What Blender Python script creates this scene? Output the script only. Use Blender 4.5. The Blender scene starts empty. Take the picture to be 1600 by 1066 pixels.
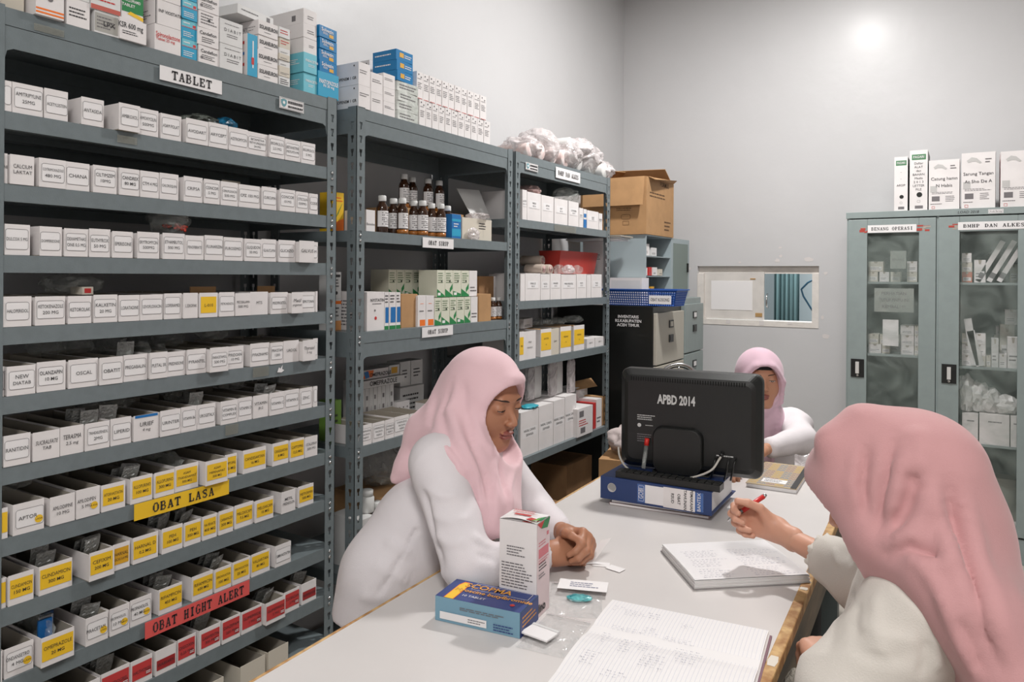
import bpy, bmesh, math, random
import numpy as np
from mathutils import Vector, Matrix
R = math.radians
random.seed(7)
SC = bpy.context.scene
COL = SC.collection
# ---------------------------------------------------------------- camera
FPX, CX, CY = 1165.0, 800.0, 432.5          # focal length and principal point of the 1600x1066 frame
YAW, ROLL, EYE = R(31.5), R(0.4), 1.46
_f = Vector((-math.sin(YAW), math.cos(YAW), 0)); _r0 = Vector((math.cos(YAW), math.sin(YAW), 0)); _u0 = Vector((0, 0, 1))
_r = _r0*math.cos(ROLL) + _u0*math.sin(ROLL); _u = _u0*math.cos(ROLL) - _r0*math.sin(ROLL)
cd = bpy.data.cameras.new('camera'); cam = bpy.data.objects.new('camera', cd); COL.objects.link(cam)
cd.sensor_width = 36; cd.lens = FPX/1600*36; cd.shift_y = -(533-CY)/1600; cd.clip_start = .02
m = Matrix((( _r.x, _u.x, -_f.x, 0), (_r.y, _u.y, -_f.y, 0), (_r.z, _u.z, -_f.z, EYE), (0, 0, 0, 1)))
cam.matrix_world = m
SC.camera = cam
def ray(px, py):
    return _f + _r*((px-CX)/FPX) - _u*((py-CY)/FPX)
def onx(px, py, X): d = ray(px, py); s = X/d.x; return Vector((X, d.y*s, EYE+d.z*s))
def ony(px, py, Y): d = ray(px, py); s = Y/d.y; return Vector((d.x*s, Y, EYE+d.z*s))
def onz(px, py, Z): d = ray(px, py); s = (Z-EYE)/d.z; return Vector((d.x*s, d.y*s, Z))
def ond(px, py, D): d = ray(px, py); return Vector((d.x*D, d.y*D, EYE+d.z*D))
# ---------------------------------------------------------------- light and exposure
vs = SC.view_settings
vs.view_transform = 'Standard'; vs.look = 'None'; vs.gamma = 1; vs.use_curve_mapping = False; vs.exposure = -0.13
w = bpy.data.worlds.new('world'); SC.world = w; w.use_nodes = True
w.node_tree.nodes['Background'].inputs[0].default_value = (.62, .64, .66, 1)
w.node_tree.nodes['Background'].inputs[1].default_value = .05
CEIL = 3.6
def lamp(name, loc, size, power, col=(1, .985, .965), shape='DISK', sy=None, rot=(0, 0, 0)):
    l = bpy.data.lights.new(name, 'AREA'); l.shape = shape; l.size = size; l.energy = power; l.color = col
    if sy: l.size_y = sy
    o = bpy.data.objects.new(name, l); COL.objects.link(o); o.location = loc; o.rotation_euler = rot
    o['kind'] = 'structure'
    return o
LAMPS = [((-.70, 3.42), .2, 82), ((.5, -.75), .9, 74)]
for i, ((x, y), s, p) in enumerate(LAMPS):
    lamp('ceiling_bulb_light', (x, y, CEIL-.105), s, p)
lamp('next_room_light', (-1.0, 6.1, 2.8), .8, 46, (.97, .99, 1))
# ---------------------------------------------------------------- materials
def lin(c):
    return tuple(((x/255)/12.92 if x/255 <= .04045 else ((x/255+.055)/1.055)**2.4) for x in c)
_mats = {}
def mat(name, c, rough=.6, metal=0., bump=0., bscale=60., var=0., vscale=8., spec=.5, coat=0., sheen=0., c2=None, sss=0., stretch=None):
    if name in _mats: return _mats[name]
    m = bpy.data.materials.new(name); m.use_nodes = True; nt = m.node_tree; N = nt.nodes; L = nt.links
    b = N['Principled BSDF']; c = lin(c)
    b.inputs['Base Color'].default_value = (*c, 1); b.inputs['Roughness'].default_value = rough
    b.inputs['Metallic'].default_value = metal; b.inputs['Specular IOR Level'].default_value = spec
    b.inputs['Coat Weight'].default_value = coat; b.inputs['Sheen Weight'].default_value = sheen
    b.inputs['Coat Roughness'].default_value = .24 if coat < .2 else .12
    if sss: b.inputs['Subsurface Weight'].default_value = sss; b.inputs['Subsurface Radius'].default_value = (.012, .005, .003); b.inputs['Subsurface Scale'].default_value = 1
    tc = N.new('ShaderNodeTexCoord'); mp = N.new('ShaderNodeMapping'); L.new(tc.outputs['Object'], mp.inputs[0])
    if stretch: mp.inputs['Scale'].default_value = stretch
    if var or c2:
        n = N.new('ShaderNodeTexNoise'); n.inputs['Scale'].default_value = vscale; n.inputs['Detail'].default_value = 5
        L.new(mp.outputs[0], n.inputs[0]); r = N.new('ShaderNodeValToRGB'); L.new(n.outputs[0], r.inputs[0])
        a = lin([x for x in (c2 or (0, 0, 0))]) if c2 else tuple(x*(1-var) for x in c)
        bb = c if c2 else tuple(min(1, x*(1+var)) for x in c)
        r.color_ramp.elements[0].color = (*a, 1); r.color_ramp.elements[1].color = (*bb, 1)
        r.color_ramp.elements[0].position = .35; r.color_ramp.elements[1].position = .62
        L.new(r.outputs[0], b.inputs['Base Color'])
    if bump:
        n2 = N.new('ShaderNodeTexNoise'); n2.inputs['Scale'].default_value = bscale; n2.inputs['Detail'].default_value = 4
        L.new(mp.outputs[0], n2.inputs[0]); bp = N.new('ShaderNodeBump'); bp.inputs['Strength'].default_value = bump; bp.inputs['Distance'].default_value = .01
        L.new(n2.outputs[0], bp.inputs['Height']); L.new(bp.outputs[0], b.inputs['Normal'])
    _mats[name] = m; return m
def glassy(name, c, alpha, rough=.08, bump=0., bscale=30):
    # thin clear sheet: mostly see-through with real reflections on top
    if name in _mats: return _mats[name]
    m = bpy.data.materials.new(name); m.use_nodes = True; nt = m.node_tree; N = nt.nodes; L = nt.links
    b = N['Principled BSDF']; b.inputs['Base Color'].default_value = (*lin(c), 1); b.inputs['Roughness'].default_value = rough
    b.inputs['Alpha'].default_value = alpha; b.inputs['Specular IOR Level'].default_value = .8
    if bump:
        tc = N.new('ShaderNodeTexCoord'); n2 = N.new('ShaderNodeTexNoise'); n2.inputs['Scale'].default_value = bscale; n2.inputs['Distortion'].default_value = 1.2
        L.new(tc.outputs['Object'], n2.inputs[0]); bp = N.new('ShaderNodeBump'); bp.inputs['Strength'].default_value = bump; bp.inputs['Distance'].default_value = .02
        L.new(n2.outputs[0], bp.inputs['Height']); L.new(bp.outputs[0], b.inputs['Normal'])
        # alpha varies with the wrinkles
        r = N.new('ShaderNodeMapRange'); r.inputs[1].default_value = .35; r.inputs[2].default_value = .7; r.inputs[3].default_value = alpha*.5; r.inputs[4].default_value = min(1, alpha*1.9)
        L.new(n2.outputs[0], r.inputs[0]); L.new(r.outputs[0], b.inputs['Alpha'])
    _mats[name] = m; return m
PAINT = mat('wall_paint', (200, 199, 200), .44, bump=.22, bscale=8, var=.025, vscale=1.3, coat=.13)
CEILM = mat('ceiling_paint', (205, 205, 202), .7)
FLOORM = mat('floor_screed', (176, 169, 160), .55, var=.08, vscale=3, bump=.05)
RACK = mat('rack_grey_enamel', (112, 121, 124), .42, metal=.0, bump=.05, bscale=350, var=.04, vscale=40)
STEEL = mat('cabinet_enamel', (141, 152, 151), .42, bump=.05, bscale=300, var=.03, vscale=20)
STEELD = mat('cabinet_inside', (122, 134, 129), .6)
WHITE = mat('white_card', (226, 221, 220), .62, var=.03, vscale=12)
WHITE2 = mat('cool_white_card', (214, 213, 212), .55, var=.04, vscale=9)
CREAM = mat('cream_card', (206, 198, 184), .65)
PAPER = mat('paper', (232, 229, 229), .7)
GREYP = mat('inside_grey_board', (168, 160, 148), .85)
KRAFT = mat('kraft_board', (178, 138, 96), .8, var=.06, vscale=14)
KRAFTD = mat('kraft_board_dark', (142, 106, 72), .85, var=.08, vscale=14)
INK = mat('black_ink', (52, 50, 52), .6)
INKG = mat('grey_ink', (112, 108, 110), .6)
YEL = mat('yellow_label', (238, 192, 44), .5)
YEL2 = mat('amber_label', (214, 160, 40), .5)
RED = mat('red_label', (196, 62, 62), .5)
REDD = mat('dark_red_label', (160, 44, 46), .5)
REDS = mat('red_sign', (224, 92, 88), .5)
ORANGE = mat('orange_print', (238, 120, 40), .5)
BLUE = mat('sky_blue_card', (46, 158, 196), .45)
BLUED = mat('deep_blue_print', (30, 110, 176), .45)
TEAL = mat('pale_teal_card', (112, 190, 206), .45)
GREEN = mat('green_print', (40, 128, 72), .5)
REDP = mat('red_print', (196, 52, 50), .5)
BLACK = mat('black_plastic', (26, 27, 26), .38, bump=.03, bscale=300)
BLACKM = mat('black_enamel', (22, 23, 22), .35)
CHROME = mat('chrome', (200, 200, 200), .2, metal=1)
SILVER = mat('blister_foil', (186, 188, 186), .3, metal=.35, bump=.6, bscale=160)
# ---------------------------------------------------------------- mesh builder
_tc = {}
def text_geo(s, bold=0.):
    k = (s, bold)
    if k not in _tc:
        c = bpy.data.curves.new('t', 'FONT'); c.body = s; c.align_x = 'CENTER'; c.align_y = 'CENTER'; c.resolution_u = 2; c.size = 1.37; c.offset = bold
        o = bpy.data.objects.new('t', c); me = bpy.data.meshes.new_from_object(o)
        vv = [(v.co.x, v.co.y) for v in me.vertices]; ff = [tuple(p.vertices) for p in me.polygons]
        wd = (max(v[0] for v in vv)-min(v[0] for v in vv)) if vv else 1
        _tc[k] = (vv, ff, wd)
        bpy.data.objects.remove(o); bpy.data.curves.remove(c); bpy.data.meshes.remove(me)
    return _tc[k]
# slab-serif capitals drawn as thick strokes on a 0..1 x 0..1 cell: (x0,y0,x1,y1,width)
SLAB = {
'T': [(.5,.06,.5,1,.24),(0,.93,1,.93,.14),(.07,.72,.07,.98,.14),(.93,.72,.93,.98,.14),(.25,.06,.75,.06,.12)],
'A': [(.18,.06,.48,.97,.14),(.82,.06,.5,.97,.22),(.3,.36,.7,.36,.1),(0,.06,.36,.06,.12),(.6,.06,1,.06,.12)],
'B': [(.2,.04,.2,.96,.24),(0,.95,.62,.95,.11),(0,.05,.66,.05,.11),(.2,.52,.66,.52,.1),(.62,.93,.8,.76,.2),(.8,.76,.66,.54,.2),(.68,.5,.88,.28,.2),(.88,.28,.66,.07,.2)],
'L': [(.26,.04,.26,.96,.24),(.04,.94,.5,.94,.12),(.04,.06,.95,.06,.12),(.88,.04,.88,.36,.15)],
'E': [(.22,.04,.22,.96,.24),(0,.94,.9,.94,.12),(0,.06,.94,.06,.12),(.22,.5,.6,.5,.1),(.84,.68,.84,.96,.14),(.88,.04,.88,.34,.14),(.6,.36,.6,.64,.1)],
'O': [(.3,.05,.7,.05,.12),(.3,.95,.7,.95,.12),(.14,.25,.14,.75,.24),(.86,.25,.86,.75,.24),(.14,.75,.34,.95,.2),(.86,.75,.66,.95,.2),(.14,.25,.34,.05,.2),(.86,.25,.66,.05,.2)],
'S': [(.78,.7,.78,.98,.12),(.2,.9,.7,.93,.14),(.18,.86,.18,.66,.22),(.2,.62,.8,.42,.2),(.82,.36,.82,.14,.22),(.3,.06,.8,.08,.14),(.18,.02,.18,.3,.12)],
'H': [(.22,.04,.22,.96,.22),(.78,.04,.78,.96,.22),(.22,.5,.78,.5,.12),(.02,.94,.42,.94,.12),(.58,.94,.98,.94,.12),(.02,.06,.42,.06,.12),(.58,.06,.98,.06,.12)],
'I': [(.5,.04,.5,.96,.26),(.2,.94,.8,.94,.12),(.2,.06,.8,.06,.12)],
'G': [(.3,.05,.7,.05,.12),(.3,.95,.7,.95,.12),(.14,.25,.14,.75,.24),(.14,.75,.34,.95,.2),(.14,.25,.34,.05,.2),(.82,.68,.82,.96,.12),(.82,.04,.82,.42,.2),(.58,.42,.98,.42,.12)],
'R': [(.2,.04,.2,.96,.24),(0,.95,.62,.95,.11),(0,.06,.44,.06,.12),(.2,.48,.66,.48,.1),(.66,.93,.82,.72,.2),(.82,.72,.64,.5,.2),(.5,.46,.82,.06,.22),(.7,.06,1,.06,.12)],
'U': [(.2,.25,.2,.96,.22),(.8,.25,.8,.96,.14),(0,.94,.4,.94,.12),(.6,.94,1,.94,.12),(.2,.22,.4,.06,.2),(.36,.06,.64,.06,.14),(.62,.06,.8,.24,.16)],
'P': [(.24,.04,.24,.96,.24),(.02,.95,.62,.95,.11),(.02,.06,.5,.06,.12),(.24,.44,.66,.44,.1),(.66,.93,.84,.7,.2),(.84,.7,.64,.46,.2)],
'M': [(.12,.04,.12,.96,.12),(.86,.04,.86,.96,.2),(.14,.94,.46,.2,.18),(.5,.2,.82,.94,.12),(0,.94,.2,.94,.12),(.78,.94,1,.94,.12),(0,.06,.28,.06,.12),(.68,.06,1,.06,.12)],
'N': [(.14,.04,.14,.96,.12),(.86,.04,.86,.96,.12),(.14,.94,.84,.06,.22),(0,.94,.26,.94,.12),(.7,.94,1,.94,.12),(0,.06,.3,.06,.12)],
'D': [(.2,.04,.2,.96,.24),(0,.95,.6,.95,.11),(0,.05,.6,.05,.11),(.56,.93,.84,.7,.2),(.84,.72,.84,.28,.24),(.84,.3,.56,.07,.2)],
'K': [(.2,.04,.2,.96,.24),(0,.94,.42,.94,.12),(0,.06,.42,.06,.12),(.26,.42,.84,.92,.12),(.42,.56,.84,.08,.22),(.66,.94,1,.94,.12),(.68,.06,1,.06,.12)]}
class MB:
    def __init__(s): s.v = []; s.f = []; s.mi = []; s.mats = []; s.sm = []
    def _m(s, m):
        if m not in s.mats: s.mats.append(m)
        return s.mats.index(m)
    def add(s, vv, ff, m, M=None, smooth=False):
        n = len(s.v); k = s._m(m)
        if M is not None: vv = [M @ Vector(v) for v in vv]
        s.v += [tuple(v) for v in vv]
        for f in ff: s.f.append(tuple(i+n for i in f)); s.mi.append(k); s.sm.append(smooth)
        return s
    def box(s, a, b, m, M=None):
        (x0, y0, z0), (x1, y1, z1) = a, b
        vv = [(x0,y0,z0),(x1,y0,z0),(x1,y1,z0),(x0,y1,z0),(x0,y0,z1),(x1,y0,z1),(x1,y1,z1),(x0,y1,z1)]
        return s.add(vv, [(0,3,2,1),(4,5,6,7),(0,1,5,4),(1,2,6,5),(2,3,7,6),(3,0,4,7)], m, M)
    def prism(s, pts, z0, z1, m, M=None):
        n = len(pts); vv = [(x, y, z0) for x, y in pts]+[(x, y, z1) for x, y in pts]
        return s.add(vv, [tuple(range(n-1, -1, -1)), tuple(range(n, 2*n))]+[(i, (i+1) % n, n+(i+1) % n, n+i) for i in range(n)], m, M)
    def tube(s, pts, r, m, n=8, M=None, closed=False):
        pts = [Vector(p) for p in pts]; rr = r if isinstance(r, (list, tuple)) else [r]*len(pts); vv = []; ff = []
        up = Vector((0, 0, 1)); L = len(pts); prev = None
        for i, p in enumerate(pts):
            if closed: t = pts[(i+1) % L]-pts[i-1]
            else: t = pts[min(i+1, L-1)]-pts[max(i-1, 0)]
            t.normalize()
            if prev is None:
                a = t.orthogonal().normalized()
            else:
                a = prev-t*prev.dot(t)
                a = a.normalized() if a.length > 1e-6 else t.orthogonal().normalized()
            prev = a; b = t.cross(a)
            for k in range(n):
                q = 2*math.pi*k/n; vv.append(p+(a*math.cos(q)+b*math.sin(q))*rr[i])
        for i in range(L if closed else L-1):
            j = (i+1) % L
            for k in range(n): ff.append((i*n+k, i*n+(k+1) % n, j*n+(k+1) % n, j*n+k))
        if not closed: ff += [tuple(range(n-1, -1, -1)), tuple((L-1)*n+k for k in range(n))]
        return s.add(vv, ff, m, M, True)
    def lathe(s, prof, m, n=20, M=None, smooth=True):
        vv = []; ff = []
        for (r, z) in prof:
            for k in range(n): q = 2*math.pi*k/n; vv.append((r*math.cos(q), r*math.sin(q), z))
        for i in range(len(prof)-1):
            for k in range(n): ff.append((i*n+k, i*n+(k+1) % n, (i+1)*n+(k+1) % n, (i+1)*n+k))
        ff += [tuple(range(n-1, -1, -1)), tuple((len(prof)-1)*n+k for k in range(n))]
        return s.add(vv, ff, m, M, smooth)
    # drawing on a flat frame (O,U,V,N): origin, unit axes, outward normal
    def P(s, fr, u, v, off): O, U, V, N = fr; return O+U*u+V*v+N*off
    def quad(s, fr, u0, v0, u1, v1, m, off=.0004):
        return s.add([s.P(fr, u0, v0, off), s.P(fr, u1, v0, off), s.P(fr, u1, v1, off), s.P(fr, u0, v1, off)], [(0, 1, 2, 3)], m)
    def poly(s, fr, pts, m, off=.0004):
        return s.add([s.P(fr, u, v, off) for u, v in pts], [tuple(range(len(pts)))], m)
    def rring(s, fr, u0, v0, u1, v1, r, t, m, off=.0007):
        def rr(a, b, c, d, r):
            o = []
            for (x, y, q) in ((c-r, b+r, -90), (c-r, d-r, 0), (a+r, d-r, 90), (a+r, b+r, 180)):
                for k in range(4): z = R(q+30*k); o.append((x+r*math.cos(z), y+r*math.sin(z)))
            return o
        A = rr(u0, v0, u1, v1, r); B = rr(u0+t, v0+t, u1-t, v1-t, max(r-t, .0001)); n = len(A)
        return s.add([s.P(fr, *p, off) for p in A]+[s.P(fr, *p, off) for p in B], [(i, (i+1) % n, n+(i+1) % n, n+i) for i in range(n)], m)
    def disc(s, fr, u, v, r, m, off=.0006, n=14):
        return s.poly(fr, [(u+r*math.cos(2*math.pi*k/n), v+r*math.sin(2*math.pi*k/n)) for k in range(n)], m, off)
    def text(s, fr, u, v, h, st, m, off=.0009, bold=0., fit=None, rot=0, italic=0.):
        vv, ff, wd = text_geo(st, bold)
        sx = h
        if fit and wd*h > fit: sx = fit/wd
        hh = h if sx > .62*h else sx/.62
        c, q = math.cos(rot), math.sin(rot)
        return s.add([s.P(fr, u+(x*sx+y*italic*hh)*c-y*hh*q, v+(x*sx+y*italic*hh)*q+y*hh*c, off) for x, y in vv], ff, m)
    def slab(s, fr, u, v, h, wl, st, m, off=.0009, gap=.22):
        x = u-(len(st)*wl*(1+gap)-gap*wl)/2; y = v-h/2
        for i, ch in enumerate(st):
            for (a, b, c, d, t) in SLAB.get(ch, []):
                A = Vector((x+a*wl, y+b*h)); B = Vector((x+c*wl, y+d*h)); dd = B-A
                vert = abs(c-a) < abs(d-b)
                tt = t*wl*.62 if vert else t*h*.56
                if abs(c-a) < 1e-6: q = [(A.x-tt, A.y), (A.x+tt, A.y), (B.x+tt, B.y), (B.x-tt, B.y)]
                elif abs(d-b) < 1e-6: q = [(A.x, A.y-tt), (B.x, B.y-tt), (B.x, B.y+tt), (A.x, A.y+tt)]
                else:
                    q = [(A.x-tt, A.y), (A.x+tt, A.y), (B.x+tt, B.y), (B.x-tt, B.y)] if vert else [(A.x, A.y-tt), (B.x, B.y-tt), (B.x, B.y+tt), (A.x, A.y+tt)]
                s.poly(fr, q, m, off)
            x += wl*(1+gap)
        return s
    def lines(s, fr, u0, v0, u1, v1, n, m, off=.0005, t=.4, ragged=True, rnd=None):
        rnd = rnd or random; dv = (v1-v0)/n
        for i in range(n):
            v = v1-(i+.5)*dv; u = u0; end = u1-(rnd.random()*.35*(u1-u0) if ragged else 0)
            while u < end:
                e = min(end, u+rnd.uniform(.05, .16)*(u1-u0)); s.quad(fr, u, v-dv*t/2, e, v+dv*t/2, m, off); u = e+.02*(u1-u0)
        return s
    def build(s, name, parent=None, bevel=0., loc=None, rz=0., subsurf=0):
        me = bpy.data.meshes.new(name); me.from_pydata(s.v, [], s.f)
        for mm in s.mats: me.materials.append(mm)
        me.polygons.foreach_set('material_index', s.mi); me.polygons.foreach_set('use_smooth', s.sm); me.update()
        o = bpy.data.objects.new(name, me); COL.objects.link(o)
        if parent: o.parent = parent
        if loc is not None: o.location = loc
        if rz: o.rotation_euler = (0, 0, rz)
        if bevel:
            b = o.modifiers.new('bevel', 'BEVEL'); b.width = bevel; b.segments = 2; b.limit_method = 'ANGLE'
        return o
def frames(w, d, h):
    V = Vector; x, y, z = V((1,0,0)), V((0,1,0)), V((0,0,1))
    return {'F': (V((-w/2,-d/2,0)), x, z, -y), 'R': (V((w/2,-d/2,0)), y, z, x), 'L': (V((-w/2,d/2,0)), -y, z, -x),
            'T': (V((-w/2,-d/2,h)), x, y, z), 'B': (V((w/2,d/2,0)), -x, z, y)}
DIM = {'F': (0, 2), 'R': (1, 2), 'L': (1, 2), 'T': (0, 1), 'B': (0, 2)}
def marks(mb, dims, mk):
    fr = frames(*dims)
    for qi, q in enumerate(mk):
        k, face = q[0], q[1]; F = fr[face]; F = (F[0]+F[3]*.00008*qi, F[1], F[2], F[3]); A = dims[DIM[face][0]]; B = dims[DIM[face][1]]
        if k == 'q': mb.quad(F, q[2]*A, q[3]*B, q[4]*A, q[5]*B, q[6], q[7] if len(q) > 7 else .0004)
        elif k == 'p': mb.poly(F, [(a*A, b*B) for a, b in q[2]], q[3], .0006)
        elif k == 't': mb.text(F, q[2]*A, q[3]*B, q[4], q[5], q[6], bold=q[7] if len(q) > 7 else .0, fit=A*.92, rot=q[8] if len(q) > 8 else 0)
        elif k == 'l': mb.lines(F, q[2]*A, q[3]*B, q[4]*A, q[5]*B, q[6], q[7])
        elif k == 'd': mb.disc(F, q[2]*A, q[3]*B, q[4], q[5])
        elif k == 'r': mb.rring(F, q[2]*A, q[3]*B, q[4]*A, q[5]*B, q[6], q[7], q[8])
def tag(o, label, cat, group=None, kind=None):
    if label: o['label'] = label
    if cat: o['category'] = cat
    if group: o['group'] = group
    if kind: o['kind'] = kind
    return o
def thing(name, label, cat, loc=(0, 0, 0), rz=0, group=None):
    o = bpy.data.objects.new(name, None); COL.objects.link(o); o.empty_display_size = .05
    o.location = loc; o.rotation_euler = (0, 0, rz); return tag(o, label, cat, group)
def struct(mb, name, **k):
    o = mb.build(name, **k); o['kind'] = 'structure'; return o
def carton(name, label, cat, loc, rz, dims, m, mk=(), group=None, parent=None):
    w_, d_, h_ = dims; mb = MB().box((-w_/2, -d_/2, 0), (w_/2, d_/2, h_), m); marks(mb, dims, mk)
    o = mb.build(name, parent, loc=loc, rz=rz)
    return tag(o, label, cat, group)
Q = math.pi/2
XR, WX, BY = -1.72, -2.16, 5.07           # rack front plane, left wall, back wall
ORD = ['first', 'second', 'third', 'fourth', 'fifth', 'sixth', 'seventh', 'eighth', 'ninth', 'tenth', 'eleventh', 'twelfth', 'thirteenth', 'fourteenth', 'fifteenth', 'sixteenth', 'seventeenth', 'eighteenth']
# ================================================================ room shell
struct(MB().box((WX-.15, -2.2, -.1), (3.0, 7.6, 0), FLOORM), 'floor')
struct(MB().box((WX-.15, -2.2, CEIL), (3.0, BY+.14, CEIL+.1), CEILM), 'ceiling')
struct(MB().box((WX-.15, -2.2, 0), (WX, BY, CEIL), PAINT), 'wall_left')
struct(MB().box((2.85, -2.2, 0), (3.0, BY, CEIL), PAINT), 'wall_right')
struct(MB().box((WX, -2.2, 0), (2.85, -2.05, CEIL), PAINT), 'wall_front')
wa = ony(1090, 416, BY); wb = ony(1279, 514, BY); wx0, wx1, wz0, wz1 = wa.x, wb.x, wb.z+.003, wa.z
TH = .14
mb = MB()
for a, b in (((WX-.15, 0), (wx0, CEIL)), ((wx1, 0), (3.0, CEIL)), ((wx0, 0), (wx1, wz0)), ((wx0, wz1), (wx1, CEIL))):
    mb.box((a[0], BY, a[1]), (b[0], BY+TH, b[1]), PAINT)
PL = mat('bare_plaster', (214, 208, 206), .8)
FB = (Vector((0, BY, 0)), Vector((1, 0, 0)), Vector((0, 0, 1)), Vector((0, -1, 0)))
rp = random.Random(3)
for px, py, w_, h_ in ((1215,407,.035,.03),(1220,400,.02,.02),(1263,405,.06,.03),(1290,427,.025,.02),(1291,526,.045,.045),(1156,410,.02,.012),(1219,387,.025,.015),(1078,420,.018,.025),(1285,496,.02,.03)):
    p = ony(px, py, BY); n = 9
    mb.poly(FB, [(p.x+w_*.6*math.cos(6.283*k/n)*rp.uniform(.5, 1), p.z+h_*.6*math.sin(6.283*k/n)*rp.uniform(.5, 1)) for k in range(n)], PL, .0012)
struct(mb, 'wall_back')
# serving hatch in the back wall: white reveal, sliding panel
HW = mat('hatch_white_paint', (222, 216, 210), .5, var=.05, vscale=14, bump=.15, bscale=40)
HWD = mat('hatch_panel_paint', (210, 205, 200), .55, var=.06, vscale=9)
win = thing('window_1', None, None); win['kind'] = 'structure'
mb = MB(); t = .03
mb.box((wx0, BY-.004, wz0), (wx1, BY+TH, wz0+.035), HW).box((wx0, BY+.035, wz1-.05), (wx1, BY+TH, wz1), HW)
mb.box((wx0, BY-.004, wz0+.035), (wx0+.045, BY+TH, wz1-.05), HW).box((wx1-.04, BY-.004, wz0+.035), (wx1, BY+TH, wz1-.05), HW)
for x in (wx0+.2, wx0+.42, wx0+.6): mb.box((x, BY-.0055, wz0+rp.uniform(.004, .03)), (x+.03, BY-.004, wz0+.034), PL)
mb.build('window_frame', win)
pa = ony(1102, 425, BY+.03); pb = ony(1194, 500, BY+.03)
mb = MB(); mb.box((pa.x, BY+.02, pb.z), (pb.x, BY+.036, pa.z), HWD)
mb.box((pa.x+.045, BY+.0175, pb.z+.06), (pb.x-.075, BY+.02, pa.z-.06), PAPER)
mb.box((pb.x-.055, BY+.0155, pb.z+.02), (pb.x-.01, BY+.02, pb.z+.045), mat('worn_wood', (176, 140, 90), .7))
mb.box((pb.x-.09, BY+.0165, pa.z-.05), (pb.x-.055, BY+.02, pa.z-.042), mat('worn_wood', (176, 140, 90), .7))
mb.build('sliding_panel', win, bevel=.003)
mb = MB(); h0 = ony(1199, 470, BY+.03); mb.tube([(h0.x, BY+.03, h0.z-.045), (h0.x, BY+.005, h0.z-.03), (h0.x, BY+.005, h0.z+.03), (h0.x, BY+.03, h0.z+.045)], .006, CHROME)
mb.build('pull_handle', win)
# room beyond the hatch
NB = mat('next_room_paint', (188, 198, 201), .6); CUR = mat('teal_curtain', (110, 138, 140), .8)
struct(MB().box((-2.6, 7.3, 0), (.6, 7.45, 3), NB).box((-2.75, BY+TH, 0), (-2.6, 7.45, 3), NB).box((.6, BY+TH, 0), (.75, 7.45, 3), NB).box((-2.75, BY+TH, 3), (.75, 7.45, 3.1), NB), 'wall_beyond')
mb = MB(); n = 40
cx0, cx1 = -1.45, -1.235
for i in range(n):
    a, b = cx0+(cx1-cx0)*i/n, cx0+(cx1-cx0)*(i+1)/n
    ya = 6.75+.03*math.sin(i*.9)+.012*math.sin(i*2.3); yb = 6.75+.03*math.sin((i+1)*.9)+.012*math.sin((i+1)*2.3)
    mb.add([(a, ya, .15), (b, yb, .15), (b, yb, 2.3), (a, ya, 2.3), (a, ya+.006, .15), (b, yb+.006, .15), (b, yb+.006, 2.3), (a, ya+.006, 2.3)], [(0,1,2,3),(4,7,6,5),(3,2,6,7),(0,4,5,1)], CUR, smooth=True)
tag(mb.build('curtain'), 'teal curtain hanging in the next room, seen through the serving hatch', 'curtain')
p0 = ony(1262, 442, 5.9); cb = MB(); cb.tube([(p0.x+.05, 5.9, p0.z+.03), (p0.x, 5.9, p0.z), (p0.x-.045, 5.9, p0.z-.05), (p0.x-.03, 5.9, p0.z-.1), (p0.x+.03, 5.9, p0.z-.2), (p0.x+.1, 5.9, p0.z-.28), (p0.x+.12, 5.9, .5), (p0.x+.12, 5.9, 0.01)], .007, mat('blue_hose', (52, 96, 120), .4))
tag(cb.build('hose'), 'thin blue hose looping down behind the serving hatch opening', 'hose')
# ceiling lamps
for (x, y), s_, p_ in LAMPS:
    t_ = thing('ceiling_lamp', 'round white ceiling lamp above the ' + ('middle of the back of the room' if y > 3 else 'near end of the counter' if x < 0 else 'open floor on the right'), 'lamp', (x, y, CEIL))
    k_ = s_/.26; MB().lathe([(.02, -.06), (.15*k_, -.06), (.165*k_, -.05), (.16*k_, -.002), (.02, -.002)], mat('lamp_body', (230, 230, 230), .4), 32).build('lamp_base', t_)
    e = mat('lamp_glow', (255, 250, 240), .5)
    nb = e.node_tree.nodes['Principled BSDF']; nb.inputs['Emission Color'].default_value = (1, .97, .93, 1); nb.inputs['Emission Strength'].default_value = 12
    MB().lathe([(.01, -.098), (.08*k_, -.096), (.125*k_, -.085), (.14*k_, -.06)], e, 32).build('diffuser', t_)
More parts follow.
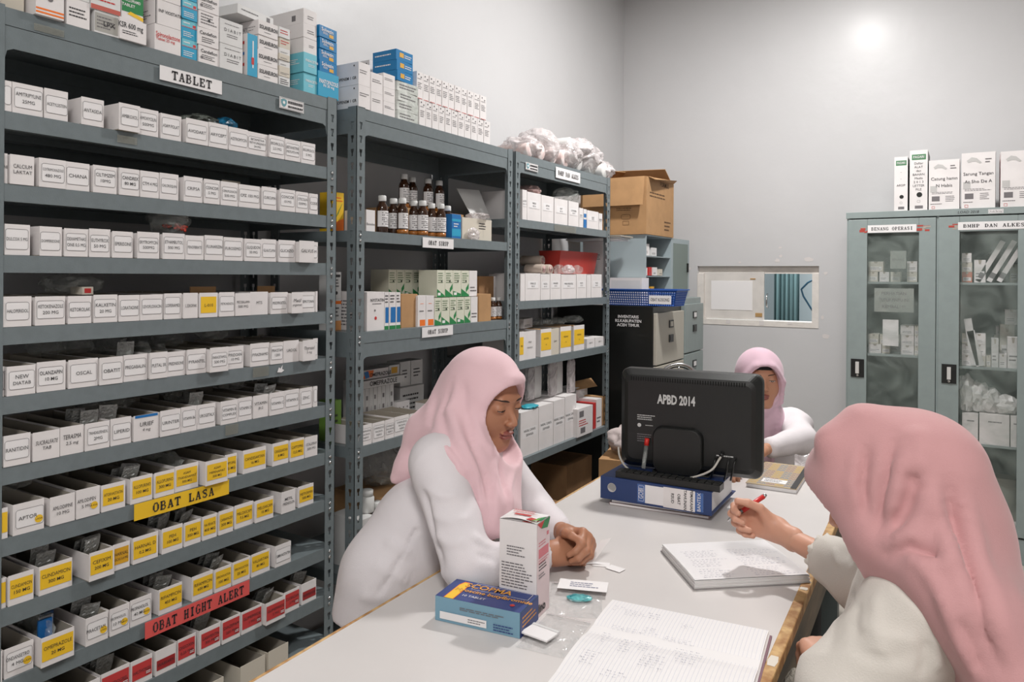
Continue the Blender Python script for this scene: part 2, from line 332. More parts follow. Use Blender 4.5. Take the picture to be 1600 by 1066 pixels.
# ================================================================ slotted-angle racks
def flange(mb, O, U, N, wd, H, m, pitch=.045, th=.0018):
    """upright strip with keyhole slots: O bottom corner, U across, N outward"""
    n = int(H/pitch); V = Vector((0, 0, 1)); O = Vector(O); U = Vector(U); N = Vector(N)
    hole = [(-.0035, .010), (.0035, .010), (.0035, .022), (.0065, .024), (.0065, .034), (-.0065, .034), (-.0065, .024), (-.0035, .022)]
    outer = [(-wd/2, 0), (wd/2, 0), (wd/2, .022), (wd/2, .024), (wd/2, pitch), (-wd/2, pitch), (-wd/2, .024), (-wd/2, .022)]
    for i in range(n):
        z = i*pitch; vv = []
        for off in (0, -th):
            for (a, b) in outer+hole: vv.append(O+U*(wd/2+a)+V*(z+b)+N*off)
        ff = []
        for k in range(8):
            j = (k+1) % 8
            ff += [(k, j, 8+j, 8+k), (16+j, 16+k, 24+k, 24+j), (8+k, 8+j, 24+j, 24+k)]
            if k in (1, 2, 3, 5, 6, 7): ff.append((j, k, 16+k, 16+j))
        mb.add(vv, ff, m)
    if H-n*pitch > .002:
        z = n*pitch; vv = [O+U*a+V*b+N*c for c in (0, -th) for a, b in ((0, z), (wd, z), (wd, H), (0, H))]
        mb.add(vv, [(0,1,2,3),(7,6,5,4),(0,4,5,1),(1,5,6,2),(2,6,7,3),(3,7,4,0)], m)
_post = {}
def rack(label, y0, y1, top, levels, name='storage_rack', lip=.037, xf=XR, xb=WX+.03, double=()):
    root = thing(name, label, 'rack', ((xf+xb)/2, (y0+y1)/2, 0))
    ox, oy = root.location.x, root.location.y; W = y1-y0; D = xf-xb; fw = .04
    for sx in (1, -1):
        for sy in (-1, 1):
            mb = MB(); cx_, cy_ = sx*D/2, sy*W/2
            flange(mb, (cx_, cy_-(fw if sy > 0 else 0), 0), (0, 1, 0), (sx, 0, 0), fw, top, RACK)
            flange(mb, (cx_-(fw if sx > 0 else 0), cy_, 0), (1, 0, 0), (0, sy, 0), fw, top, RACK)
            bm_ = mb
            for z in levels:
                for dz in (.012, .03):
                    fr = (Vector((cx_, cy_-sy*fw/2, z-dz)), Vector((0, 1, 0)), Vector((0, 0, 1)), Vector((sx, 0, 0)))
                    M_ = Matrix.Translation((cx_, cy_-sy*.02, z-dz-.004)) @ Matrix.Rotation(sx*Q, 4, 'Y')
                    bm_.lathe([(.0055, 0), (.005, .002), (.003, .0032)], CHROME, 6, M_)
            mb.build('post', root)
    t = .0015
    for z in [top-.006]+list(levels):
        mb = MB(); a, b = -D/2+.002, D/2-.002; c, e = -W/2+.003, W/2-.003
        first = z > top-.02
        if first: z = top-.004
        l = .037
        mb.box((a, c, z-t), (b, e, z), RACK)
        for (q0, q1) in (((b-t, c), (b, e)), ((a, c), (a+t, e)), ((a, c), (b, c+t)), ((a, e-t), (b, e))):
            mb.box((q0[0], q0[1], z-l), (q1[0], q1[1], z-t), RACK)
        mb.box((b-.014, c, z-l), (b-t, e, z-l+t), RACK)
        for f_ in (.33, .66): mb.box((a+D*f_-.02, c+.003, z-.02), (a+D*f_+.02, e-.003, z-t), RACK)
        sh = mb.build('shelf', root)
        if first or z in double:
            mb = MB(); z2 = z-l; x1 = D/2-.0035
            for sx in (1, -1):
                xa, xb_ = (x1-.003, x1) if sx > 0 else (-x1, -x1+.003)
                # beam with rounded corners at the posts
                r = .018; ya, yb = -W/2+fw, W/2-fw; zb = z2-.047
                pts = [(-W/2+.004, z2-.001), (W/2-.004, z2-.001), (W/2-.004, zb-.03), (yb, zb-.03), (yb-r*.3, zb-r*.35), (yb-r, zb), (ya+r, zb), (ya+r*.3, zb-r*.35), (ya, zb-.03), (-W/2+.004, zb-.03)]
                M_ = Matrix(((0, 0, 1, 0), (1, 0, 0, 0), (0, 1, 0, 0), (0, 0, 0, 1)))
                mb.prism(pts, xa, xb_, RACK, M_)
            for sy in (1, -1):
                yy = sy*(W/2-.0035); mb.box((-D/2+.005, min(yy, yy-sy*.003), zb), (D/2-.0105, max(yy, yy-sy*.003), z2), RACK)
            mb.build('beam', root)
    return root
TOP = 2.022
L1 = [1.80, 1.648, 1.498, 1.346, 1.200, 1.052, .902, .755, .603, .455, .305, .10]
L2 = [1.610, 1.271, .890, .46, .10]
L3 = [1.720, 1.350, 1.079, .632, .20]
Y1 = (.733, 1.733); Y2 = (1.823, 2.808); Y3 = (2.830, 3.857)
rk1 = rack('tall grey steel rack at the left with eleven close-set shelves of medicine trays', *Y1, TOP, L1)
rk2 = rack('grey steel rack in the middle with syrup bottles on its upper shelf', *Y2, TOP-.002, L2, double=(1.271,))
rk3 = rack('grey steel rack farthest along the left wall, with bags piled on top', *Y3, TOP-.004, L3)
# ================================================================ counter
CZ = .78
cA = onz(397, 1065, CZ); cB = onz(915, 760, CZ); cdir = (cB-cA).normalized(); cn = Vector((cdir.y, -cdir.x, 0))
rE = onz(1183.7, 1064, CZ); cw = (rE-cA).dot(cn); farp = onz(1256, 733.5, CZ); cl = (farp-cA).dot(cdir)
s0 = -.42; c0 = cA+cdir*s0; CLEN = cl-s0
crz = math.atan2(cdir.x, cdir.y)*-1          # local +Y runs along the counter, +X to its right edge
counter = thing('counter', 'long white-topped wooden counter the three women work at', 'counter', (c0.x, c0.y, 0), crz)
TOPM = mat('counter_laminate', (210, 205, 203), .35, var=.025, vscale=3.5, bump=.03, bscale=40)
# stains in the laminate
nt = TOPM.node_tree; 
EDGE = mat('worn_ply_edge', (206, 170, 118), .7, c2=(158, 112, 66), vscale=34)
SIDE = mat('stained_board', (120, 104, 84), .7, c2=(74, 66, 54), vscale=7, stretch=(1, .4, 2))
cw2 = cw
mb = MB().box((0, 0, CZ-.004), (cw2, CLEN, CZ), TOPM); mb.build('laminate_top', counter)
mb = MB().box((0, 0, CZ-.03), (cw2, CLEN, CZ-.004), EDGE); mb.build('board', counter)
mb = MB().box((cw2, 0, CZ-.024), (cw2+.022, CLEN, CZ+.003), EDGE).box((-.008, 0, CZ-.02), (0, CLEN, CZ+.001), EDGE)
WHP = mat('edge_paint_chips', (216, 208, 196), .7)
rc = random.Random(5)
FT = (Vector((cw2, 0, CZ+.003)), Vector((1, 0, 0)), Vector((0, 1, 0)), Vector((0, 0, 1)))
for k in range(9):
    y = rc.uniform(.4, CLEN-.1); l = rc.uniform(.01, .06); x = rc.uniform(.004, .018)
    mb.poly(FT, [(.011+.009*math.cos(q*.785), y+l*.5*math.sin(q*.785)*(1 if q % 2 else .7)) for q in range(8)], WHP, .0005)
mb.build('edging', counter, bevel=.003)
mb = MB().box((cw2-.02, .03, CZ-.19), (cw2-.004, CLEN-.03, CZ-.03), SIDE).box((.02, .03, CZ-.12), (.036, CLEN-.03, CZ-.03), SIDE).box((.04, CLEN-.05, CZ-.12), (cw2-.03, CLEN-.034, CZ-.03), SIDE)
mb.build('apron', counter)
LEG = mat('leg_steel', (70, 78, 78), .5)
for (x, y) in ((cw2-.075, .1), (cw2-.075, 1.06), (cw2-.075, CLEN-.1), (.04, .1), (.04, 1.0), (.04, CLEN-.1)):
    MB().box((x, y, 0), (x+.05, y+.05, CZ-.031), LEG).build('leg', counter)
def on_counter(px, py): return onz(px, py, CZ)
# ================================================================ tall glass-door cabinet
CYF = 4.62; gx0 = -.594; gw = .9; CH = 1.838; CD = .43
cab = thing('display_cabinet', 'tall grey-green steel cabinet with two glass doors against the back wall', 'cabinet', (gx0+gw/2, CYF+CD/2, 0))
mb = MB(); hw = gw/2; hd = CD/2
mb.box((-hw, -hd, .0), (-hw+.012, hd, CH), STEEL).box((hw-.012, -hd, 0), (hw, hd, CH), STEEL).box((-hw+.012, hd-.01, 0), (hw-.012, hd, CH), STEELD)
mb.box((-hw-.004, -hd-.008, CH-.035), (hw+.004, hd, CH), STEEL).box((-hw+.012, -hd, .0), (hw-.012, -hd+.012, .13), STEEL).box((-hw+.012, -hd+.012, .118), (hw-.012, hd-.01, .13), STEEL)
mb.box((-.006, -hd+.002, .13), (.006, hd-.01, CH-.035), STEEL)
mb.box((-.3, -hd-.002, .05), (.3, -hd, .052), STEELD)
FC = frames(gw, CD, CH); F = FC['F']
sc_ = .9
o = mb.build('body', cab, bevel=.0015)
mb = MB(); F0 = (Vector((-hw, -hd-.008, 0)), Vector((1, 0, 0)), Vector((0, 0, 1)), Vector((0, -1, 0)))
p = ony(1513, 331, CYF-.008); mb.text(F0, p.x-gx0, CH-.02, .014, 'LOAD 2018', INK, italic=.2)
p = ony(1556, 331, CYF-.008); mb.quad(F0, p.x-gx0-.033, CH-.031, p.x-gx0+.033, CH-.009, PAPER); mb.rring(F0, p.x-gx0-.03, CH-.029, p.x-gx0+.03, CH-.011, .002, .001, INK); mb.text(F0, p.x-gx0, CH-.02, .009, 'Kode Barang', INK, fit=.05)
mb.build('inventory_sticker', cab)
SHZ1, SHZ2 = (1.446, 1.042), (1.446, 1.0, .595)
SHZ = [1.446, 1.03, .60, .131]
for z in (1.446, 1.042, .60): MB().box((-hw+.012, -hd+.022, z-.012), (-.006, hd-.01, z), STEEL).build('shelf', cab)
for z in (1.446, 1.0, .595): MB().box((.006, -hd+.022, z-.012), (hw-.012, hd-.01, z), STEEL).build('shelf', cab)
GL = glassy('cabinet_glass', (160, 172, 166), .15, .04, .05, 6)
for i, (xa, xb) in enumerate(((-hw+.008, -.008), (.004, hw-.004))):
    ga, gb = xa+(.098 if i == 0 else .097), xb-(.081 if i == 0 else .088)
    z0, z1 = .14, CH-.042; g0, g1 = .19, 1.716
    dr = MB(); y0_, y1_ = -hd-.006, -hd+.014
    dr.box((xa, y0_, z0), (ga, y1_, z1), STEEL).box((gb, y0_, z0), (xb, y1_, z1), STEEL).box((ga, y0_, z0), (gb, y1_, g0), STEEL).box((ga, y0_, g1), (gb, y1_, z1), STEEL)
    d = dr.build('door', cab, bevel=.002)
    MB().box((ga-.004, -hd+.004, g0-.004), (gb+.004, -hd+.007, g1+.004), GL).build('pane', d)
    hb = MB(); hx = xa+.052; hz = 1.46-(576-437)*4.2/1165 if i == 0 else 1.46-(585-438)*3.97/1165
    hb.box((hx-.034, y0_-.004, hz-.052), (hx+.034, y0_, hz+.05), BLACK).box((hx-.009, y0_-.016, hz-.03), (hx+.009, y0_-.004, hz+.035), mat('handle_white', (205, 203, 200), .5)).lathe([(.008, 0), (.007, .004), (.002, .005)], CHROME, 12, Matrix.Translation((hx, y0_-.004, hz-.04)) @ Matrix.Rotation(Q, 4, 'X'))
    hb.build('handle', d)
    sg = MB(); FD = (Vector((0, y0_, 0)), Vector((1, 0, 0)), Vector((0, 0, 1)), Vector((0, -1, 0)))
    rx = random.Random(9+i)
    if i == 0: a, b, c, e, tx = ga+.002, gb-.012, g1+.004, g1+.046, 'BENANG OPERASI'
    else: a, b, c, e, tx = ga-.008, gb+.05, g1+.008, g1+.05, 'BMHP DAN ALKES'
    for k in range(14):
        u = rx.choice((a-.045, b-.005))+rx.uniform(0, .05); v = rx.uniform(c, e-.012); sg.quad(FD, u, v, u+rx.uniform(.012, .03), v+rx.uniform(.004, .014), rx.choice((mat('torn_red', (176, 70, 60), .7), mat('torn_tape', (170, 160, 150), .6))), .0003+.0001*k)
    sg.quad(FD, a, c, b, e, PAPER, .002)
    n = len(tx); wl = (b-a)*.86/(n*1.22); sg.slab(FD, (a+b)/2, (c+e)/2, .018, wl, tx, INK, .0024)
    sg.build('door_sign', d)
# ================================================================ helpers for placing goods on the racks
def yat(px, X, z):
    py = CY
    for _ in range(4):
        d = ray(px, py); s = X/d.x; py = CY-((z-EYE)-s*(px-CX)/FPX*math.sin(ROLL))*FPX/(s*math.cos(ROLL))
    return d.y*s
def put(px0, px1, z, h, d, m, mk, name, label, cat, group=None, setb=0., rz=0., X=XR):
    xf = X-setb; a = yat(px0, xf, z); b = yat(px1, xf, z)
    if z < 2:
        for q in (Y2, Y3):
            if q[0]-.02 < a < q[1]-.03: a = max(a, q[0]+.006); b = min(b, q[1]-.006)
    return carton(name, label, cat, (xf-d/2, (a+b)/2, z+.0005), Q+R(rz), (abs(b-a)-.001, d, h), m, mk, group)
rt = random.Random(11)
def tray(px0, px1, z, style, lines, label, group, h=.064, d=.25, X=XR, setb=0., name='medicine_tray'):
    a, b = yat(px0, X, z), yat(px1, X, z); w_ = b-a-.003; h = h+rt.uniform(-.002, .002); ov = rt.uniform(0, .006) if 'o' not in style else -.012
    t = thing(name, label, 'tray', (X-setb-ov-d/2, (a+b)/2, z+.0006), Q+R(rt.uniform(-.3, .3)), group)
    th = .0016; mb = MB(); x0, x1, y0, y1 = -w_/2, w_/2, -d/2, d/2; hs = h-rt.uniform(.0, .004)
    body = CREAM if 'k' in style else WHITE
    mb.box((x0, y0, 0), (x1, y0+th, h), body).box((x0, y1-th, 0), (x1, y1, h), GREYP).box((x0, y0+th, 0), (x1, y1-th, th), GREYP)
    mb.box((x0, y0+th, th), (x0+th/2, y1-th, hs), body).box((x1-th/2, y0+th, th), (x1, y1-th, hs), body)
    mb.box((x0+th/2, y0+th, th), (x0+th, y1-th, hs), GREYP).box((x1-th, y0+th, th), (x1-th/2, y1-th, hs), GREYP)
    mb.build('tray_body', t)
    F = (Vector((x0, y0, 0)), Vector((1, 0, 0)), Vector((0, 0, 1)), Vector((0, -1, 0)))
    lb = MB(); ink = INK; pad = min(.005, w_*.09)
    v0, v1 = h*rt.uniform(.18, .24), h*rt.uniform(.78, .86)
    u0, u1 = pad*rt.uniform(.2, 1), w_-pad*rt.uniform(.2, 1)
    if 'y' in style or 'r' in style or 'a' in style or 'v' in style:
        c = YEL if 'y' in style else YEL2 if 'a' in style else RED if 'r' in style else REDD
        if 'v' in style: v0, v1 = h*.2, h*.6
        lb.quad(F, u0, v0, u1, v1+(.003 if 'v' not in style else 0), c, .0008)
        if 'r' in style: lb.disc(F, u1-.009, v0+.009, .008, REDD, .0011); lb.lines(F, u1-.015, v0+.005, u1-.003, v0+.013, 2, PAPER, .0013, .5, False, rt)
    elif 'n' not in style and 'h' not in style:
        lb.quad(F, u0, v0, u1, v1, PAPER, .0005); lb.rring(F, u0, v0, u1, v1, .005, .0008, INKG, .0009)
    if 'd' in style: lb.disc(F, u1-.010, v0+.011, .0085, YEL, .0012); lb.text(F, u1-.010, v0+.011, .0045, 'LASA', INK, .0014)
    n = len(lines); H = v1-v0
    for i, s_ in enumerate(lines):
        v = v0+H*(.5+((n-1)/2-i)*(.34 if n == 2 else .27))
        hh = .0085 if n < 3 else .0062
        if 'h' in style: hh = .0105
        if i == n-1 and n > 1: hh = min(hh, .0075)
        bd = .01 if ('b' in style or (('y' in style) and i == n-1 and n > 1)) else 0.
        lb.text(F, (u0+u1)/2-(.004 if 'd' in style else 0), v, hh, s_, ink, .0015, bold=bd, fit=(u1-u0)*.9, italic=.15 if 'h' in style else 0)
    if 'u' in style: lb.quad(F, w_*.05, h*.9, w_*.95, h*1.0, BLUED, .0009)
    if lb.v: lb.build('tray_label', t)
    return t
ROWS = [
 (0, [(5,20,'w',['']),(20,70,'w',['AMITRIPYLINE','25MG']),(70,109,'w',['ACETYLSISTEIN']),(127,164,'w',['ANTASIDA']),(180,215,'wo',['AMBROXOL']),(215.5,249,'w',['AMOXYCILIN','500MG']),(252,286,'w',['ASAM FOLAT']),
      (290,326,'w',['AVODART']),(326,357,'w',['ARYCEPT']),(357,388,'w',['AZITROMYCIN']),(388,420,'w',['BETAMETHA','METHYLPREDNISO','24 MG']),(420,445,'w',['BISOPROLOL','2,5 MG']),(445,470,'w',['BETAHISTINE','MESYLATE 6 MG']),(471,494,'w',['BISOPROLOL','5 MG'])]),
 (1, [(5,14,'n',['NE']),(14,54,'n',['CALCIUM','LAKTAT']),(60,104,'w',['COTRIMOXAZOLE','480 MG']),(104,143,'w',['CHANA']),(146,185,'w',['CILTIMZEM','10MG']),(186,219,'b',['CANDREX','80 MG']),(219,250,'w',['CTM 4 MG']),(250,281,'w',['CHLOROQUIN']),
      (287,318,'w',['CRIPSA']),(318,344,'w',['CONCOR','5 MG']),(345,373,'w',['CIPROFLOXACIN','500 MG']),(374,408,'w',['CPZ 100 MG']),(409,433,'w',['CURCUMA']),(437,462,'w',['CONCOR','10 MG']),(462,482,'w',['CITICOLIN','500MG']),(484,498,'w',['CODE'])]),
 (2, [(8,50,'w',['DULCOX 5 MG']),(61,98,'w',['DOMPERIDONE']),(100,139,'w',['DEXAMETHAS','ONE 0,5 MG']),(140,175,'w',['EUTHYROX','50 MG']),(175,209,'w',['EPERISONE']),(216,252,'w',['ERYTROMYCIN','500MG']),(254,290,'w',['ETHAMBUTOL','500 MG']),
      (290,320,'w',['FENOFIBRATE']),(320,350,'w',['FLUNARIZIN']),(350,381,'w',['FUROSEMID']),(382,410,'w',['GLIQUIDON','30 MG']),(410,434,'w',['GLAUCUMA']),(436,463,'w',['GLICAZID']),(463,487,'ho',['GALVUS']),(488,498,'w',['IM'])]),
 (3, [(4,51,'w',['HALOPERIDOL']),(55,104,'w',['KETOKENAZOLE','200 MG']),(106,145,'w',['KETOROLAK']),(146,185,'w',['KALXETIN','20 MG']),(185,219,'w',['LORATADINE']),(219,256,'w',['LEVOFLOXACIN']),(257,286,'w',['LOPERAMID']),(286,310,'n',['L EXOPAK']),
      (311,341,'y',['L-010']),(342,367,'w',['METRONIDAZOL']),(367,392,'n',['MECOBALAMIN','500 MG']),(392,421,'n',['MTS']),(423,451,'w',['MISOPROSTOL']),(451,469,'ho',['Metil','ergomet']),(470,494,'w',['MEPROTONIN']),(494.5,498.5,'n',[''])]),
 (4, [(4,9,'w',['']),(10,57,'w',['NEW','DIATAB']),(58,105,'wb',['OLANZAPIN','10 MG']),(107,155,'w',['OSCAL']),(155,193,'wb',['OBATIT']),(194,233,'w',['PREGABALIN']),(233,262,'w',['PLETAL SR']),(262,292,'w',['PREDNISONE']),(292,323,'w',['PYRANTEL']),
      (323,353,'wo',['PARACETAMOL','500 MG']),(355,383,'w',['PYRIDOXIN','10 MG']),(391,422,'w',['PYRAZINAMID']),(422,443,'w',['PIRACETAM','1200']),(443,468,'n',['URDOL']),(468,489,'ho',['Thyrozol','5 mg']),(490,498,'w',[''])]),
 (5, [(5,49,'w',['RANITIDIN']),(50,94,'h',['SUCRALFATE','TAB']),(94,133,'h',['TERASMA','2.5 mg']),(133,173,'w',['TRIHEXILFENIDIL','2MG']),(173,207,'w',['LIPERID']),(209,250,'hu',['URIEF','4 mg']),(250,283,'w',['URINTER']),(283,309,'w',['VITAMIN B6']),
      (309,339,'w',['UROGETALX']),(345,373,'w',['VITAMIN B','COMPLEX']),(373,396,'w',['VITAMIN D']),(396,421,'n',['VITAMIN','B12']),(421,445,'w',['VITAMIN C']),(445,469,'w',['VITAMIN E']),(470,490,'w',['ZINC']),(490.5,498,'w',[''])]),
 (6, [(2,14,'y',['']),(20,71,'wd',['APTOR']),(77,118,'n',['AMLODIPINE','10 MG']),(118.5,157,'nd',['AMLODIPEN','5 MG']),(158,197,'y',['ATORVASTATIN','20 MG']),(203,239,'y',['ALLOPURINO','100 MG']),(240,273,'y',['ALLOPURINO','300 MG']),(274,312,'y',['ASAM','TRANEXAMAT','500 MG']),
      (316,352,'yo',['ASAM','MEFENAMAT','500 MG']),(353,373,'y',['CAPTOPRIL','25 MG']),(381,418,'y',['CANDESARTAN','16 MG']),(426,452,'y',['CANDESARTAN','8 MG']),(453,476,'y',['CAPTOPRIL','12,5 MG']),(476.5,497,'n',['CITALOPRAM','500 MG'])]),
 (7, [(-6,12,'y',['']),(13,55,'y',['CLINDAMICIN','150 MG']),(61,115,'y',['CLINDAMICIN','300 MG']),(134,175,'yo',['CEFIXIM','200 MG']),(176,204,'a',['HARNAL','OCAS 0.4 MG']),(207,248,'y',['HARNAL D','0.2 MG']),(253,287,'y',['PEH','100 MG']),(287.5,315,'y',['PEH','300 MG']),
      (316,340,'y',['NA PEHATE','400 MG']),(341,365,'y',['CARBAMAZEP','200 MG']),(368,398,'y',['MELOXICAM','7,5 MG']),(398.5,428,'y',['MELOXICAM','15 MG']),(439,462,'nb',['METIL','PREDNISOLON']),(467,492,'y',['METFORMIN','500 MG'])]),
 (8, [(-30,5,'n',['']),(7,55,'wd',['ONDANSETRO','4 MG']),(58,112,'yo',['OMEPRAZOLE','20 MG']),(133,170,'wd',['PIRACETAM']),(170.5,203,'wd',['PROPANOLOL','10 MG']),(204,239,'wbd',['PROPANOLOL','40 MG']),(249,287,'y',['RIFAMPICIN','450 MG']),(301,335,'y',['RIFAMPICIN','600 MG']),
      (335.5,363,'y',['SPIRONOLACTON','100 MG']),(363.5,392,'y',['SPIRONOLACTON','25 MG']),(394,424,'y',['VALSARTAN','80 MG']),(430,456,'wb',['SIMVASTATIN'])]),
 (9, [(60,108,'v',['DIAZEPAM']),(110,158,'r',['FENOBARBITAL']),(159,205,'r',['CLOPIDOGREL']),(205.5,241,'r',['HALTHORON']),(243,277,'v',['WARFARIN']),(278,308,'r',['DIGOXIN','0,25 MG']),(312,346,'r',['GABAPENTIN','300 MG']),(346.5,376,'r',['DIAZEPAM','200 MG']),(377,410,'r',['GLIMEPIRIDE','1 MG']),
      (410.5,442,'ro',['GLIMEPIRIDE','2 MG']),(443,468,'r',['CLOBAZAM','2 MG']),(472,496,'v',['RISPERIDON'])]),
]
desc = {'w': 'white tray with outlined label', 'n': 'white tray with plain printed front', 'b': 'white tray with bold print', 'h': 'white tray with handwriting', 'y': 'white tray with yellow label', 'a': 'white tray with amber label', 'r': 'white tray with red label', 'v': 'white tray with small dark red label'}
TR = {}
for ri, items in ROWS:
    for k, (a, b, st, tx) in enumerate(items):
        lb = '%s, %s from left on %s row of left rack' % (desc[st[0]], ORD[k], ORD[ri])
        if st[:2] == 'ho': lb = lb.replace('white tray', 'white jutting tray')
        TR[(ri, k)] = tray(a, b, L1[ri], st, tx, lb, 'trays on the %s row of the left rack' % ORD[ri])
for k, (a, b) in enumerate(((300, 352), (376, 416), (420, 452))):
    tray(a, b, L1[10], 'nk', [], 'open grey tray low on the left rack beside the counter, %s from left' % ORD[k], 'trays on the bottom rows', h=.06)
# signs hung on the shelf lips
def sign(name, label, px0, px1, z0, z1, m, tx, X=XR, slab=True, wf=.84, hf=.56, ink=INK, parent=None):
    a, b = yat(px0, X, (z0+z1)/2), yat(px1, X, (z0+z1)/2); mb = MB(); c = (a+b)/2
    mb.box((-(b-a)/2, -.0012, 0), ((b-a)/2, 0, z1-z0), m); F = (Vector((-(b-a)/2, -.0012, 0)), Vector((1, 0, 0)), Vector((0, 0, 1)), Vector((0, -1, 0)))
    W = b-a; H = z1-z0
    if slab: wl = W*wf/(len(tx)*1.22); mb.slab(F, W/2, H/2, H*hf, wl, tx, ink)
    elif tx: mb.text(F, W/2, H/2, H*hf, tx, ink, bold=.03, fit=W*wf)
    o = mb.build(name, loc=(X+.001, c, z0), rz=Q); return tag(o, label, 'sign')
sign('shelf_sign', 'white sign reading TABLET on the top beam of the left rack', 249, 346, 1.945, 1.981, PAPER, 'TABLET', wf=.66, hf=.62)
sign('shelf_sign', 'yellow sign reading OBAT LASA on a lower shelf of the left rack', 209, 357, .862, .902, YEL, 'OBAT LASA', X=XR+.0008, wf=.66, hf=.55)
sign('shelf_sign', 'red sign reading OBAT HIGHT ALERT on a low shelf of the left rack', 226, 389, .563, .604, REDS, 'OBAT HIGHT ALERT', X=XR+.0008, wf=.88, hf=.58)
def badge(px0, px1, z0, z1, label):
    a, b = yat(px0, XR, z0), yat(px1, XR, z0); W, H = b-a, z1-z0; mb = MB().box((-W/2, -.001, 0), (W/2, 0, H), PAPER)
    F = (Vector((-W/2, -.001, 0)), Vector((1, 0, 0)), Vector((0, 0, 1)), Vector((0, -1, 0)))
    mb.rring(F, W*.02, H*.05, W*.98, H*.95, .001, .0008, INK)
    T_ = mat('crest_teal', (96, 150, 160), .5)
    mb.poly(F, [(W*(.17+.11*x), H*(.52+.36*y)) for x, y in ((-1, .8), (0, 1), (1, .8), (1, -.1), (.6, -.7), (0, -1), (-.6, -.7), (-1, -.1))], T_, .0009)
    mb.disc(F, W*.17, H*.55, W*.05, PAPER, .0012)
    mb.lines(F, W*.34, H*.5, W*.94, H*.85, 1, INK, .0009, .7, False, rt); mb.lines(F, W*.34, H*.15, W*.94, H*.42, 1, INK, .0009, .7, False, rt)
    return tag(mb.build('inventory_sticker', loc=(XR+.001, (a+b)/2, z0), rz=Q), label, 'sticker')
badge(436, 474, 1.949, 1.982, 'small white inventory sticker with a teal crest on the left rack')
badge(821, 840, 1.948, 1.982, 'small white inventory sticker with a crest on the farthest rack')
sign('shelf_sign', 'upper white sign reading OBAT SIRUP on the middle rack', 660, 708, 1.566, 1.604, PAPER, 'OBAT SIRUP', wf=.66, hf=.42)
sign('shelf_sign', 'lower white sign reading OBAT SIRUP on the middle rack', 659, 707, 1.232, 1.270, PAPER, 'OBAT SIRUP', wf=.66, hf=.42)
sign('shelf_sign', 'white sign reading BMHP DAN ALKES on the farthest rack', 868, 906, 1.945, 1.998, PAPER, 'BMHP DAN ALKES', wf=.84, hf=.42)
# clear tape and marks on the shelf lips
TAPE = glassy('clear_tape', (150, 150, 140), .35, .25)
for (p, q, z0, z1) in ((53,100,1.985,2.0),(183,214,1.772,1.79),(395,420,1.170,1.198),(352,372,1.022,1.05),(866,900,1.684,1.716)):
    a, b = yat(p, XR, z0), yat(q, XR, z0); tag(MB().box((XR+.0002, a, z0), (XR+.0008, b, z1), TAPE).build('tape_strip'), 'clear tape on the rack lip, %s' % {53: 'left end of the top beam', 183: 'below the jutting tray on the top row', 395: 'under the fifth row of trays', 352: 'under the sixth row of trays', 866: 'upper shelf of the farthest rack'}[p], 'tape')
mb = MB(); F = (Vector((XR, 0, 0)), Vector((0, 1, 0)), Vector((0, 0, 1)), Vector((1, 0, 0)))
a = yat(438, XR, 1.18); mb.poly(F, [(a-.012, 1.176), (a-.006, 1.19), (a, 1.186), (a+.008, 1.196), (a+.006, 1.184), (a+.014, 1.18), (a+.004, 1.174)], PAPER, .001)
tag(mb.build('torn_sticker'), 'torn white sticker scrap on the shelf lip below the fifth row', 'sticker')
# ---------------------------------------------------------------- crumpled film, blisters
from mathutils import noise
def crumple(name, label, cat, loc, size, m, seed=0, amp=.25, sub=4, group=None, rz=0., fl=True, freq=1.6, boxy=0):
    bm = bmesh.new(); bmesh.ops.create_icosphere(bm, subdivisions=sub, radius=1)
    for v in bm.verts:
        p = v.co.copy(); q = p*freq+Vector((seed*7.3, seed*3.1, seed*1.7))
        n = 1-abs(noise.noise(q))*2.2+.5*(noise.noise(q*2.3))+.3*(1-abs(noise.noise(q*4.7))*2)
        if boxy: p = Vector([math.copysign(abs(a_)**boxy, a_) for a_ in p])
        p *= 1+amp*(n-.5); p = Vector((p.x*size[0]/2, p.y*size[1]/2, p.z*size[2]/2))
        v.co = p
    zs = [v.co.z for v in bm.verts]; z0 = min(zs)*.8
    for v in bm.verts: v.co.z = max(v.co.z, z0)-z0
    me = bpy.data.meshes.new(name); bm.to_mesh(me); bm.free(); me.materials.append(m)
    for p in me.polygons: p.use_smooth = sub > 3
    o = bpy.data.objects.new(name, me); COL.objects.link(o); o.location = loc; o.rotation_euler = (0, 0, rz)
    return tag(o, label, cat, group)
FILM = glassy('clear_film', (200, 204, 200), .22, .12, .6, 18)
FILMW = glassy('milky_film', (226, 218, 218), .5, .2, .8, 14)
def blister_mesh():
    mb = MB(); L_, W_ = .098, .04
    n = 10
    for i in range(n):
        x0, x1 = -L_/2+L_*i/n, -L_/2+L_*(i+1)/n; c = lambda x: .012*(x/L_*2)**2
        mb.add([(x0, -W_/2, c(x0)), (x1, -W_/2, c(x1)), (x1, W_/2, c(x1)), (x0, W_/2, c(x0)), (x0, -W_/2, c(x0)+.0008), (x1, -W_/2, c(x1)+.0008), (x1, W_/2, c(x1)+.0008), (x0, W_/2, c(x0)+.0008)], [(0,3,2,1),(4,5,6,7),(0,1,5,4),(2,3,7,6)], SILVER)
    for i in range(5):
        for s_ in (-1, 1):
            x = -L_/2+.0098+i*.0196; z = .012*(x/L_*2)**2
            mb.lathe([(.0068, 0), (.0062, .003), (.003, .0045), (.0005, .0047)], SILVER, 8, Matrix.Translation((x, s_*.0095, z+.0006)))
    return mb
_bl = None
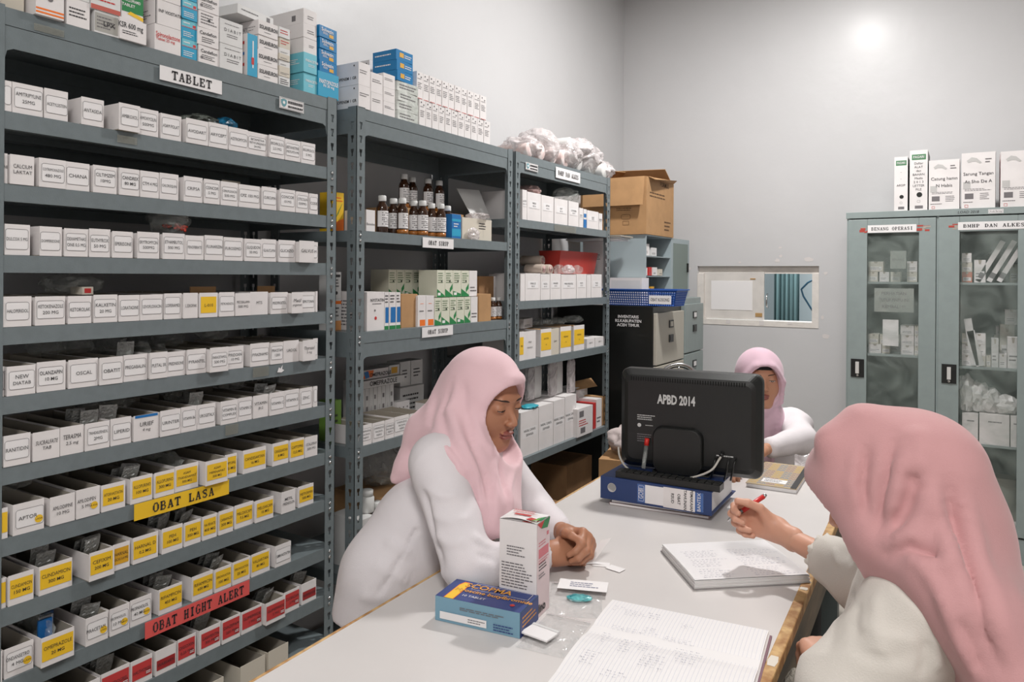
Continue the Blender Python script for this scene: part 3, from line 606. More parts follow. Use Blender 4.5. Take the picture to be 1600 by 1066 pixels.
def blister(loc, rot, label, group='blister packs in the trays', scale=1.):
    global _bl
    if _bl is None: o = blister_mesh().build('blister_pack'); _bl = o
    else: o = _bl.copy(); COL.objects.link(o)
    o.location = loc; o.rotation_euler = rot; o.scale = (scale,)*3
    return tag(o, label, 'blister pack', group)
def intray(key, n, what, zoff=.03, tilt=50, bag=None):
    t = TR[key]; l = t.location
    side = ORD[key[1]]; row = ORD[key[0]]
    for i in range(n):
        blister((l.x+.07-.022*i, l.y+rt.uniform(-.006, .006), l.z+zoff+rt.uniform(-.004, .004)), (R(rt.uniform(-12, 12)), R(-tilt+rt.uniform(-12, 12)), R(rt.uniform(-14, 14))), 'silver blister pack in the %s tray of the %s row, %s from its front' % (side, row, ORD[i]))
    if bag:
        crumple('plastic_bag', 'crumpled clear bag in the %s tray on the %s row of the left rack' % (side, row), 'bag', (l.x+.02, l.y, l.z+.012), bag, FILM, seed=key[0]*9+key[1], amp=.25, sub=3, rz=Q)
for key, n, bag in (((7, 3), 3, None), ((8, 2), 0, (.045, .16, .10)), ((8, 3), 2, None), ((8, 6), 3, None), ((8, 8), 3, None), ((9, 2), 3, None), ((9, 6), 3, None), ((9, 9), 3, None), ((6, 5), 3, None), ((6, 7), 0, (.05, .16, .08)), ((7, 2), 2, None), ((7, 6), 2, None),
                    ((5, 3), 3, None), ((5, 4), 2, None), ((5, 8), 2, (.04, .14, .09)), ((5, 12), 2, None), ((4, 5), 2, (.05, .16, .1)), ((4, 6), 0, (.04, .12, .09)), ((4, 7), 0, (.04, .12, .08)), ((7, 7), 2, None), ((9, 11), 2, None), ((8, 5), 0, None)):
    intray(key, n, '', zoff=.04 if key[0] > 4 else .045, bag=bag)
for i, c in enumerate(((28, 96, 160), (210, 214, 220), (24, 80, 140))):
    l = TR[(8, 2)].location; MBp = MB().box((-.003, -.014, 0), (.003, .014, .055), mat('sachet%d' % i, c, .35, bump=.2)); tag(MBp.build('sachet', loc=(l.x+.09-i*.016, l.y-.010+i*.010, l.z+.035), rz=R(-6+6*i)), '%s foil sachet standing in the bagged tray of the ninth row' % ('blue', 'silvery white', 'dark blue')[i], 'sachet', 'foil sachets in the bagged tray')
# goods peeping over the upper trays
a = yat(268, XR-.06, 1.70); crumple('plastic_bag', 'clear bag of red capsules lying over the third row of trays', 'bag', (XR-.07, a, 1.5635), (.10, .10, .075), FILM, seed=3, sub=3)
rr_ = random.Random(2); capm = mat('red_capsule', (196, 60, 40), .3)
for i in range(14):
    mb = MB().lathe([(.001, -.009), (.0035, -.007), (.0038, 0), (.0035, .007), (.001, .009)], capm, 8)
    o = mb.build('capsule', loc=(XR-.045+rr_.uniform(-.012, .012), a+rr_.uniform(-.024, .024), 1.578+rr_.uniform(0, .014))); o.rotation_euler = (rr_.uniform(0, 3), rr_.uniform(0, 3), 0)
    tag(o, 'red capsule in the clear bag above the third row of trays', 'capsule', 'red capsules in the clear bag')
crumple('foil_packet', 'blue patterned foil packet lying over the top row of trays', 'packet', (XR-.06, yat(352, XR-.06, 1.88), 1.862), (.06, .06, .042), mat('blue_foil', (36, 120, 160), .25, c2=(24, 60, 80), vscale=90), seed=5, sub=3, amp=.15)
crumple('plastic_bag', 'dark grey plastic bag lying over the top row of trays', 'bag', (XR-.07, yat(312, XR-.07, 1.88), 1.861), (.09, .12, .035), glassy('grey_film', (110, 116, 110), .6, .25, .6, 20), seed=6, sub=3)
crumple('plastic_bag', 'clear ribbed bag lying over the fourth row near the left', 'bag', (XR-.1, yat(112, XR-.1, 1.44), 1.411), (.12, .12, .05), FILM, seed=8, sub=3)
put(128, 146, 1.411, .018, .05, CREAM, [('q','F',.2,.2,.8,.8,REDP)], 'small_carton', 'small cream carton lying over the fourth row of trays', 'box', setb=.03)
for (p, q, z, c, lb) in ((350, 378, 1.715, CREAM, 'paper slip sticking up behind the second row of trays'), (300, 340, 1.415, KRAFT, 'brown card flap behind the fourth row of trays'), (405, 432, 1.415, KRAFT, 'second brown card flap behind the fourth row, farther right')):
    a, b = yat(p, XR-.06, z), yat(q, XR-.06, z); tag(MB().box((XR-.07, a, z-.06), (XR-.067, b, z+.012), c).build('card_flap'), lb, 'card')
for (p, z, s_) in ((72, 1.262, 1), (118, 1.262, 2), (262, 1.262, 3), (330, 1.268, 4), (140, 1.116, 5), (180, 1.116, 6), (360, 1.12, 7), (430, 1.116, 8), (230, .97, 9), (20, .97, 10)):
    crumple('plastic_bag', 'crumpled clear bag behind the trays, %s of ten from the top left' % ORD[s_-1], 'bag', (XR-.13, yat(p, XR-.13, z), z+.004), (.10, .07, .045), FILM, seed=20+s_, sub=3, group='loose bags over the trays')
# ---------------------------------------------------------------- boxes on top of the left rack
def T1(s_, u=.5, v=.5, h=.008, m=INK, b=.02, f='F'): return ('t', f, u, v, h, s_, m, b)
def stack(px0, px1, heights, cols, mks, labels, z=TOP-.004, d=.12, setb=0., grp=None, cat='box', name='medicine_box', jit=3.):
    for i, h in enumerate(heights):
        m_ = cols[i % len(cols)]; mk_ = mks[i % len(mks)] if mks else []
        put(px0, px1, z, h-.0006, d, m_, mk_, name, labels[i] if isinstance(labels, list) else labels % ORD[i], cat, grp, setb=setb+rt.uniform(0, .006), rz=rt.uniform(-jit, jit)*.5)
        z += h
lnF = [('l','F',.1,.15,.9,.4,2,INKG)]
lnL = [('l','L',.08,.2,.9,.6,4,INKG)]
Z0 = TOP-.004; G1 = 'medicine boxes on top of the left rack'
stack(2, 38, [.10, .08], [CREAM], [[('l','F',.1,.4,.9,.6,2,INKG)]], 'cream medicine box at the left end on top of the left rack, %s from below', setb=.02, grp=G1)
stack(57, 101, [.13], [WHITE], [[('q','F',0,.03,1,.06,ORANGE),('q','F',0,.09,1,.12,ORANGE),T1('ILLIN TRIHYDRATE',.5,.62,.012),T1('500 mg',.5,.5,.007,INKG),('d','F',.5,.3,.006,INKG)]], ['white medicine box with two orange stripes along its bottom edge'], setb=-.012, grp=G1, d=.14)
stack(103, 140, [.062, .05, .05], [WHITE, WHITE2], [[('l','F',.1,.3,.9,.7,3,INK)], [('l','F',.1,.2,.9,.8,3,INKG)]], 'white medicine box right of the orange striped box, %s from below', grp=G1)
stack(148, 186, [.052], [WHITE2], [[('q','F',.02,.08,.98,.9,mat('shrink_grey', (170,168,162), .4)),('l','F',.1,.2,.9,.8,4,INKG),('t','F',.6,.45,.012,'LPX',INK,.02)]], ['grey shrink-wrapped pack on top of the left rack'], grp=G1)
stack(187, 229, [.052], [WHITE], [[('t','F',.4,.66,.013,'KSR 600 mg',INK,.02),('l','F',.1,.25,.8,.45,2,INK)]], ['white medicine box marked in black, under the green box'], grp=G1, setb=-.006)
stack(143, 189, [.05], [WHITE2], [[('q','F',0,0,1,.22,mat('rust', (190,96,84), .5)),('l','F',.1,.4,.9,.9,3,REDP)]], ['white medicine box with red print resting on the shrink-wrapped pack'], z=Z0+.052, grp=G1, setb=-.004)
stack(190, 224, [.06], [WHITE], [[('q','F',0,.28,1,1,GREEN),('p','F',[(.25,.2),(1,.05),(1,.2),(.4,.32)],YEL),('t','F',.4,.75,.011,'METOCLOPRAMID',PAPER,.02),T1('TABLET',.3,.55,.007,PAPER)]], ['green and yellow medicine box near the left end of the rack top'], z=Z0+.052, grp=G1, setb=-.004)
stack(190, 226, [.04], [WHITE2], [lnF], ['white medicine box lying on the green and yellow box'], z=Z0+.112, grp=G1)
stack(242, 283, [.066, .062, .06], [WHITE], [[('t','F',.5,.62,.012,'Spironolactone',REDP,.02),T1('Tablet 25 mg',.4,.45,.007,REDP),('q','L',.3,.35,.4,.75,INKG)], [('q','F',.02,0,.05,1,INK),('q','F',.07,0,.08,1,INK),T1('INF VIOSTATIN',.6,.55,.008),*lnL], [('q','F',.02,0,.05,1,INK),T1('INDOFLAZIN 400',.6,.6,.009),('l','F',.3,.3,.8,.5,2,INKG)]], 'white medicine box with red or black print left of the blue stack, %s from below', grp=G1)
tealtop = [('q','F',0,.62,1,1,TEAL),('q','F',0,.6,1,.63,REDP),('q','F',.72,.66,.92,.8,REDP),('l','F',.1,.1,.8,.4,3,PAPER),('l','F',.1,.75,.6,.9,1,PAPER)]
stack(284, 308, [.05, .05, .05, .05], [BLUE], [tealtop], 'sky blue medicine box with a pale top band, %s from below in its stack', grp=G1)
stack(309, 342, [.046, .046, .044, .044], [WHITE], [[T1('Candefion',.5,.68,.009),('l','F',.15,.2,.85,.5,3,INK),('d','F',.15,.3,.004,INKG)], [T1('Candefion',.5,.7,.009),('l','F',.2,.15,.8,.5,3,INK)], [('l','F',.1,.2,.9,.9,4,INKG),('d','F',.5,.5,.004,INK)]], 'white medicine box right of the blue stack, %s from below', grp=G1)
stack(343, 379, [.068, .066], [WHITE2], [[('t','F',.55,.58,.009,'D I A B I T',INK,.0),('l','F',.3,.28,.9,.45,2,INKG),('l','F',.2,.8,.9,.86,1,INKG)]], 'large white medicine box of the pair left of the upright blue box, %s from below', grp=G1, d=.14)
bd = [('q','F',0,0,1,1,BLUE,.0003),('q','F',.5,.2,.62,.85,PAPER,.0006),('q','F',.4,.28,.66,.45,REDP,.0009)]+[('q','L',.15+.35*(i%2)+.1*(i//6),.1+.13*(i%6),.27+.35*(i%2)+.1*(i//6),.17+.13*(i%6),REDP if i%3 else BLUED) for i in range(12)]
stack(386, 402, [.118], [WHITE], [bd], ['upright blue medicine box with a speckled side on the left rack'], grp=G1, jit=0, d=.04, setb=-.004)
sol = [T1('SOLANEURON',.52,.55,.011,INK,.05),('l','F',.3,.2,.75,.3,1,INKG),*lnL]
stack(403, 434, [.042, .042, .042, .042], [WHITE], [sol], 'white medicine box with bold black print, %s from below in its stack', grp=G1)
put(366, 428, Z0+.169, .026, .09, WHITE2, [('q','F',.8,.3,.9,.8,INKG),('l','F',.1,.4,.6,.7,1,INKG)], 'medicine_box', 'long flat white box laid across the top of its stack', 'box', G1, setb=.02, rz=6)
redt = [('l','F',.1,.3,.9,.8,2,REDP)]
stack(436, 453, [.03, .03, .018, .018, .018, .03, .03], [WHITE2, CREAM], [[('l','F',.1,.2,.9,.8,3,INK)], lnF, lnF, lnF, lnF, redt, redt], 'thin white medicine box left of the pale teal boxes, %s from below', grp=G1, setb=.012)
tl = [T1('PARACETIN',.6,.6,.008,PAPER),('l','F',.35,.3,.85,.45,2,PAPER),('d','L',.3,.5,.008,PAPER),('l','L',.6,.4,.9,.7,3,PAPER)]
stack(474, 495, [.06, .06, .046, .044, .044], [TEAL, TEAL, WHITE, WHITE, WHITE], [tl, tl, [('q','L',.5,.2,.62,.7,INKG),('l','F',.4,.4,.9,.6,2,INKG)], [('l','L',.2,.4,.8,.6,1,REDP),('l','F',.3,.3,.8,.6,2,INKG)], [('q','L',.7,.2,.8,.6,INKG),('l','F',.3,.3,.8,.6,2,INKG)]],
      ['pale teal medicine box, bottom of its stack', 'pale teal medicine box, second in its stack', 'white medicine box resting on the two pale teal boxes', 'white medicine box above the lowest white one over the teal boxes', 'white medicine box at the top of the stack over the teal boxes'], grp=G1, d=.17, jit=1)
bb = [('q','F',.55,.15,.8,.45,YEL2,.0006),T1('Solvezin',.45,.68,.012,PAPER),('l','F',.2,.3,.5,.5,2,PAPER)]
stack(497, 529, [.078], [BLUE], [[T1('PANTOPAZOLE',.5,.6,.013,PAPER,.03),T1('IN 30 mg',.5,.45,.009,PAPER)]], ['large bright blue medicine box at the right end of the left rack'], grp=G1, jit=0)
stack(497, 526, [.036, .036, .034, .036], [mat('mid_blue_card', (20, 120, 176), .35)], [bb], 'blue medicine box with a yellow tag on the left rack, %s of four from below', z=Z0+.078, grp=G1, jit=8)
crumple('plastic_bag', 'clear crumpled wrap behind the top boxes at the right of the left rack', 'bag', (XR-.28, 1.62, Z0), (.2, .25, .24), FILM, seed=41, sub=4)
# ================================================================ middle rack
GB = mat('brown_glass', (58, 34, 20), .12, coat=.5); SY = mat('amber_syrup', (176, 110, 50), .25); CAPW = mat('white_cap', (216, 216, 214), .45)
_bt = {}
def bottle(loc, label, group, s=1.0, yaw=0, kind=0):
    t = thing('syrup_bottle', label, 'bottle', loc, yaw, group)
    if (s, kind) not in _bt:
        a = MB().lathe([(.017*s, 0), (.0185*s, .004*s), (.0185*s, .078*s), (.0165*s, .086*s), (.0105*s, .096*s), (.0105*s, .104*s)], GB, 20)
        a.lathe([(.0187*s, .003*s), (.0187*s, .016*s)], SY, 20) if kind == 0 else None
        o1 = a.build('glass_body', t)
        c = MB().lathe([(.0125*s, .101*s), (.0128*s, .103*s), (.0126*s, .117*s), (.011*s, .119*s)], CAPW, 20); o2 = c.build('cap', t)
        l = MB(); n = 14; r = .0191*s
        for k in range(n):
            q0, q1 = R(-200+k*220/n), R(-200+(k+1)*220/n)
            l.add([(r*math.cos(q0), r*math.sin(q0), .02*s), (r*math.cos(q1), r*math.sin(q1), .02*s), (r*math.cos(q1), r*math.sin(q1), .07*s), (r*math.cos(q0), r*math.sin(q0), .07*s)], [(0,1,2,3)], PAPER)
        r2 = r+.0003
        for k in range(3, 12):
            q0, q1 = R(-200+k*220/n), R(-200+(k+.8)*220/n)
            for z in (.062, .055, .046, .040, .034, .027):
                if (k*7+int(z*1000)) % 5: l.add([(r2*math.cos(q0), r2*math.sin(q0), z*s), (r2*math.cos(q1), r2*math.sin(q1), z*s), (r2*math.cos(q1), r2*math.sin(q1), (z+.0025)*s), (r2*math.cos(q0), r2*math.sin(q0), (z+.0025)*s)], [(0,1,2,3)], INKG)
        o3 = l.build('bottle_label', t); _bt[(s, kind)] = (o1, o2, o3)
    else:
        for q in _bt[(s, kind)]: c = q.copy(); COL.objects.link(c); c.parent = t
    return t
z = 1.611
for i, p in enumerate((597, 614.5, 628.5, 646.5, 660, 674, 688.5, 699)):
    sb = (.055, .085, .05, .07, .04, .075, .05, .08)[i]; y = yat(p, XR-sb, z)
    bottle((XR-sb, y, z), 'brown glass syrup bottle in the front row, %s from the left' % ORD[i], 'syrup bottles in the front row', 1.12, R(rt.uniform(60, 120)), 0 if i > 1 else 1)
a, b = yat(595, XR-.2, z), yat(702, XR-.2, z)
carton('kraft_carton', 'low brown carton behind the front row of syrup bottles', 'box', (XR-.2, (a+b)/2, z), Q, (b-a, .15, .112), KRAFT)
for i, p in enumerate((631, 653, 668.5, 686)):
    sb = .16; y = yat(p, XR-sb, 1.72); bottle((XR-sb-(.03 if i in (1,) else 0), y, z+.1125), 'brown glass syrup bottle standing on the brown carton, %s from the left' % ORD[i], 'syrup bottles standing on the brown carton', 1.12, R(rt.uniform(60, 120)))
G2 = 'goods on the upper shelf of the middle rack'
put(572, 586, 1.61, .075, .1, WHITE, [('t','F',.5,.35,.009,'Benadex',INK)], 'small_carton', 'small open white box at the left end of the bottle shelf', 'box', setb=.03)
put(706, 720, 1.61, .098, .07, BLUED, [('q','F',0,.1,1,.4,BLUE),('q','F',0,.7,1,.8,BLUE),('l','F',.2,.45,.8,.65,2,PAPER)], 'small_carton', 'blue medicine box right of the syrup bottles', 'box', setb=.03)
put(722, 768, 1.61, .09, .06, CREAM, [('l','F',.55,.5,.8,.85,3,INK),('q','F',.7,.12,.703,.98,INKG)], 'small_carton', 'cream box on the bottle shelf under the small white bag', 'box', setb=.03)
crumple('plastic_bag', 'small white plastic bag lying on the cream box', 'bag', (XR-.06, yat(742, XR-.07, 1.7), 1.701), (.1, .08, .03), FILMW, 31, sub=3)
crumple('plastic_bag', 'small white knotted bag in front of the cream box', 'bag', (XR-.014, yat(741, XR-.012, 1.62), 1.6105), (.026, .08, .05), FILMW, 32, sub=3)
y0_, y1_ = yat(735, XR-.1, 1.8), min(2.795, yat(787, XR-.1, 1.8))
o_ = MB().box((XR-.30, y0_+.03, 1.611), (XR-.103, y1_, 1.698), WHITE2).build('white_carton'); tag(o_, 'large white carton with a sloping lid at the right end of the bottle shelf', 'box')
MB().add([(XR-.10, y0_+.03, 1.7), (XR-.17, y0_, 1.84), (XR-.17, y1_, 1.85), (XR-.10, y1_, 1.705), (XR-.103, y0_+.03, 1.7), (XR-.173, y0_, 1.84), (XR-.173, y1_, 1.85), (XR-.103, y1_, 1.705)], [(0,1,2,3),(7,6,5,4),(0,4,5,1),(1,5,6,2),(2,6,7,3),(3,7,4,0)], WHITE2).build('lid', o_)
# seen between the left and middle racks
z1 = 1.0
put(519, 537, 1.61, .135, .06, YEL, [('p','F',[(0,0),(1,0),(1,.35),(0,.2)],ORANGE),('p','F',[(.2,.3),(.5,.5),(.8,.7),(.9,.75),(.5,.45)],GREEN),('l','F',.2,.75,.9,.9,2,ORANGE)], 'small_carton', 'yellow and orange box seen between the two nearer racks', 'box', setb=.13)
put(518, 533, 1.271, .11, .06, WHITE2, [('q','F',0,.82,1,.92,ORANGE),('q','F',0,0,1,.3,mat('peach_print', (226,160,100), .5)),('l','F',.2,.4,.8,.75,3,INK)], 'small_carton', 'white and orange box seen between the two nearer racks, the lower one', 'box', setb=.13)
put(518, 533, 1.3815, .09, .06, WHITE2, [('q','F',.1,.8,.9,.9,INK),('l','F',.2,.4,.8,.75,3,INK),('d','F',.5,.2,.006,INK)], 'small_carton', 'white box with a black band resting on the white and orange one', 'box', setb=.13)
put(518, 533, .890, .14, .06, mat('lime_card', (120, 160, 70), .5), [('l','F',.2,.3,.8,.7,3,INK)], 'small_carton', 'lime green box seen low between the two nearer racks', 'box', setb=.13)
# second shelf: eye drops, nystatin, green and white boxes
z = 1.271
def bx(p0, p1, zz, h, m, mk, lb, grp=None, sb=.02, d=.06, name='medicine_box', cat='box', rz=0): return put(p0, p1, zz, h, d, m, mk, name, lb, cat, grp, setb=sb, rz=rz)
bx(573, 600, z, .133, WHITE, [('t','F',.6,.78,.011,'NYSTATIN',INK,.02),('l','F',.3,.66,.9,.72,1,INKG),('d','F',.5,.32,.006,REDP),('d','F',.45,.52,.004,INKG),('l','L',.1,.1,.9,.8,8,INKG)], 'white box with a red dot at the left end of the lower sirup shelf', d=.2)
blu = [('q','F',0,0,1,.1,GREEN),('q','F',.2,.18,1,.6,BLUED),('l','F',.1,.7,.9,.95,3,INK),('q','F',0,.1,1,.14,PAPER)]
for i, (a, b) in enumerate(((600.5, 607), (608, 618), (618.5, 625.5))): bx(a, b, z, .13, WHITE, blu, 'white box with a blue panel beside the red-dotted box, %s from the left' % ORD[i], 'white boxes with blue panels', d=.12)
bx(627, 652, z, .122, KRAFT, [], 'plain brown carton on the lower sirup shelf', d=.22, sb=.03)
for i, (a, b) in enumerate(((652.5, 665), (665.5, 678))): bx(a, b, z, .115, WHITE, [('q','F',.25,.02,.95,.22,ORANGE),('l','F',.3,.72,.8,.76,1,ORANGE),('l','F',.2,.45,.9,.55,1,INKG)], '%s white box with an orange block at its foot' % ('left', 'right')[i], 'white boxes with orange blocks')
gm = lambda k: [('p','F',[(0,.3),(1,.05),(1,0),(0,0)] if k % 3 else [(0,.22),(1,.1),(1,0),(0,0)],GREEN),('q','F',.1,.06,.45,.16,PAPER,.0008) if k % 2 else ('p','F',[(.6,.15),(.95,.3),(.95,.5),(.6,.32)],GREEN),('l','F',.12,.5,.9,.92,5,mat('sage_print',(120,140,110),.6)),('d','F',.6,.58,.004,INK)]
GP = mat('pale_green_card', (214, 214, 196), .55)
for i, (a, b) in enumerate(((679, 689), (689.5, 702), (702.5, 713), (713.5, 725), (725.5, 735), (735.5, 746))):
    bx(a, b, z, .105, GP if i < 5 else WHITE, gm(i) if i < 5 else lnF, 'cream and green box in the lower layer, %s from the left' % ORD[i] if i < 5 else 'plain white box ending the lower green layer', 'green and cream boxes, lower layer', d=.1)
bx(608, 678, z, .107, GP, gm(2), 'long cream carton carrying the upper green layer at its left', sb=.15, d=.14)
bx(679, 735, z, .107, GP, gm(2), 'second long cream carton behind the lower green layer', sb=.15, d=.14)
for i in range(11):
    a = 607+i*12.6; sb = .15 if i < 6 else .03
    bx(a, a+12.3, z+.1075, .105, GP if i < 10 else WHITE, gm(i+1) if i < 10 else lnF, 'cream and green box in the upper layer, %s from the left' % ORD[i] if i < 10 else 'plain white box ending the upper green layer', 'green and cream boxes, upper layer', sb=sb, d=.09)
bx(748, 767, z, .115, KRAFT, [], 'small brown carton right of the green boxes', sb=.02, d=.07)
bx(748, 790, z, .19, KRAFTD, [('q','F',.9,0,1,1,WHITE)], 'large dark brown carton at the right end of the lower sirup shelf', sb=.085, d=.16)
for i, p in enumerate((770, 779)): bottle((XR-.05, yat(p, XR-.05, z), z), '%s brown bottle at the right end of the lower sirup shelf' % ('left', 'right')[i], 'brown bottles at the right shelf end', .82, R(90))
# third shelf, behind the standing woman
z = .890
for i, (a, b) in enumerate(((563, 583), (584, 603), (603.5, 618), (619, 642), (643, 668), (700, 724), (726, 750), (752, 776))):
    tray(a, b, z, 'w', ['OMEPRAZOLE', 'RACIKAN', 'INJEKSI'], 'low white tray on the third shelf of the middle rack, %s from the left' % ORD[i], 'low white trays of the middle rack', h=.068, d=.16, setb=.004)
for i in range(8):
    bx(564+i*6.4, 570+i*6.4, z, .15, WHITE2, [('l','F',.2,.1,.8,.9,3,INKG)] if i % 2 else [('t','F',.5,.5,.01,'OMEPRAZOLE',INKG,0,Q)], 'narrow upright white box behind the low trays, %s from the left' % ORD[i], 'narrow upright white boxes', sb=.18, d=.09)
bx(564, 632, z+.151, .028, WHITE2, [('t','F',.5,.5,.018,'OMEPRAZOLE',INK,.02)], 'long flat white box lying on the narrow upright boxes', sb=.18, d=.09)
bx(564, 607, z+.18, .035, WHITE, [('t','F',.7,.4,.014,'OMEPRAZOLE',INK,.03),('p','F',[(.05,.1),(.4,.2),(.45,.9),(.2,.95)],ORANGE),('p','F',[(.15,.1),(.3,.2),(.25,.9),(.1,.8)],BLUED)], 'white box with a colourful swirl on top of the upright boxes', sb=.2, d=.08)
for i, (a, b) in enumerate(((608, 624), (625, 641), (642, 660))): bx(a, b, z+.18 if i == 0 else z+.12, .04 if i == 0 else .1, WHITE2, [('q','F',.2,.2,.8,.8,YEL2)] if i == 0 else [('l','F',.2,.3,.8,.7,3,INK)], '%s behind the standing woman' % ('small box with a mustard label', 'white box right of the mustard-labelled one', 'white box farthest right of the three')[i], sb=.2 if i == 0 else .24, d=.07)
bx(625, 662, z, .118, WHITE2, [('l','F',.1,.2,.9,.8,4,INK)], 'wide white box carrying two smaller ones behind the standing woman', sb=.22, d=.1)
bx(620, 640, z, .078, WHITE, [('d','F',.2,.7,.003,INK),('d','F',.5,.7,.003,INK),('d','F',.8,.7,.003,INK)], 'white box with a row of black dots', sb=.17, d=.035)
# bottom shelves
z = .46
bx(562, 585, z, .17, WHITE2, [('l','F',.1,.3,.8,.6,3,INKG)], 'white carton on the fourth shelf of the middle rack', sb=.03, d=.14)
tag(MB().lathe([(.024, 0), (.026, .003), (.026, .05), (.022, .055), (.022, .056)], CAPW, 20).lathe([(.0225, .056), (.0225, .075), (.02, .077)], CAPW, 20).build('pill_jar', loc=(XR-.08, yat(573, XR-.08, .63), z+.171)), 'white plastic pill jar with a screw cap standing on the white carton', 'jar', 'white pill jars')
tag(MB().lathe([(.03, 0), (.032, .003), (.032, .15), (.026, .165), (.026, .166)], CAPW, 20).lathe([(.027, .166), (.027, .19), (.024, .192)], CAPW, 20).build('pill_jar', loc=(XR-.07, yat(594, XR-.07, .55), z+.001)), 'tall white plastic pill jar right of the white carton', 'jar', 'white pill jars')
bx(600, 660, z, .2, KRAFT, [], 'brown carton on the fourth shelf behind the standing woman', sb=.06, d=.25)
crumple('plastic_bag', 'large clear plastic bag hanging over the fourth shelf of the middle rack', 'bag', (XR-.2, yat(596, XR-.2, .7), .662), (.18, .2, .19), FILM, 51, sub=4)
crumple('plastic_bag', 'clear plastic bag on the bottom shelf of the middle rack', 'bag', (XR-.2, 2.45, .101), (.3, .4, .25), FILM, 52, sub=4)
bx(690, 740, .46, .16, WHITE2, lnF, 'white carton near the right end of the fourth shelf', sb=.05, d=.2)
# top of the middle rack
Z2 = TOP-.006; GT = 'white boxes on top of the middle rack'
for j, (a, b, n, h, sb, d) in enumerate(((560, 578.5, 2, .075, .0, .13), (579.5, 598, 2, .066, .005, .12), (599, 617, 3, .048, .005, .11))):
    for k in range(n): put(a, b, Z2+k*(h+.0005), h, d, WHITE, [('l','F',.1,.5,.9,.7,2,INKG),('t','L',.5,.3,.010,'MEROPENEM 1 GR',INK,.02),('d','L',.85,.85,.003,INK)], 'medicine_box', 'white medicine box on the middle rack, %s column, %s from below' % (ORD[j], ORD[k]), 'box', GT, setb=sb)
put(577, 597, Z2, .151, .1, WHITE, lnF, 'medicine_box', 'tall white medicine box behind the second column', 'box', GT, setb=.16)
put(577, 597, Z2+.1515, .085, .1, WHITE, [('l','F',.1,.3,.9,.5,2,INKG),('d','L',.85,.85,.003,INK)], 'medicine_box', 'white medicine box topping the group on the middle rack', 'box', GT, setb=.16)
for k in range(4): put(621, 653, Z2+k*.0345, .034, .07, FILM if False else mat('shrink_white', (196, 200, 194), .25, bump=.5, bscale=40, c2=(226, 228, 224), vscale=30), [('l','F',.1,.2,.9,.8,2,INKG)], 'shrink_wrapped_pack', 'shrink-wrapped clear pack on the middle rack, %s from below' % ORD[k], 'pack', 'shrink-wrapped packs', setb=.01, rz=rt.uniform(-3, 3))
for k in range(3): put(619, 645, Z2+.1385+k*.0365, .036, .11, mat('mid_blue_card', (20, 120, 176), .35), [('q','F',.2,.3,.45,.75,YEL2,.0006),('l','F',.5,.3,.95,.7,2,PAPER),('l','L',.1,.4,.9,.7,1,PAPER)], 'medicine_box', 'blue medicine box with yellow tag on the middle rack, %s from below' % ORD[k], 'box', 'blue boxes on the middle rack', setb=.01, rz=rt.uniform(-4, 4))
wm = [('l','F',.15,.35,.85,.62,4,INKG),('d','F',.3,.9,.003,INK),('d','F',.7,.82,.003,INK),('q','F',.1,.01,.9,.03,REDP),('l','F',.1,.72,.9,.77,1,INKG)]
for lay in range(2):
    for k in range(11):
        a = (655 if lay == 0 else 651)+k*(10.1 if lay == 0 else 9.9)
        put(a, a+9.7, Z2+lay*.1005, .1, .05, WHITE, wm, 'medicine_box', 'small upright white box, %s from the left in the %s layer on the middle rack' % (ORD[k], ('lower', 'upper')[lay]), 'box', 'small upright boxes on the middle rack', setb=.02+.002*(k % 2))
# ================================================================ farthest rack
z = 1.720
lab = lambda s_: [('q','F',.15,.45,.85,.72,PAPER),('t','F',.5,.62,.009,s_,INK),('t','F',.5,.52,.007,'NO 18',INK),('q','F',.1,.43,.9,.435,INKG)]
for i, (a, b, h, s_) in enumerate(((816, 823, .135, 'ACID'), (823.5, 845, .13, 'INFUS'), (845.5, 865, .128, 'INTRA'), (866, 887, .125, 'NGT'), (888, 904, .125, 'CATHETER'), (904.5, 911, .10, 'KASA'), (917, 935, .095, 'SPUIT'), (935.5, 941, .09, 'JARUM'))):
    bx(a, b, z, h, WHITE, lab(s_), 'white file box on the top shelf of the farthest rack, %s from the left' % ORD[i], 'white file boxes, top shelf of the farthest rack', sb=.005, d=.22)
bx(911.5, 916.5, z, .098, WHITE, [('q','F',0,0,1,.45,BLUED),('q','F',.1,.55,.9,.75,BLUED)], 'white box with a deep blue end among the file boxes', sb=.005, d=.2)
crumple('plastic_bag', 'shiny clear bag lying on the file boxes of the farthest rack', 'bag', (XR-.09, yat(884, XR-.09, 1.87), 1.8515), (.12, .17, .075), FILM, 61, sub=4)
crumple('plastic_bag', 'pinkish bag at the left end over the file boxes', 'bag', (XR-.11, yat(826, XR-.11, 1.87), 1.8565), (.12, .1, .05), mat('pink_pack', (190, 160, 156), .4), 62, sub=3)
z = 1.350
for i, (a, b, s_) in enumerate(((813, 820, ''), (820.5, 844, 'WING 25'), (844.5, 859, 'PASTA'), (859.5, 876, 'WINGED'), (876.5, 900, 'WING PEDIATRIC'), (900.5, 916, 'PASTA'), (916.5, 923, ''), (923.5, 940, 'VALVE'))):
    bx(a, b, z, .122+.004*(i % 2), WHITE, lab(s_) if s_ else [], 'white file box on the second shelf of the farthest rack, %s from the left' % ORD[i], 'white file boxes, second shelf of the farthest rack', sb=.004, d=.17)
MB_ = MB(); a, b = yat(868, XR-.1, 1.5), min(3.85, yat(934, XR-.1, 1.5))
RC = mat('red_crate', (168, 52, 44), .5)
x0, x1 = XR-.20, XR-.07
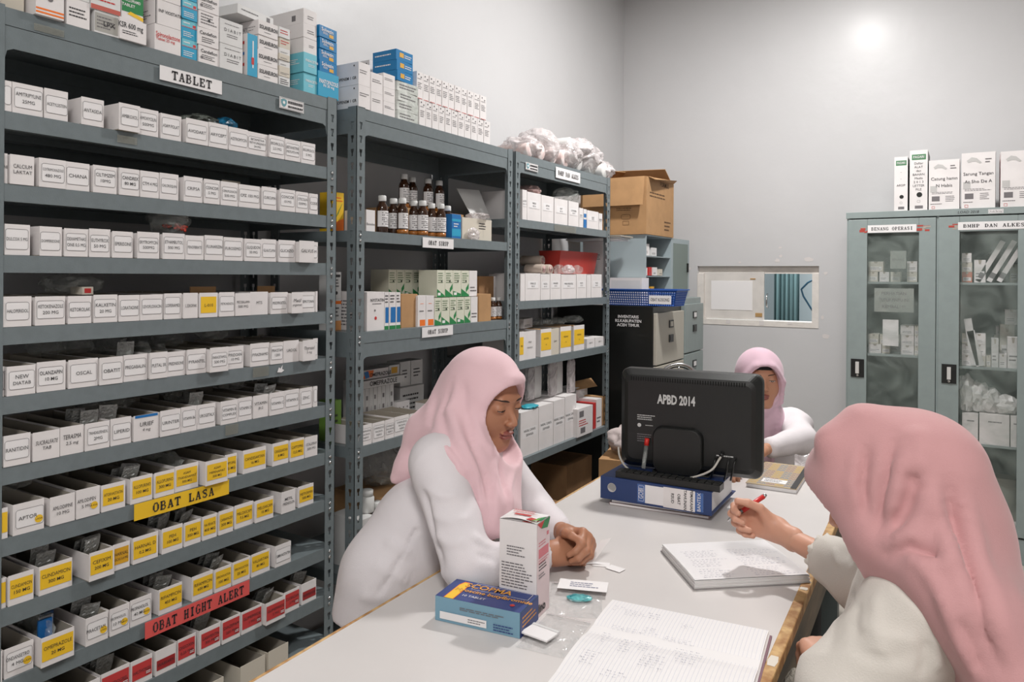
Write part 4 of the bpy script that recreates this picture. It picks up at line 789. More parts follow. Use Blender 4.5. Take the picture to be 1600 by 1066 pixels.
MB_.add([(x0+.02, a+.01, 1.4775), (x1-.02, a+.01, 1.4775), (x1-.02, b-.01, 1.4775), (x0+.02, b-.01, 1.4775), (x0, a, 1.597), (x1, a, 1.597), (x1, b, 1.597), (x0, b, 1.597), (x0+.006, a+.006, 1.597), (x1-.006, a+.006, 1.597), (x1-.006, b-.006, 1.597), (x0+.006, b-.006, 1.597), (x0+.026, a+.016, 1.483), (x1-.026, a+.016, 1.483), (x1-.026, b-.016, 1.483), (x0+.026, b-.016, 1.483)],
        [(0,3,2,1),(0,1,5,4),(1,2,6,5),(2,3,7,6),(3,0,4,7),(4,5,9,8),(5,6,10,9),(6,7,11,10),(7,4,8,11),(8,9,13,12),(9,10,14,13),(10,11,15,14),(11,8,12,15),(12,13,14,15)], RC)
tag(MB_.build('red_box'), 'red open plastic box behind the file boxes of the farthest rack', 'box')
RL = mat('beige_roll', (178, 162, 150), .6, bump=.4, bscale=30); RLE = mat('roll_end', (196, 160, 156), .7)
for i, (p, zz, dx, L_) in enumerate(((846, 1.472, .02, .10), (858, 1.472, .06, .12), (836, 1.472, .02, .10), (848, 1.516, .07, .12))):
    y = yat(p, XR-.1, zz); mb = MB(); M_ = Matrix.Translation((XR-.03-dx, y, zz+.0255)) @ Matrix.Rotation(-Q, 4, 'Y')
    mb.lathe([(.024, 0), (.025, .002), (.025, L_-.002), (.024, L_)], RL, 16, M_); mb.lathe([(.009, -.001), (.017, -.0012)], RLE, 16, M_)
    tag(mb.build('bandage_roll'), 'beige wrapped roll lying on the file boxes, %s' % ('front middle', 'rightmost', 'leftmost', 'topmost')[i], 'roll', 'wrapped rolls over the file boxes')
for i, (p, s_) in enumerate(((873, .08), (888, .11), (902, .09))): crumple('plastic_bag', 'crumpled clear bag over the second-shelf file boxes, %s of three from the left' % ORD[i], 'bag', (XR-.035, yat(p, XR-.035, 1.5), 1.4778), (.055, s_*.8, .045), FILMW if i == 1 else FILM, 64+i, sub=3)
z = 1.079
for i, (a, b, m_, st, s_) in enumerate(((813, 820, WHITE, 'y', ['MB']), (820.5, 840, WHITE, 'n', ['HEAD', 'TRANSFUSI']), (846, 863, WHITE, 'y', ['KATETER', '16']), (863.5, 876, WHITE, 'h', ['Spuit']), (878, 895, WHITE, 'y', ['FEEDING', '14']), (898, 915, WHITE, 'y', ['FEEDING', '12']))):
    tray(a, b, z, st+('k' if i == 3 else ''), s_, 'tall %s file box on third shelf of the farthest rack, %s from left' % ({'y': 'yellow labelled', 'n': 'plain white', 'h': 'handwritten'}[st], ORD[i]), 'tall file boxes of the farthest rack', h=.13, d=.2, name='file_box', setb=.004)
for i, (a, b) in enumerate(((841, 845.5), (876.3, 877.7), (895.5, 897.5))): bx(a, b, z, .132, KRAFT, [], 'thin brown board between the tall file boxes, %s from the left' % ORD[i], 'brown boards', d=.18)
bx(813, 835, z+.1345, .045, WHITE, lnF, 'small white box lying on the tall file boxes at the left', sb=.09, d=.08, rz=12)
for i, (p, s_) in enumerate(((845, .12), (868, .12), (895, .14))): crumple('plastic_bag', 'clear bag resting on the tall file boxes, %s from the left' % ORD[i], 'bag', (XR-.1, yat(p, XR-.1, 1.23), 1.2145), (.1, s_, .04), FILM, 71+i, sub=3)
for i, (a, b) in enumerate(((917, 929), (930, 945))): bx(a, b, z, .05, WHITE, [('t','F',.5,.5,.009,'SPUIT 5',INK)], 'low white box right of the tall file boxes, %s one' % ('left', 'right')[i], 'low white boxes', d=.12)
z = .632
for i, (a, b, h) in enumerate(((813, 841, .205), (841.5, 864, .21), (864.5, 882, .215), (882.5, 900, .22))):
    bx(a, b, z, h, WHITE, [('q','F',.1,.4,.9,.62,PAPER),('t','F',.5,.56,.012,'NASAL CANUL',INK),('t','F',.5,.46,.012,'DEWASA',INK)], 'very tall white box on the fourth shelf of the farthest rack, %s from the left' % ORD[i], 'very tall white boxes', d=.22)
WB = mat('white_sachet_film', (214, 212, 210), .4, bump=.5, bscale=12)
for i, (p, wd, h, dx) in enumerate(((828, .10, .17, .12), (846, .11, .19, .1), (863, .10, .19, .09), (880, .10, .2, .07), (892, .09, .19, .06))):
    y = yat(p, XR-dx, .9); tt = .83+i*.004
    crumple('sealed_pouch', 'white sealed pouch standing out of the very tall boxes, %s from the left' % ORD[i], 'pouch', (XR-dx-.03*(i%2), y, z+.222), (.022, wd*.72, h), WB if i % 2 else FILMW, 81+i, amp=.1, sub=4, group='white pouches', boxy=.4)
crumple('cyan_packet', 'bright cyan packet lying on the leftmost very tall box', 'packet', (XR-.05, yat(828, XR-.05, .85), z+.2065), (.07, .1, .02), mat('cyan_foil', (60, 168, 186), .35), 87, sub=3, amp=.15)
bx(902, 926, z, .145, WHITE, [('q','F',.12,.68,.4,.9,INKG),('q','F',.2,.1,.5,.3,INKG),('l','F',.1,.35,.7,.6,3,REDP)], 'white box with barcodes at the right of the fourth shelf', sb=-.006, d=.12)
bx(900, 922, z, .2, WHITE2, [], 'open white carton behind the barcoded box', sb=.13, d=.14)
tag(MB().add([(XR-.13, yat(902, XR-.13, .84), .834), (XR-.08, yat(921, XR-.13, .84), .84), (XR-.15, yat(926, XR-.13, .84)+.02, .875), (XR-.2, yat(906, XR-.13, .84), .865)], [(0,1,2,3)], KRAFT).add([(XR-.13, yat(902, XR-.13, .84), .8335), (XR-.08, yat(921, XR-.13, .84), .8395), (XR-.15, yat(926, XR-.13, .84)+.02, .8745), (XR-.2, yat(906, XR-.13, .84), .8645)], [(3,2,1,0)], KRAFT).build('card_flap'), 'brown card flap standing up from the open white carton', 'card')
bx(927, 931, z, .14, REDP, [], 'narrow red box on the fourth shelf of the farthest rack', sb=.02, d=.14)
bx(931.5, 940, z, .155, WHITE, lnF, 'narrow white box right of the narrow red one', sb=.02, d=.14)
bx(940.5, 945.5, z, .16, KRAFT, [], 'narrow brown carton at the right end of the fourth shelf', sb=.02, d=.14)
tag(MB().box((XR-.2, yat(900, XR-.1, .64), .8), (XR-.1, yat(905, XR-.1, .64), .801), PAPER).build('paper_sheet', loc=(0, 0, .0525)), 'loose paper sheet on the very tall boxes', 'paper')
bx(850, 878, .20, .13, KRAFTD, [('q','F',.1,.7,.9,1,YEL)], 'dark carton with a yellow top band on the bottom shelf', sb=.02, d=.15)
tag(MB().lathe([(.03, 0), (.032, .003), (.032, .15), (.015, .19), (.015, .2)], FILM, 16).build('clear_bottle', loc=(XR-.1, yat(832, XR-.1, .3), .2015)), 'clear plastic bottle on the bottom shelf of the farthest rack', 'bottle')
bx(885, 930, .20, .25, KRAFTD, [], 'dark brown carton at the right of the bottom shelf', sb=.1, d=.22)
# bags on top of the farthest rack
Z3 = TOP-.008+.0005
PKW = mat('pinkish_paper', (214, 190, 186), .7, c2=(230, 222, 220), vscale=30)
for i, (p, r_, zz) in enumerate(((805, .035, 0), (823, .042, 0), (842, .042, 0), (862, .045, 0), (883, .045, 0), (905, .045, 0), (925, .042, 0), (870, .036, .09), (900, .038, .09))):
    y = yat(p, XR-.1, 2.05); mb = MB(); mb.lathe([(r_*.9, 0), (r_, .004), (r_, .166), (r_*.9, .17)], PKW if i < 4 else WB, 14, Matrix.Translation((XR-.02, y, Z3+r_+zz)) @ Matrix.Rotation(-Q, 4, 'Y'))
    tag(mb.build('gauze_roll'), 'gauze roll in clear bags on the farthest rack, %s' % (ORD[i]+' from left, lower row' if i < 7 else ('left' if i == 7 else 'right')+' of the upper pair'), 'roll', 'gauze rolls on the farthest rack')
for i, (p, sx, sy, sz, zz) in enumerate(((814, .2, .2, .12, 0), (838, .22, .2, .19, 0), (872, .24, .24, .16, 0), (905, .24, .24, .17, .02), (932, .2, .17, .12, 0), (897, .2, .2, .11, .09))):
    crumple('plastic_bag', 'clear crumpled bag on top of the farthest rack, %s' % (ORD[i]+' from the left' if i < 5 else 'the one lying on the others'), 'bag', (XR-.1, yat(p, XR-.1, 2.08), Z3+zz+.0005), (sx, sy*.85, sz*.95), FILMW, 90+i, amp=.2, sub=4, group='bags on top of the farthest rack')
# ================================================================ filing cabinets, cupboard, carton
fx = -1.5
def filing(y0, y1, h, label, body, front, hnd):
    t = thing('filing_cabinet', label, 'cabinet', ((fx-2.12)/2, (y0+y1)/2, 0)); D_ = fx+2.12; W_ = y1-y0
    MB().box((-D_/2, -W_/2, .02), (D_/2-.012, W_/2, h), body).build('body', t, bevel=.003)
    for k in range(4):
        z0 = .06+k*(h-.09)/4; z1 = z0+(h-.09)/4-.008
        d = MB().box((D_/2-.012, -W_/2+.006, z0), (D_/2+.008, W_/2-.006, z1), front).build('drawer', t, bevel=.003)
        zm = z1-.07; mb = MB()
        for zc_, inner in ((zm, front if hnd else PAPER), (zm-.085, BLACK)):
            mb.box((D_/2+.008, -.035, zc_-.022), (D_/2+.013, .035, zc_+.022), BLACK).box((D_/2+.013, -.024, zc_-.014), (D_/2+.0145, .024, zc_+.014), inner)
            mb.build('label_holder' if inner is not BLACK else 'drawer_handle', d); mb = MB()
    return t
BEI = mat('beige_enamel', (182, 176, 164), .45)
f1 = filing(3.985, 4.47, 1.298, 'black filing cabinet with beige drawer fronts beside the farthest rack', BLACKM, BEI, 1)
mb = MB(); D_ = fx+2.12; F = (Vector((-D_/2, -.2425, 0)), Vector((1, 0, 0)), Vector((0, 0, 1)), Vector((0, -1, 0)))
for i, s_ in enumerate(('INVENTARIS', 'RS.KABUPATEN', 'ACEH TIMUR')): mb.text(F, D_-.16, 1.235-i*.024, .017, s_, PAPER, .0022, bold=.03, fit=.17)
mb.build('stencilled_text', f1)
f2 = filing(4.48, 4.86, 1.334, 'grey-green filing cabinet in the back corner beyond the black one', STEEL, STEEL, 0)
# small medicine cupboard with open door
cy0, cy1, cz0, cz1 = 4.15, 4.60, 1.3345, 1.715; cx_f = -1.62
LB = mat('cupboard_blue_grey', (158, 170, 174), .45)
cp = thing('wall_cupboard', 'small blue-grey steel cupboard with its door open, under the big carton', 'cupboard', ((cx_f-2.05)/2, (cy0+cy1)/2, cz0+.0008)); D_ = cx_f+2.05; W_ = cy1-cy0; H_ = cz1-cz0
mb = MB(); a = .008
mb.box((-D_/2, -W_/2, 0), (D_/2, -W_/2+a, H_), LB).box((-D_/2, W_/2-a, 0), (D_/2, W_/2, H_), LB).box((-D_/2, -W_/2+a, 0), (D_/2, W_/2-a, a), LB).box((-D_/2, -W_/2+a, H_-a), (D_/2, W_/2-a, H_), LB).box((-D_/2, -W_/2+a, a), (-D_/2+a, W_/2-a, H_-a), LB)
mb.build('body', cp, bevel=.001)
for zz in (.13, .25): MB().box((-D_/2+a, -W_/2+a, zz), (D_/2-.01, W_/2-a, zz+.005), LB).build('shelf', cp)
d = MB().box((0, 0, 0), (.32, .014, H_-.004), LB).box((.03, -.002, .03), (.29, 0, H_-.034), STEELD).build('door', cp, loc=(D_/2-.004, W_/2+.001, .002), rz=R(88))
MB().box((.27, -.012, H_/2-.03), (.282, -.002, H_/2+.03), BLACK).build('door_handle', d)
for i, (yy, zz, w_, h_, m_) in enumerate(((4.22, .138, .06, .045, WHITE), (4.30, .138, .05, .05, REDP), (4.38, .138, .07, .05, WHITE), (4.48, .138, .06, .04, CREAM), (4.24, .258, .08, .07, WHITE), (4.36, .258, .09, .05, WHITE2), (4.26, .01, .06, .05, WHITE), (4.34, .01, .05, .06, YEL2), (4.44, .01, .08, .04, WHITE))):
    carton('small_carton', 'small box inside the open cupboard, %s on its %s level' % (ORD[i % 4 if i < 4 else (i-4) if i < 6 else i-6], 'middle' if i < 4 else 'upper' if i < 6 else 'bottom'), 'box', (cx_f-.07, yy, cz0+zz+.0015), Q, (w_, .08, h_), m_, lnF, 'boxes in the open cupboard')
# big open carton on the cupboard
bx0 = thing('cardboard_carton', 'large brown cardboard carton with open flaps on top of the cupboard', 'carton', ((cx_f-2.06)/2+.01, 4.375, cz1+.0015)); D_ = .43; W_ = .47; H_ = .34; a = .005
mb = MB(); mb.box((-D_/2, -W_/2, 0), (D_/2, W_/2, a), KRAFT).box((-D_/2, -W_/2, a), (D_/2, -W_/2+a, H_), KRAFT).box((-D_/2, W_/2-a, a), (D_/2, W_/2, H_), KRAFT).box((D_/2-a, -W_/2+a, a), (D_/2, W_/2-a, H_), KRAFT).box((-D_/2, -W_/2+a, a), (-D_/2+a, W_/2-a, H_), KRAFT)
F = (Vector((-D_/2, -W_/2, 0)), Vector((1, 0, 0)), Vector((0, 0, 1)), Vector((0, -1, 0))); F2 = (Vector((D_/2, -W_/2, 0)), Vector((0, 1, 0)), Vector((0, 0, 1)), Vector((1, 0, 0)))
BR = mat('brown_print', (92, 66, 42), .8)
mb.rring(F, .27, .09, .33, .12, .012, .002, BR); mb.rring(F, .28, .055, .32, .08, .002, .002, BR); mb.lines(F, .24, .14, .36, .16, 2, BR); mb.lines(F2, .05, .22, .35, .26, 2, BR); mb.lines(F2, .3, .03, .43, .1, 3, BR); mb.lines(F, .1, .035, .15, .06, 2, BR); mb.text(F2, .3, .315, .03, 'FORMUL', BR, bold=.02)
mb.build('carton_body', bx0)
def flap(pts, th=.004):
    n = Vector(pts[1])-Vector(pts[0]); n = n.cross(Vector(pts[3])-Vector(pts[0])).normalized()*th
    return MB().add([Vector(p) for p in pts]+[Vector(p)-n for p in pts], [(0,1,2,3),(7,6,5,4),(0,4,5,1),(1,5,6,2),(2,6,7,3),(3,7,4,0)], KRAFT)
flap([(-D_/2+.02, -W_/2-.004, H_), (D_/2-.01, -W_/2-.004, H_), (D_/2-.012, -W_/2-.03, H_-.17), (-D_/2+.03, -W_/2-.03, H_-.17)]).build('flap', bx0)
flap([(D_/2, -W_/2+.03, H_), (D_/2, W_/2-.01, H_), (D_/2+.02, W_/2-.0, H_+.02), (D_/2+.04, -W_/2+.05, H_-.02)]).build('flap', bx0)
flap([(-D_/2, -W_/2+.01, H_), (-D_/2, W_/2-.01, H_), (-D_/2+.13, W_/2-.04, H_+.09), (-D_/2+.13, -W_/2+.03, H_+.06)]).build('flap', bx0)
flap([(-D_/2+.03, W_/2-.001, H_), (D_/2-.01, W_/2-.001, H_), (D_/2-.03, W_/2-.08, H_+.09), (-D_/2+.05, W_/2-.08, H_+.10)]).build('flap', bx0)
# blue basket, papers
bl = ond(950, 478, 4.07); BK = mat('blue_plastic', (44, 92, 176), .4)
bk = thing('blue_basket', 'blue perforated plastic basket on top of the black filing cabinet', 'basket', (-1.615, 4.095, 1.3)); D_, W_, H_ = .47, .20, .095
mb = MB(); t_ = .0025
mb.box((-D_/2+.02, -W_/2+.02, 0), (D_/2-.02, W_/2-.02, t_), BK)
def grid_wall(A, B, nx, nz):
    A0, A1 = Vector(A[0]), Vector(A[1]); B0, B1 = Vector(B[0]), Vector(B[1])
    out = (A1-A0).cross(B0-A0).normalized()*t_
    def P(u, v): return (A0.lerp(A1, u)).lerp(B0.lerp(B1, u), v)
    def slab_(u0, v0, u1, v1):
        q = [P(u0, v0), P(u1, v0), P(u1, v1), P(u0, v1)]; mb.add(q+[x+out for x in q], [(3,2,1,0),(4,5,6,7),(0,1,5,4),(1,2,6,5),(2,3,7,6),(3,0,4,7)], BK)
    for i in range(nx+1): u = i/nx; slab_(max(0, u-.18/nx), 0, min(1, u+.18/nx), 1)
    for j in range(nz+1):
        v = j/nz; slab_(0, max(0, v-.2/nz), 1, min(1, v+.2/nz))
    slab_(0, .86, 1, 1)
bt_ = [(-D_/2+.02, -W_/2+.02, 0), (D_/2-.02, -W_/2+.02, 0), (D_/2-.02, W_/2-.02, 0), (-D_/2+.02, W_/2-.02, 0)]; tp = [(-D_/2, -W_/2, H_), (D_/2, -W_/2, H_), (D_/2, W_/2, H_), (-D_/2, W_/2, H_)]
for i in range(4):
    j = (i+1) % 4; grid_wall((bt_[i], bt_[j]), (tp[i], tp[j]), 34 if i % 2 == 0 else 15, 7)
mb.build('basket_body', bk)
mb = MB(); 
for (a_, b_) in (((-D_/2-.008, -W_/2-.008), (D_/2+.008, -W_/2+.002)), ((-D_/2-.008, W_/2-.002), (D_/2+.008, W_/2+.008)), ((-D_/2-.008, -W_/2+.002), (-D_/2+.002, W_/2-.002)), ((D_/2-.002, -W_/2+.002), (D_/2+.008, W_/2-.002))): mb.box((*a_, H_-.006), (*b_, H_), BK)
mb.build('rim', bk)
mb = MB().box((D_/2-.16, -W_/2-.001, .012), (D_/2-.03, -W_/2+.001, .06), PAPER); F = (Vector((D_/2-.16, -W_/2-.001, .012)), Vector((1, 0, 0)), Vector((0, 0, 1)), Vector((0, -1, 0))); mb.text(F, .065, .024, .024, 'OBAT KOSONG', INK, fit=.11); mb.build('basket_label', bk)
carton('white_carton', 'flat-fronted white box standing in the blue basket', 'box', (-1.70, 4.09, 1.3035), 0, (.20, .11, .155), WHITE, [('q','F',.05,.1,.95,.9,WHITE2)])
carton('white_carton', 'narrow tall white box behind the basket by the rack post', 'box', (-1.79, 4.24+.0-.14+.08, 1.2985), 0, (.05, .05, .30), WHITE, [('l','F',.2,.5,.8,.8,3,INKG)]) if False else None
for i in range(3): tag(MB().box((-.16, -.1, 0), (.16, .1, .008), (PAPER, WHITE2, GREYP)[i]).build('paper_folder', loc=(-1.86+.012*i, 3.99-.0*i, 1.6735+i*.009), rz=R(8-3*i)), '%s of the three paper folders lying behind the farthest rack' % ('lowest', 'middle', 'topmost')[i], 'folder', 'paper folders behind the farthest rack')
carton('white_carton', 'tall white carton behind the farthest rack, carrying the paper folders', 'box', (-1.875, 3.93, 1.2), 0, (.12, .10, .47), WHITE, [('l','F',.5,.7,.9,.8,3,INKG)]) if False else None
carton('white_carton', 'tall white carton standing on the black cabinet, carrying the paper folders', 'box', (-1.89, 4.045, 1.299), 0, (.13, .10, .373), WHITE, [('l','F',.5,.7,.9,.8,3,INKG)])
# chrome wheel leaning in the corner
p = ond(1073, 575, 4.9)
wc = thing('chrome_wheel', 'round chrome wheel rim on a thin stand before the black cabinet', 'wheel', (-1.29, 3.78, 0), R(25))
cz = .90; mb = MB(); mb.tube([(.11*math.cos(k*math.pi/20), 0, cz+.11*math.sin(k*math.pi/20)) for k in range(40)], .007, CHROME, 8, closed=True); mb.build('rim', wc)
mb = MB(); mb.tube([(.095*math.cos(k*math.pi/20), 0, cz+.095*math.sin(k*math.pi/20)) for k in range(40)], .004, BLACK, 6, closed=True); mb.build('inner_ring', wc)
for k in range(12): MB().tube([(.02*math.cos(k*math.pi/6), 0, cz+.02*math.sin(k*math.pi/6)), (.095*math.cos(k*math.pi/6), 0, cz+.095*math.sin(k*math.pi/6))], .004, CHROME, 6).build('spoke', wc)
MB().lathe([(.022, -.02), (.027, -.015), (.027, .015), (.022, .02)], CHROME, 20, Matrix.Translation((0, 0, cz)) @ Matrix.Rotation(Q, 4, 'X')).build('hub', wc)
for s_ in (-1, 1): MB().tube([(0, s_*.0, cz-.02), (0, s_*.15, .01)], .01, CHROME, 8).build('leg', wc)
# cartons and bags on the floor by the far end of the counter
p = ond(945, 745, 3.55)
carton('kraft_carton', 'brown carton with a white label, lowest by the far end of the counter', 'carton', (-1.32, 3.36, .001), R(8), (.36, .28, .30), KRAFT, [('q','F',.4,.2,.75,.8,PAPER)])
carton('kraft_carton', 'brown carton with a white label resting on another beside the monitor', 'carton', (-1.33, 3.35, .302), R(12), (.34, .27, .31), KRAFT, [('q','F',.3,.35,.55,.95,PAPER),('l','F',.33,.7,.52,.9,3,INK)])
crumple('plastic_bag', 'whitish pink plastic bag lying on the brown cartons', 'bag', (-1.33, 3.33, .6135), (.28, .2, .15), mat('pink_white_bag', (206, 192, 190), .45, bump=.3, bscale=14), 101, sub=4)
crumple('plastic_bag', 'bright blue plastic bag behind the pinkish one', 'bag', (-1.45, 3.62, .62), (.15, .14, .18), mat('blue_bag', (40, 140, 200), .35, bump=.3, bscale=14), 102, sub=4)
carton('kraft_carton', 'tall brown carton under the bright blue bag', 'carton', (-1.46, 3.64, .001), 0, (.22, .22, .617), KRAFTD, [])
# ================================================================ things in and on the glass cabinet
def cbx(px0, px1, z, h, m, mk, label, grp=None, y=CYF+.06, d=.1, name='small_carton', cat='box', rz=0.):
    def xat(px): 
        py = CY
        for _ in range(4):
            dd = ray(px, py); s = y/dd.y; py = CY-((z-EYE)-s*(px-CX)/FPX*math.sin(ROLL))*FPX/(s*math.cos(ROLL))
        return dd.x*s
    a, b = xat(px0), xat(px1)
    return carton(name, label, cat, ((a+b)/2, y+d/2, z+.0006), R(rz), (b-a, d, h), m, mk, grp)
sm = [('q','F',.1,.15,.9,.5,PAPER),('l','F',.15,.2,.85,.45,2,INKG),('p','F',[(.35,1),(.65,1),(.58,.82),(.42,.82)],GREYP)]
n = 0
def many(rows, z, lb, grp, y=CYF+.06):
    for r_ in rows:
        for i, (a, b, zz, h, m_) in enumerate(r_):
            global n; cbx(a, b, z+zz, h, m_, sm, lb % (ORD[i], ('bottom', 'second', 'third', 'top')[rows.index(r_)]), grp, y)
K2 = mat('pale_card', (206, 200, 188), .6)
many([[(1357, 1371.5, 0, .055, K2), (1374, 1389, 0, .055, WHITE), (1391.5, 1407, 0, .055, K2), (1417, 1433, 0, .055, K2)], [(1357, 1380, .056, .058, K2), (1417, 1433, .056, .058, WHITE)]], 1.446, 'small carton %s from the left in the %s layer of the left top shelf', 'cartons on the left top shelf')
many([[(1357, 1377, 0, .05, WHITE), (1378, 1390, 0, .05, K2), (1407, 1428, 0, .05, WHITE), (1429, 1435, 0, .05, K2)], [(1357, 1373, .051, .055, K2), (1374.5, 1391, .051, .055, K2), (1407, 1428, .051, .055, WHITE), (1429, 1435, .051, .055, WHITE)], [(1407, 1428, .107, .055, WHITE), (1429, 1435, .107, .055, K2)], ], 1.042, 'small carton %s from the left in the %s layer of the left second shelf', 'cartons on the left second shelf')
many([[(1360, 1378, 0, .06, WHITE), (1384, 1418, 0, .06, K2), (1421, 1435, 0, .06, WHITE)]], .60, 'small carton %s from the left in the %s layer of the left third shelf', 'cartons on the left third shelf')
many([[(1503, 1519, 0, .055, mat('orange_card', (200, 120, 96), .6)), (1522, 1540, 0, .12, WHITE)], [(1503, 1519, .056, .05, K2)], [(1503, 1518, .107, .05, WHITE)]], 1.446, 'carton %s from the left in the %s layer of the right top shelf', 'cartons on the right top shelf')
many([[(1503, 1518, 0, .055, WHITE), (1520, 1540, 0, .055, K2), (1549, 1560, 0, .15, WHITE2), (1574, 1592, 0, .16, WHITE)], [(1503, 1518, .056, .06, WHITE), (1520, 1540, .056, .06, WHITE)], [(1503, 1517, .117, .055, K2), (1520, 1540, .117, .055, WHITE)]], 1.0, 'carton %s from the left in the %s layer of the right second shelf', 'cartons on the right second shelf')
cbx(1562, 1585, 1.0, .22, K2, sm, 'tall pale carton at the back of the right second shelf', y=CYF+.2)
cbx(1570, 1592, 1.2206, .08, WHITE, sm, 'white carton on the tall pale one, right second shelf', y=CYF+.2)
for i, (x, a_) in enumerate(((.10, 28), (.15, 28), (.195, 28))):
    o = MB().box((-.012, -.06, 0), (.012, .06, .24), WHITE).box((-.0125, -.0605, .02), (.0125, -.06, .05), INKG).build('narrow_box', loc=(x-.06, CYF+.12, 1.453)); o.rotation_euler = (0, R(a_), 0)
    tag(o, 'white narrow box leaning right on the right top shelf, %s of three' % ORD[i], 'box', 'leaning narrow boxes')
cbx(1578, 1590, 1.446, .1, K2, sm, 'pale carton at the right end of the right top shelf', y=CYF+.2)
for i, (x, z_, a_) in enumerate(((.03, 1.005, -8), (.055, 1.004, -14))):
    o = MB().box((-.018, -.01, 0), (.018, .01, .25-.06*i), WHITE2).build('paper_packet', loc=(x, CYF+.055, z_)); o.rotation_euler = (0, R(a_), 0)
    tag(o, '%s white packet leaning on the right second shelf' % ('taller', 'shorter')[i], 'packet')
WT = [('l','F',.3,.7,.8,.8,1,INKG)]
for i, (a, b, h) in enumerate(((1503, 1528, .155), (1530, 1577, .16), (1579, 1594, .16))): cbx(a, b, .595, h, WHITE, WT, 'big white box on the right third shelf, %s from the left' % ORD[i], 'big white boxes', y=CYF+.03, d=.16)
for i, (x, z_, sx, sz) in enumerate(((-.01, .752, .08, .2), (.05, .757, .09, .16), (.10, .757, .1, .14), (.17, .757, .12, .1))):
    crumple('sealed_pouch', 'white crumpled pouch spilling over the big white boxes, %s from the left' % ORD[i], 'pouch', (x, CYF+.09, z_+.001), (sx, .09, sz), WB, 111+i, amp=.3, sub=3, group='pouches over the big white boxes')
cbx(1549, 1588, .131, .26, mat('grey_carton', (150, 148, 138), .7), lnF, 'grey carton standing at the bottom of the right side', y=CYF+.18, d=.12)
cbx(1530, 1545, .131, .14, WHITE, lnF, 'white upright box at the bottom of the right side', y=CYF+.05)
cbx(1548, 1592, .131, .045, WHITE, lnF, 'flat white box under the yellowish lump', y=CYF+.04, d=.12)
crumple('gauze_lump', 'pale yellowish ball of gauze on the flat white box', 'gauze', (.11, CYF+.1, .1775), (.13, .08, .08), mat('yellow_gauze', (206, 198, 150), .8), 121, sub=3)
tag(MB().box((.012, CYF+.024, .131), (.29, CYF+.028, .172), mat('brown_red', (120, 52, 36), .6)).build('edge_strip', loc=(0, -.0, .0005)), 'brown-red strip along the bottom of the right glass door', 'strip')
many([[(1391, 1406, 0, .05, WHITE2), (1360, 1376, 0, .04, K2)], [(1391, 1406, .0515, .05, K2)]], 1.042, 'back carton %s from the left in the %s layer of the left second shelf', 'back cartons on the left second shelf', CYF+.2)
many([[(1541, 1548, 0, .06, K2), (1561, 1573, 0, .07, WHITE)], [(1543, 1556, .2, .06, WHITE)][:0]], 1.0, 'slim carton %s from the left in the %s layer of the right second shelf', 'slim cartons on the right second shelf')
many([[(1552, 1574, .0, .05, K2)], [(1552, 1572, .051, .05, WHITE)], [(1553, 1573, .102, .05, K2)], [(1556, 1570, .153, .05, WHITE)]], 1.0, 'rear carton %s from the left in the %s layer of the right second shelf', 'rear cartons on the right second shelf', CYF+.31)
crumple('plastic_bag', 'shiny clear bag over the cartons of the right top shelf', 'bag', (.16, CYF+.30, 1.4475), (.16, .12, .2), FILM, 161, sub=4)
crumple('plastic_bag', 'shiny clear bag on the cartons of the left top shelf', 'bag', (-.36, CYF+.24, 1.4475), (.18, .12, .15), FILM, 162, sub=4)
# papers behind the panes
def pane_paper(px0, px1, py0, py1, label, txt, m=None):
    a, b = ony(px0, py1, CYF+.018), ony(px1, py0, CYF+.018); mb = MB().box((a.x, CYF+.0165, a.z), (b.x, CYF+.018, b.z), m or mat('grey_paper', (150, 154, 148), .7))
    F = (Vector((a.x, CYF+.0165, a.z)), Vector((1, 0, 0)), Vector((0, 0, 1)), Vector((0, -1, 0))); W, H = b.x-a.x, b.z-a.z
    for i, s_ in enumerate(txt): mb.text(F, W/2, H*(1-(i+.8)/(len(txt)+.6)), H*.13, s_, INKG, fit=W*.75)
    return tag(mb.build('taped_notice'), label, 'notice')
pane_paper(1366, 1428, 451, 487, 'grey paper notice taped behind the left pane below the top shelf', ['PERHATIAN', 'TUTUP PINTU INI', 'KEMBALI !!!'])
pane_paper(1391, 1416, 392, 420, 'small grey paper taped behind the left pane above the top shelf', ['BENANG'])
pane_paper(1379, 1404, 500, 540, 'white paper hung behind the left pane on the second shelf', ['', ''], PAPER)
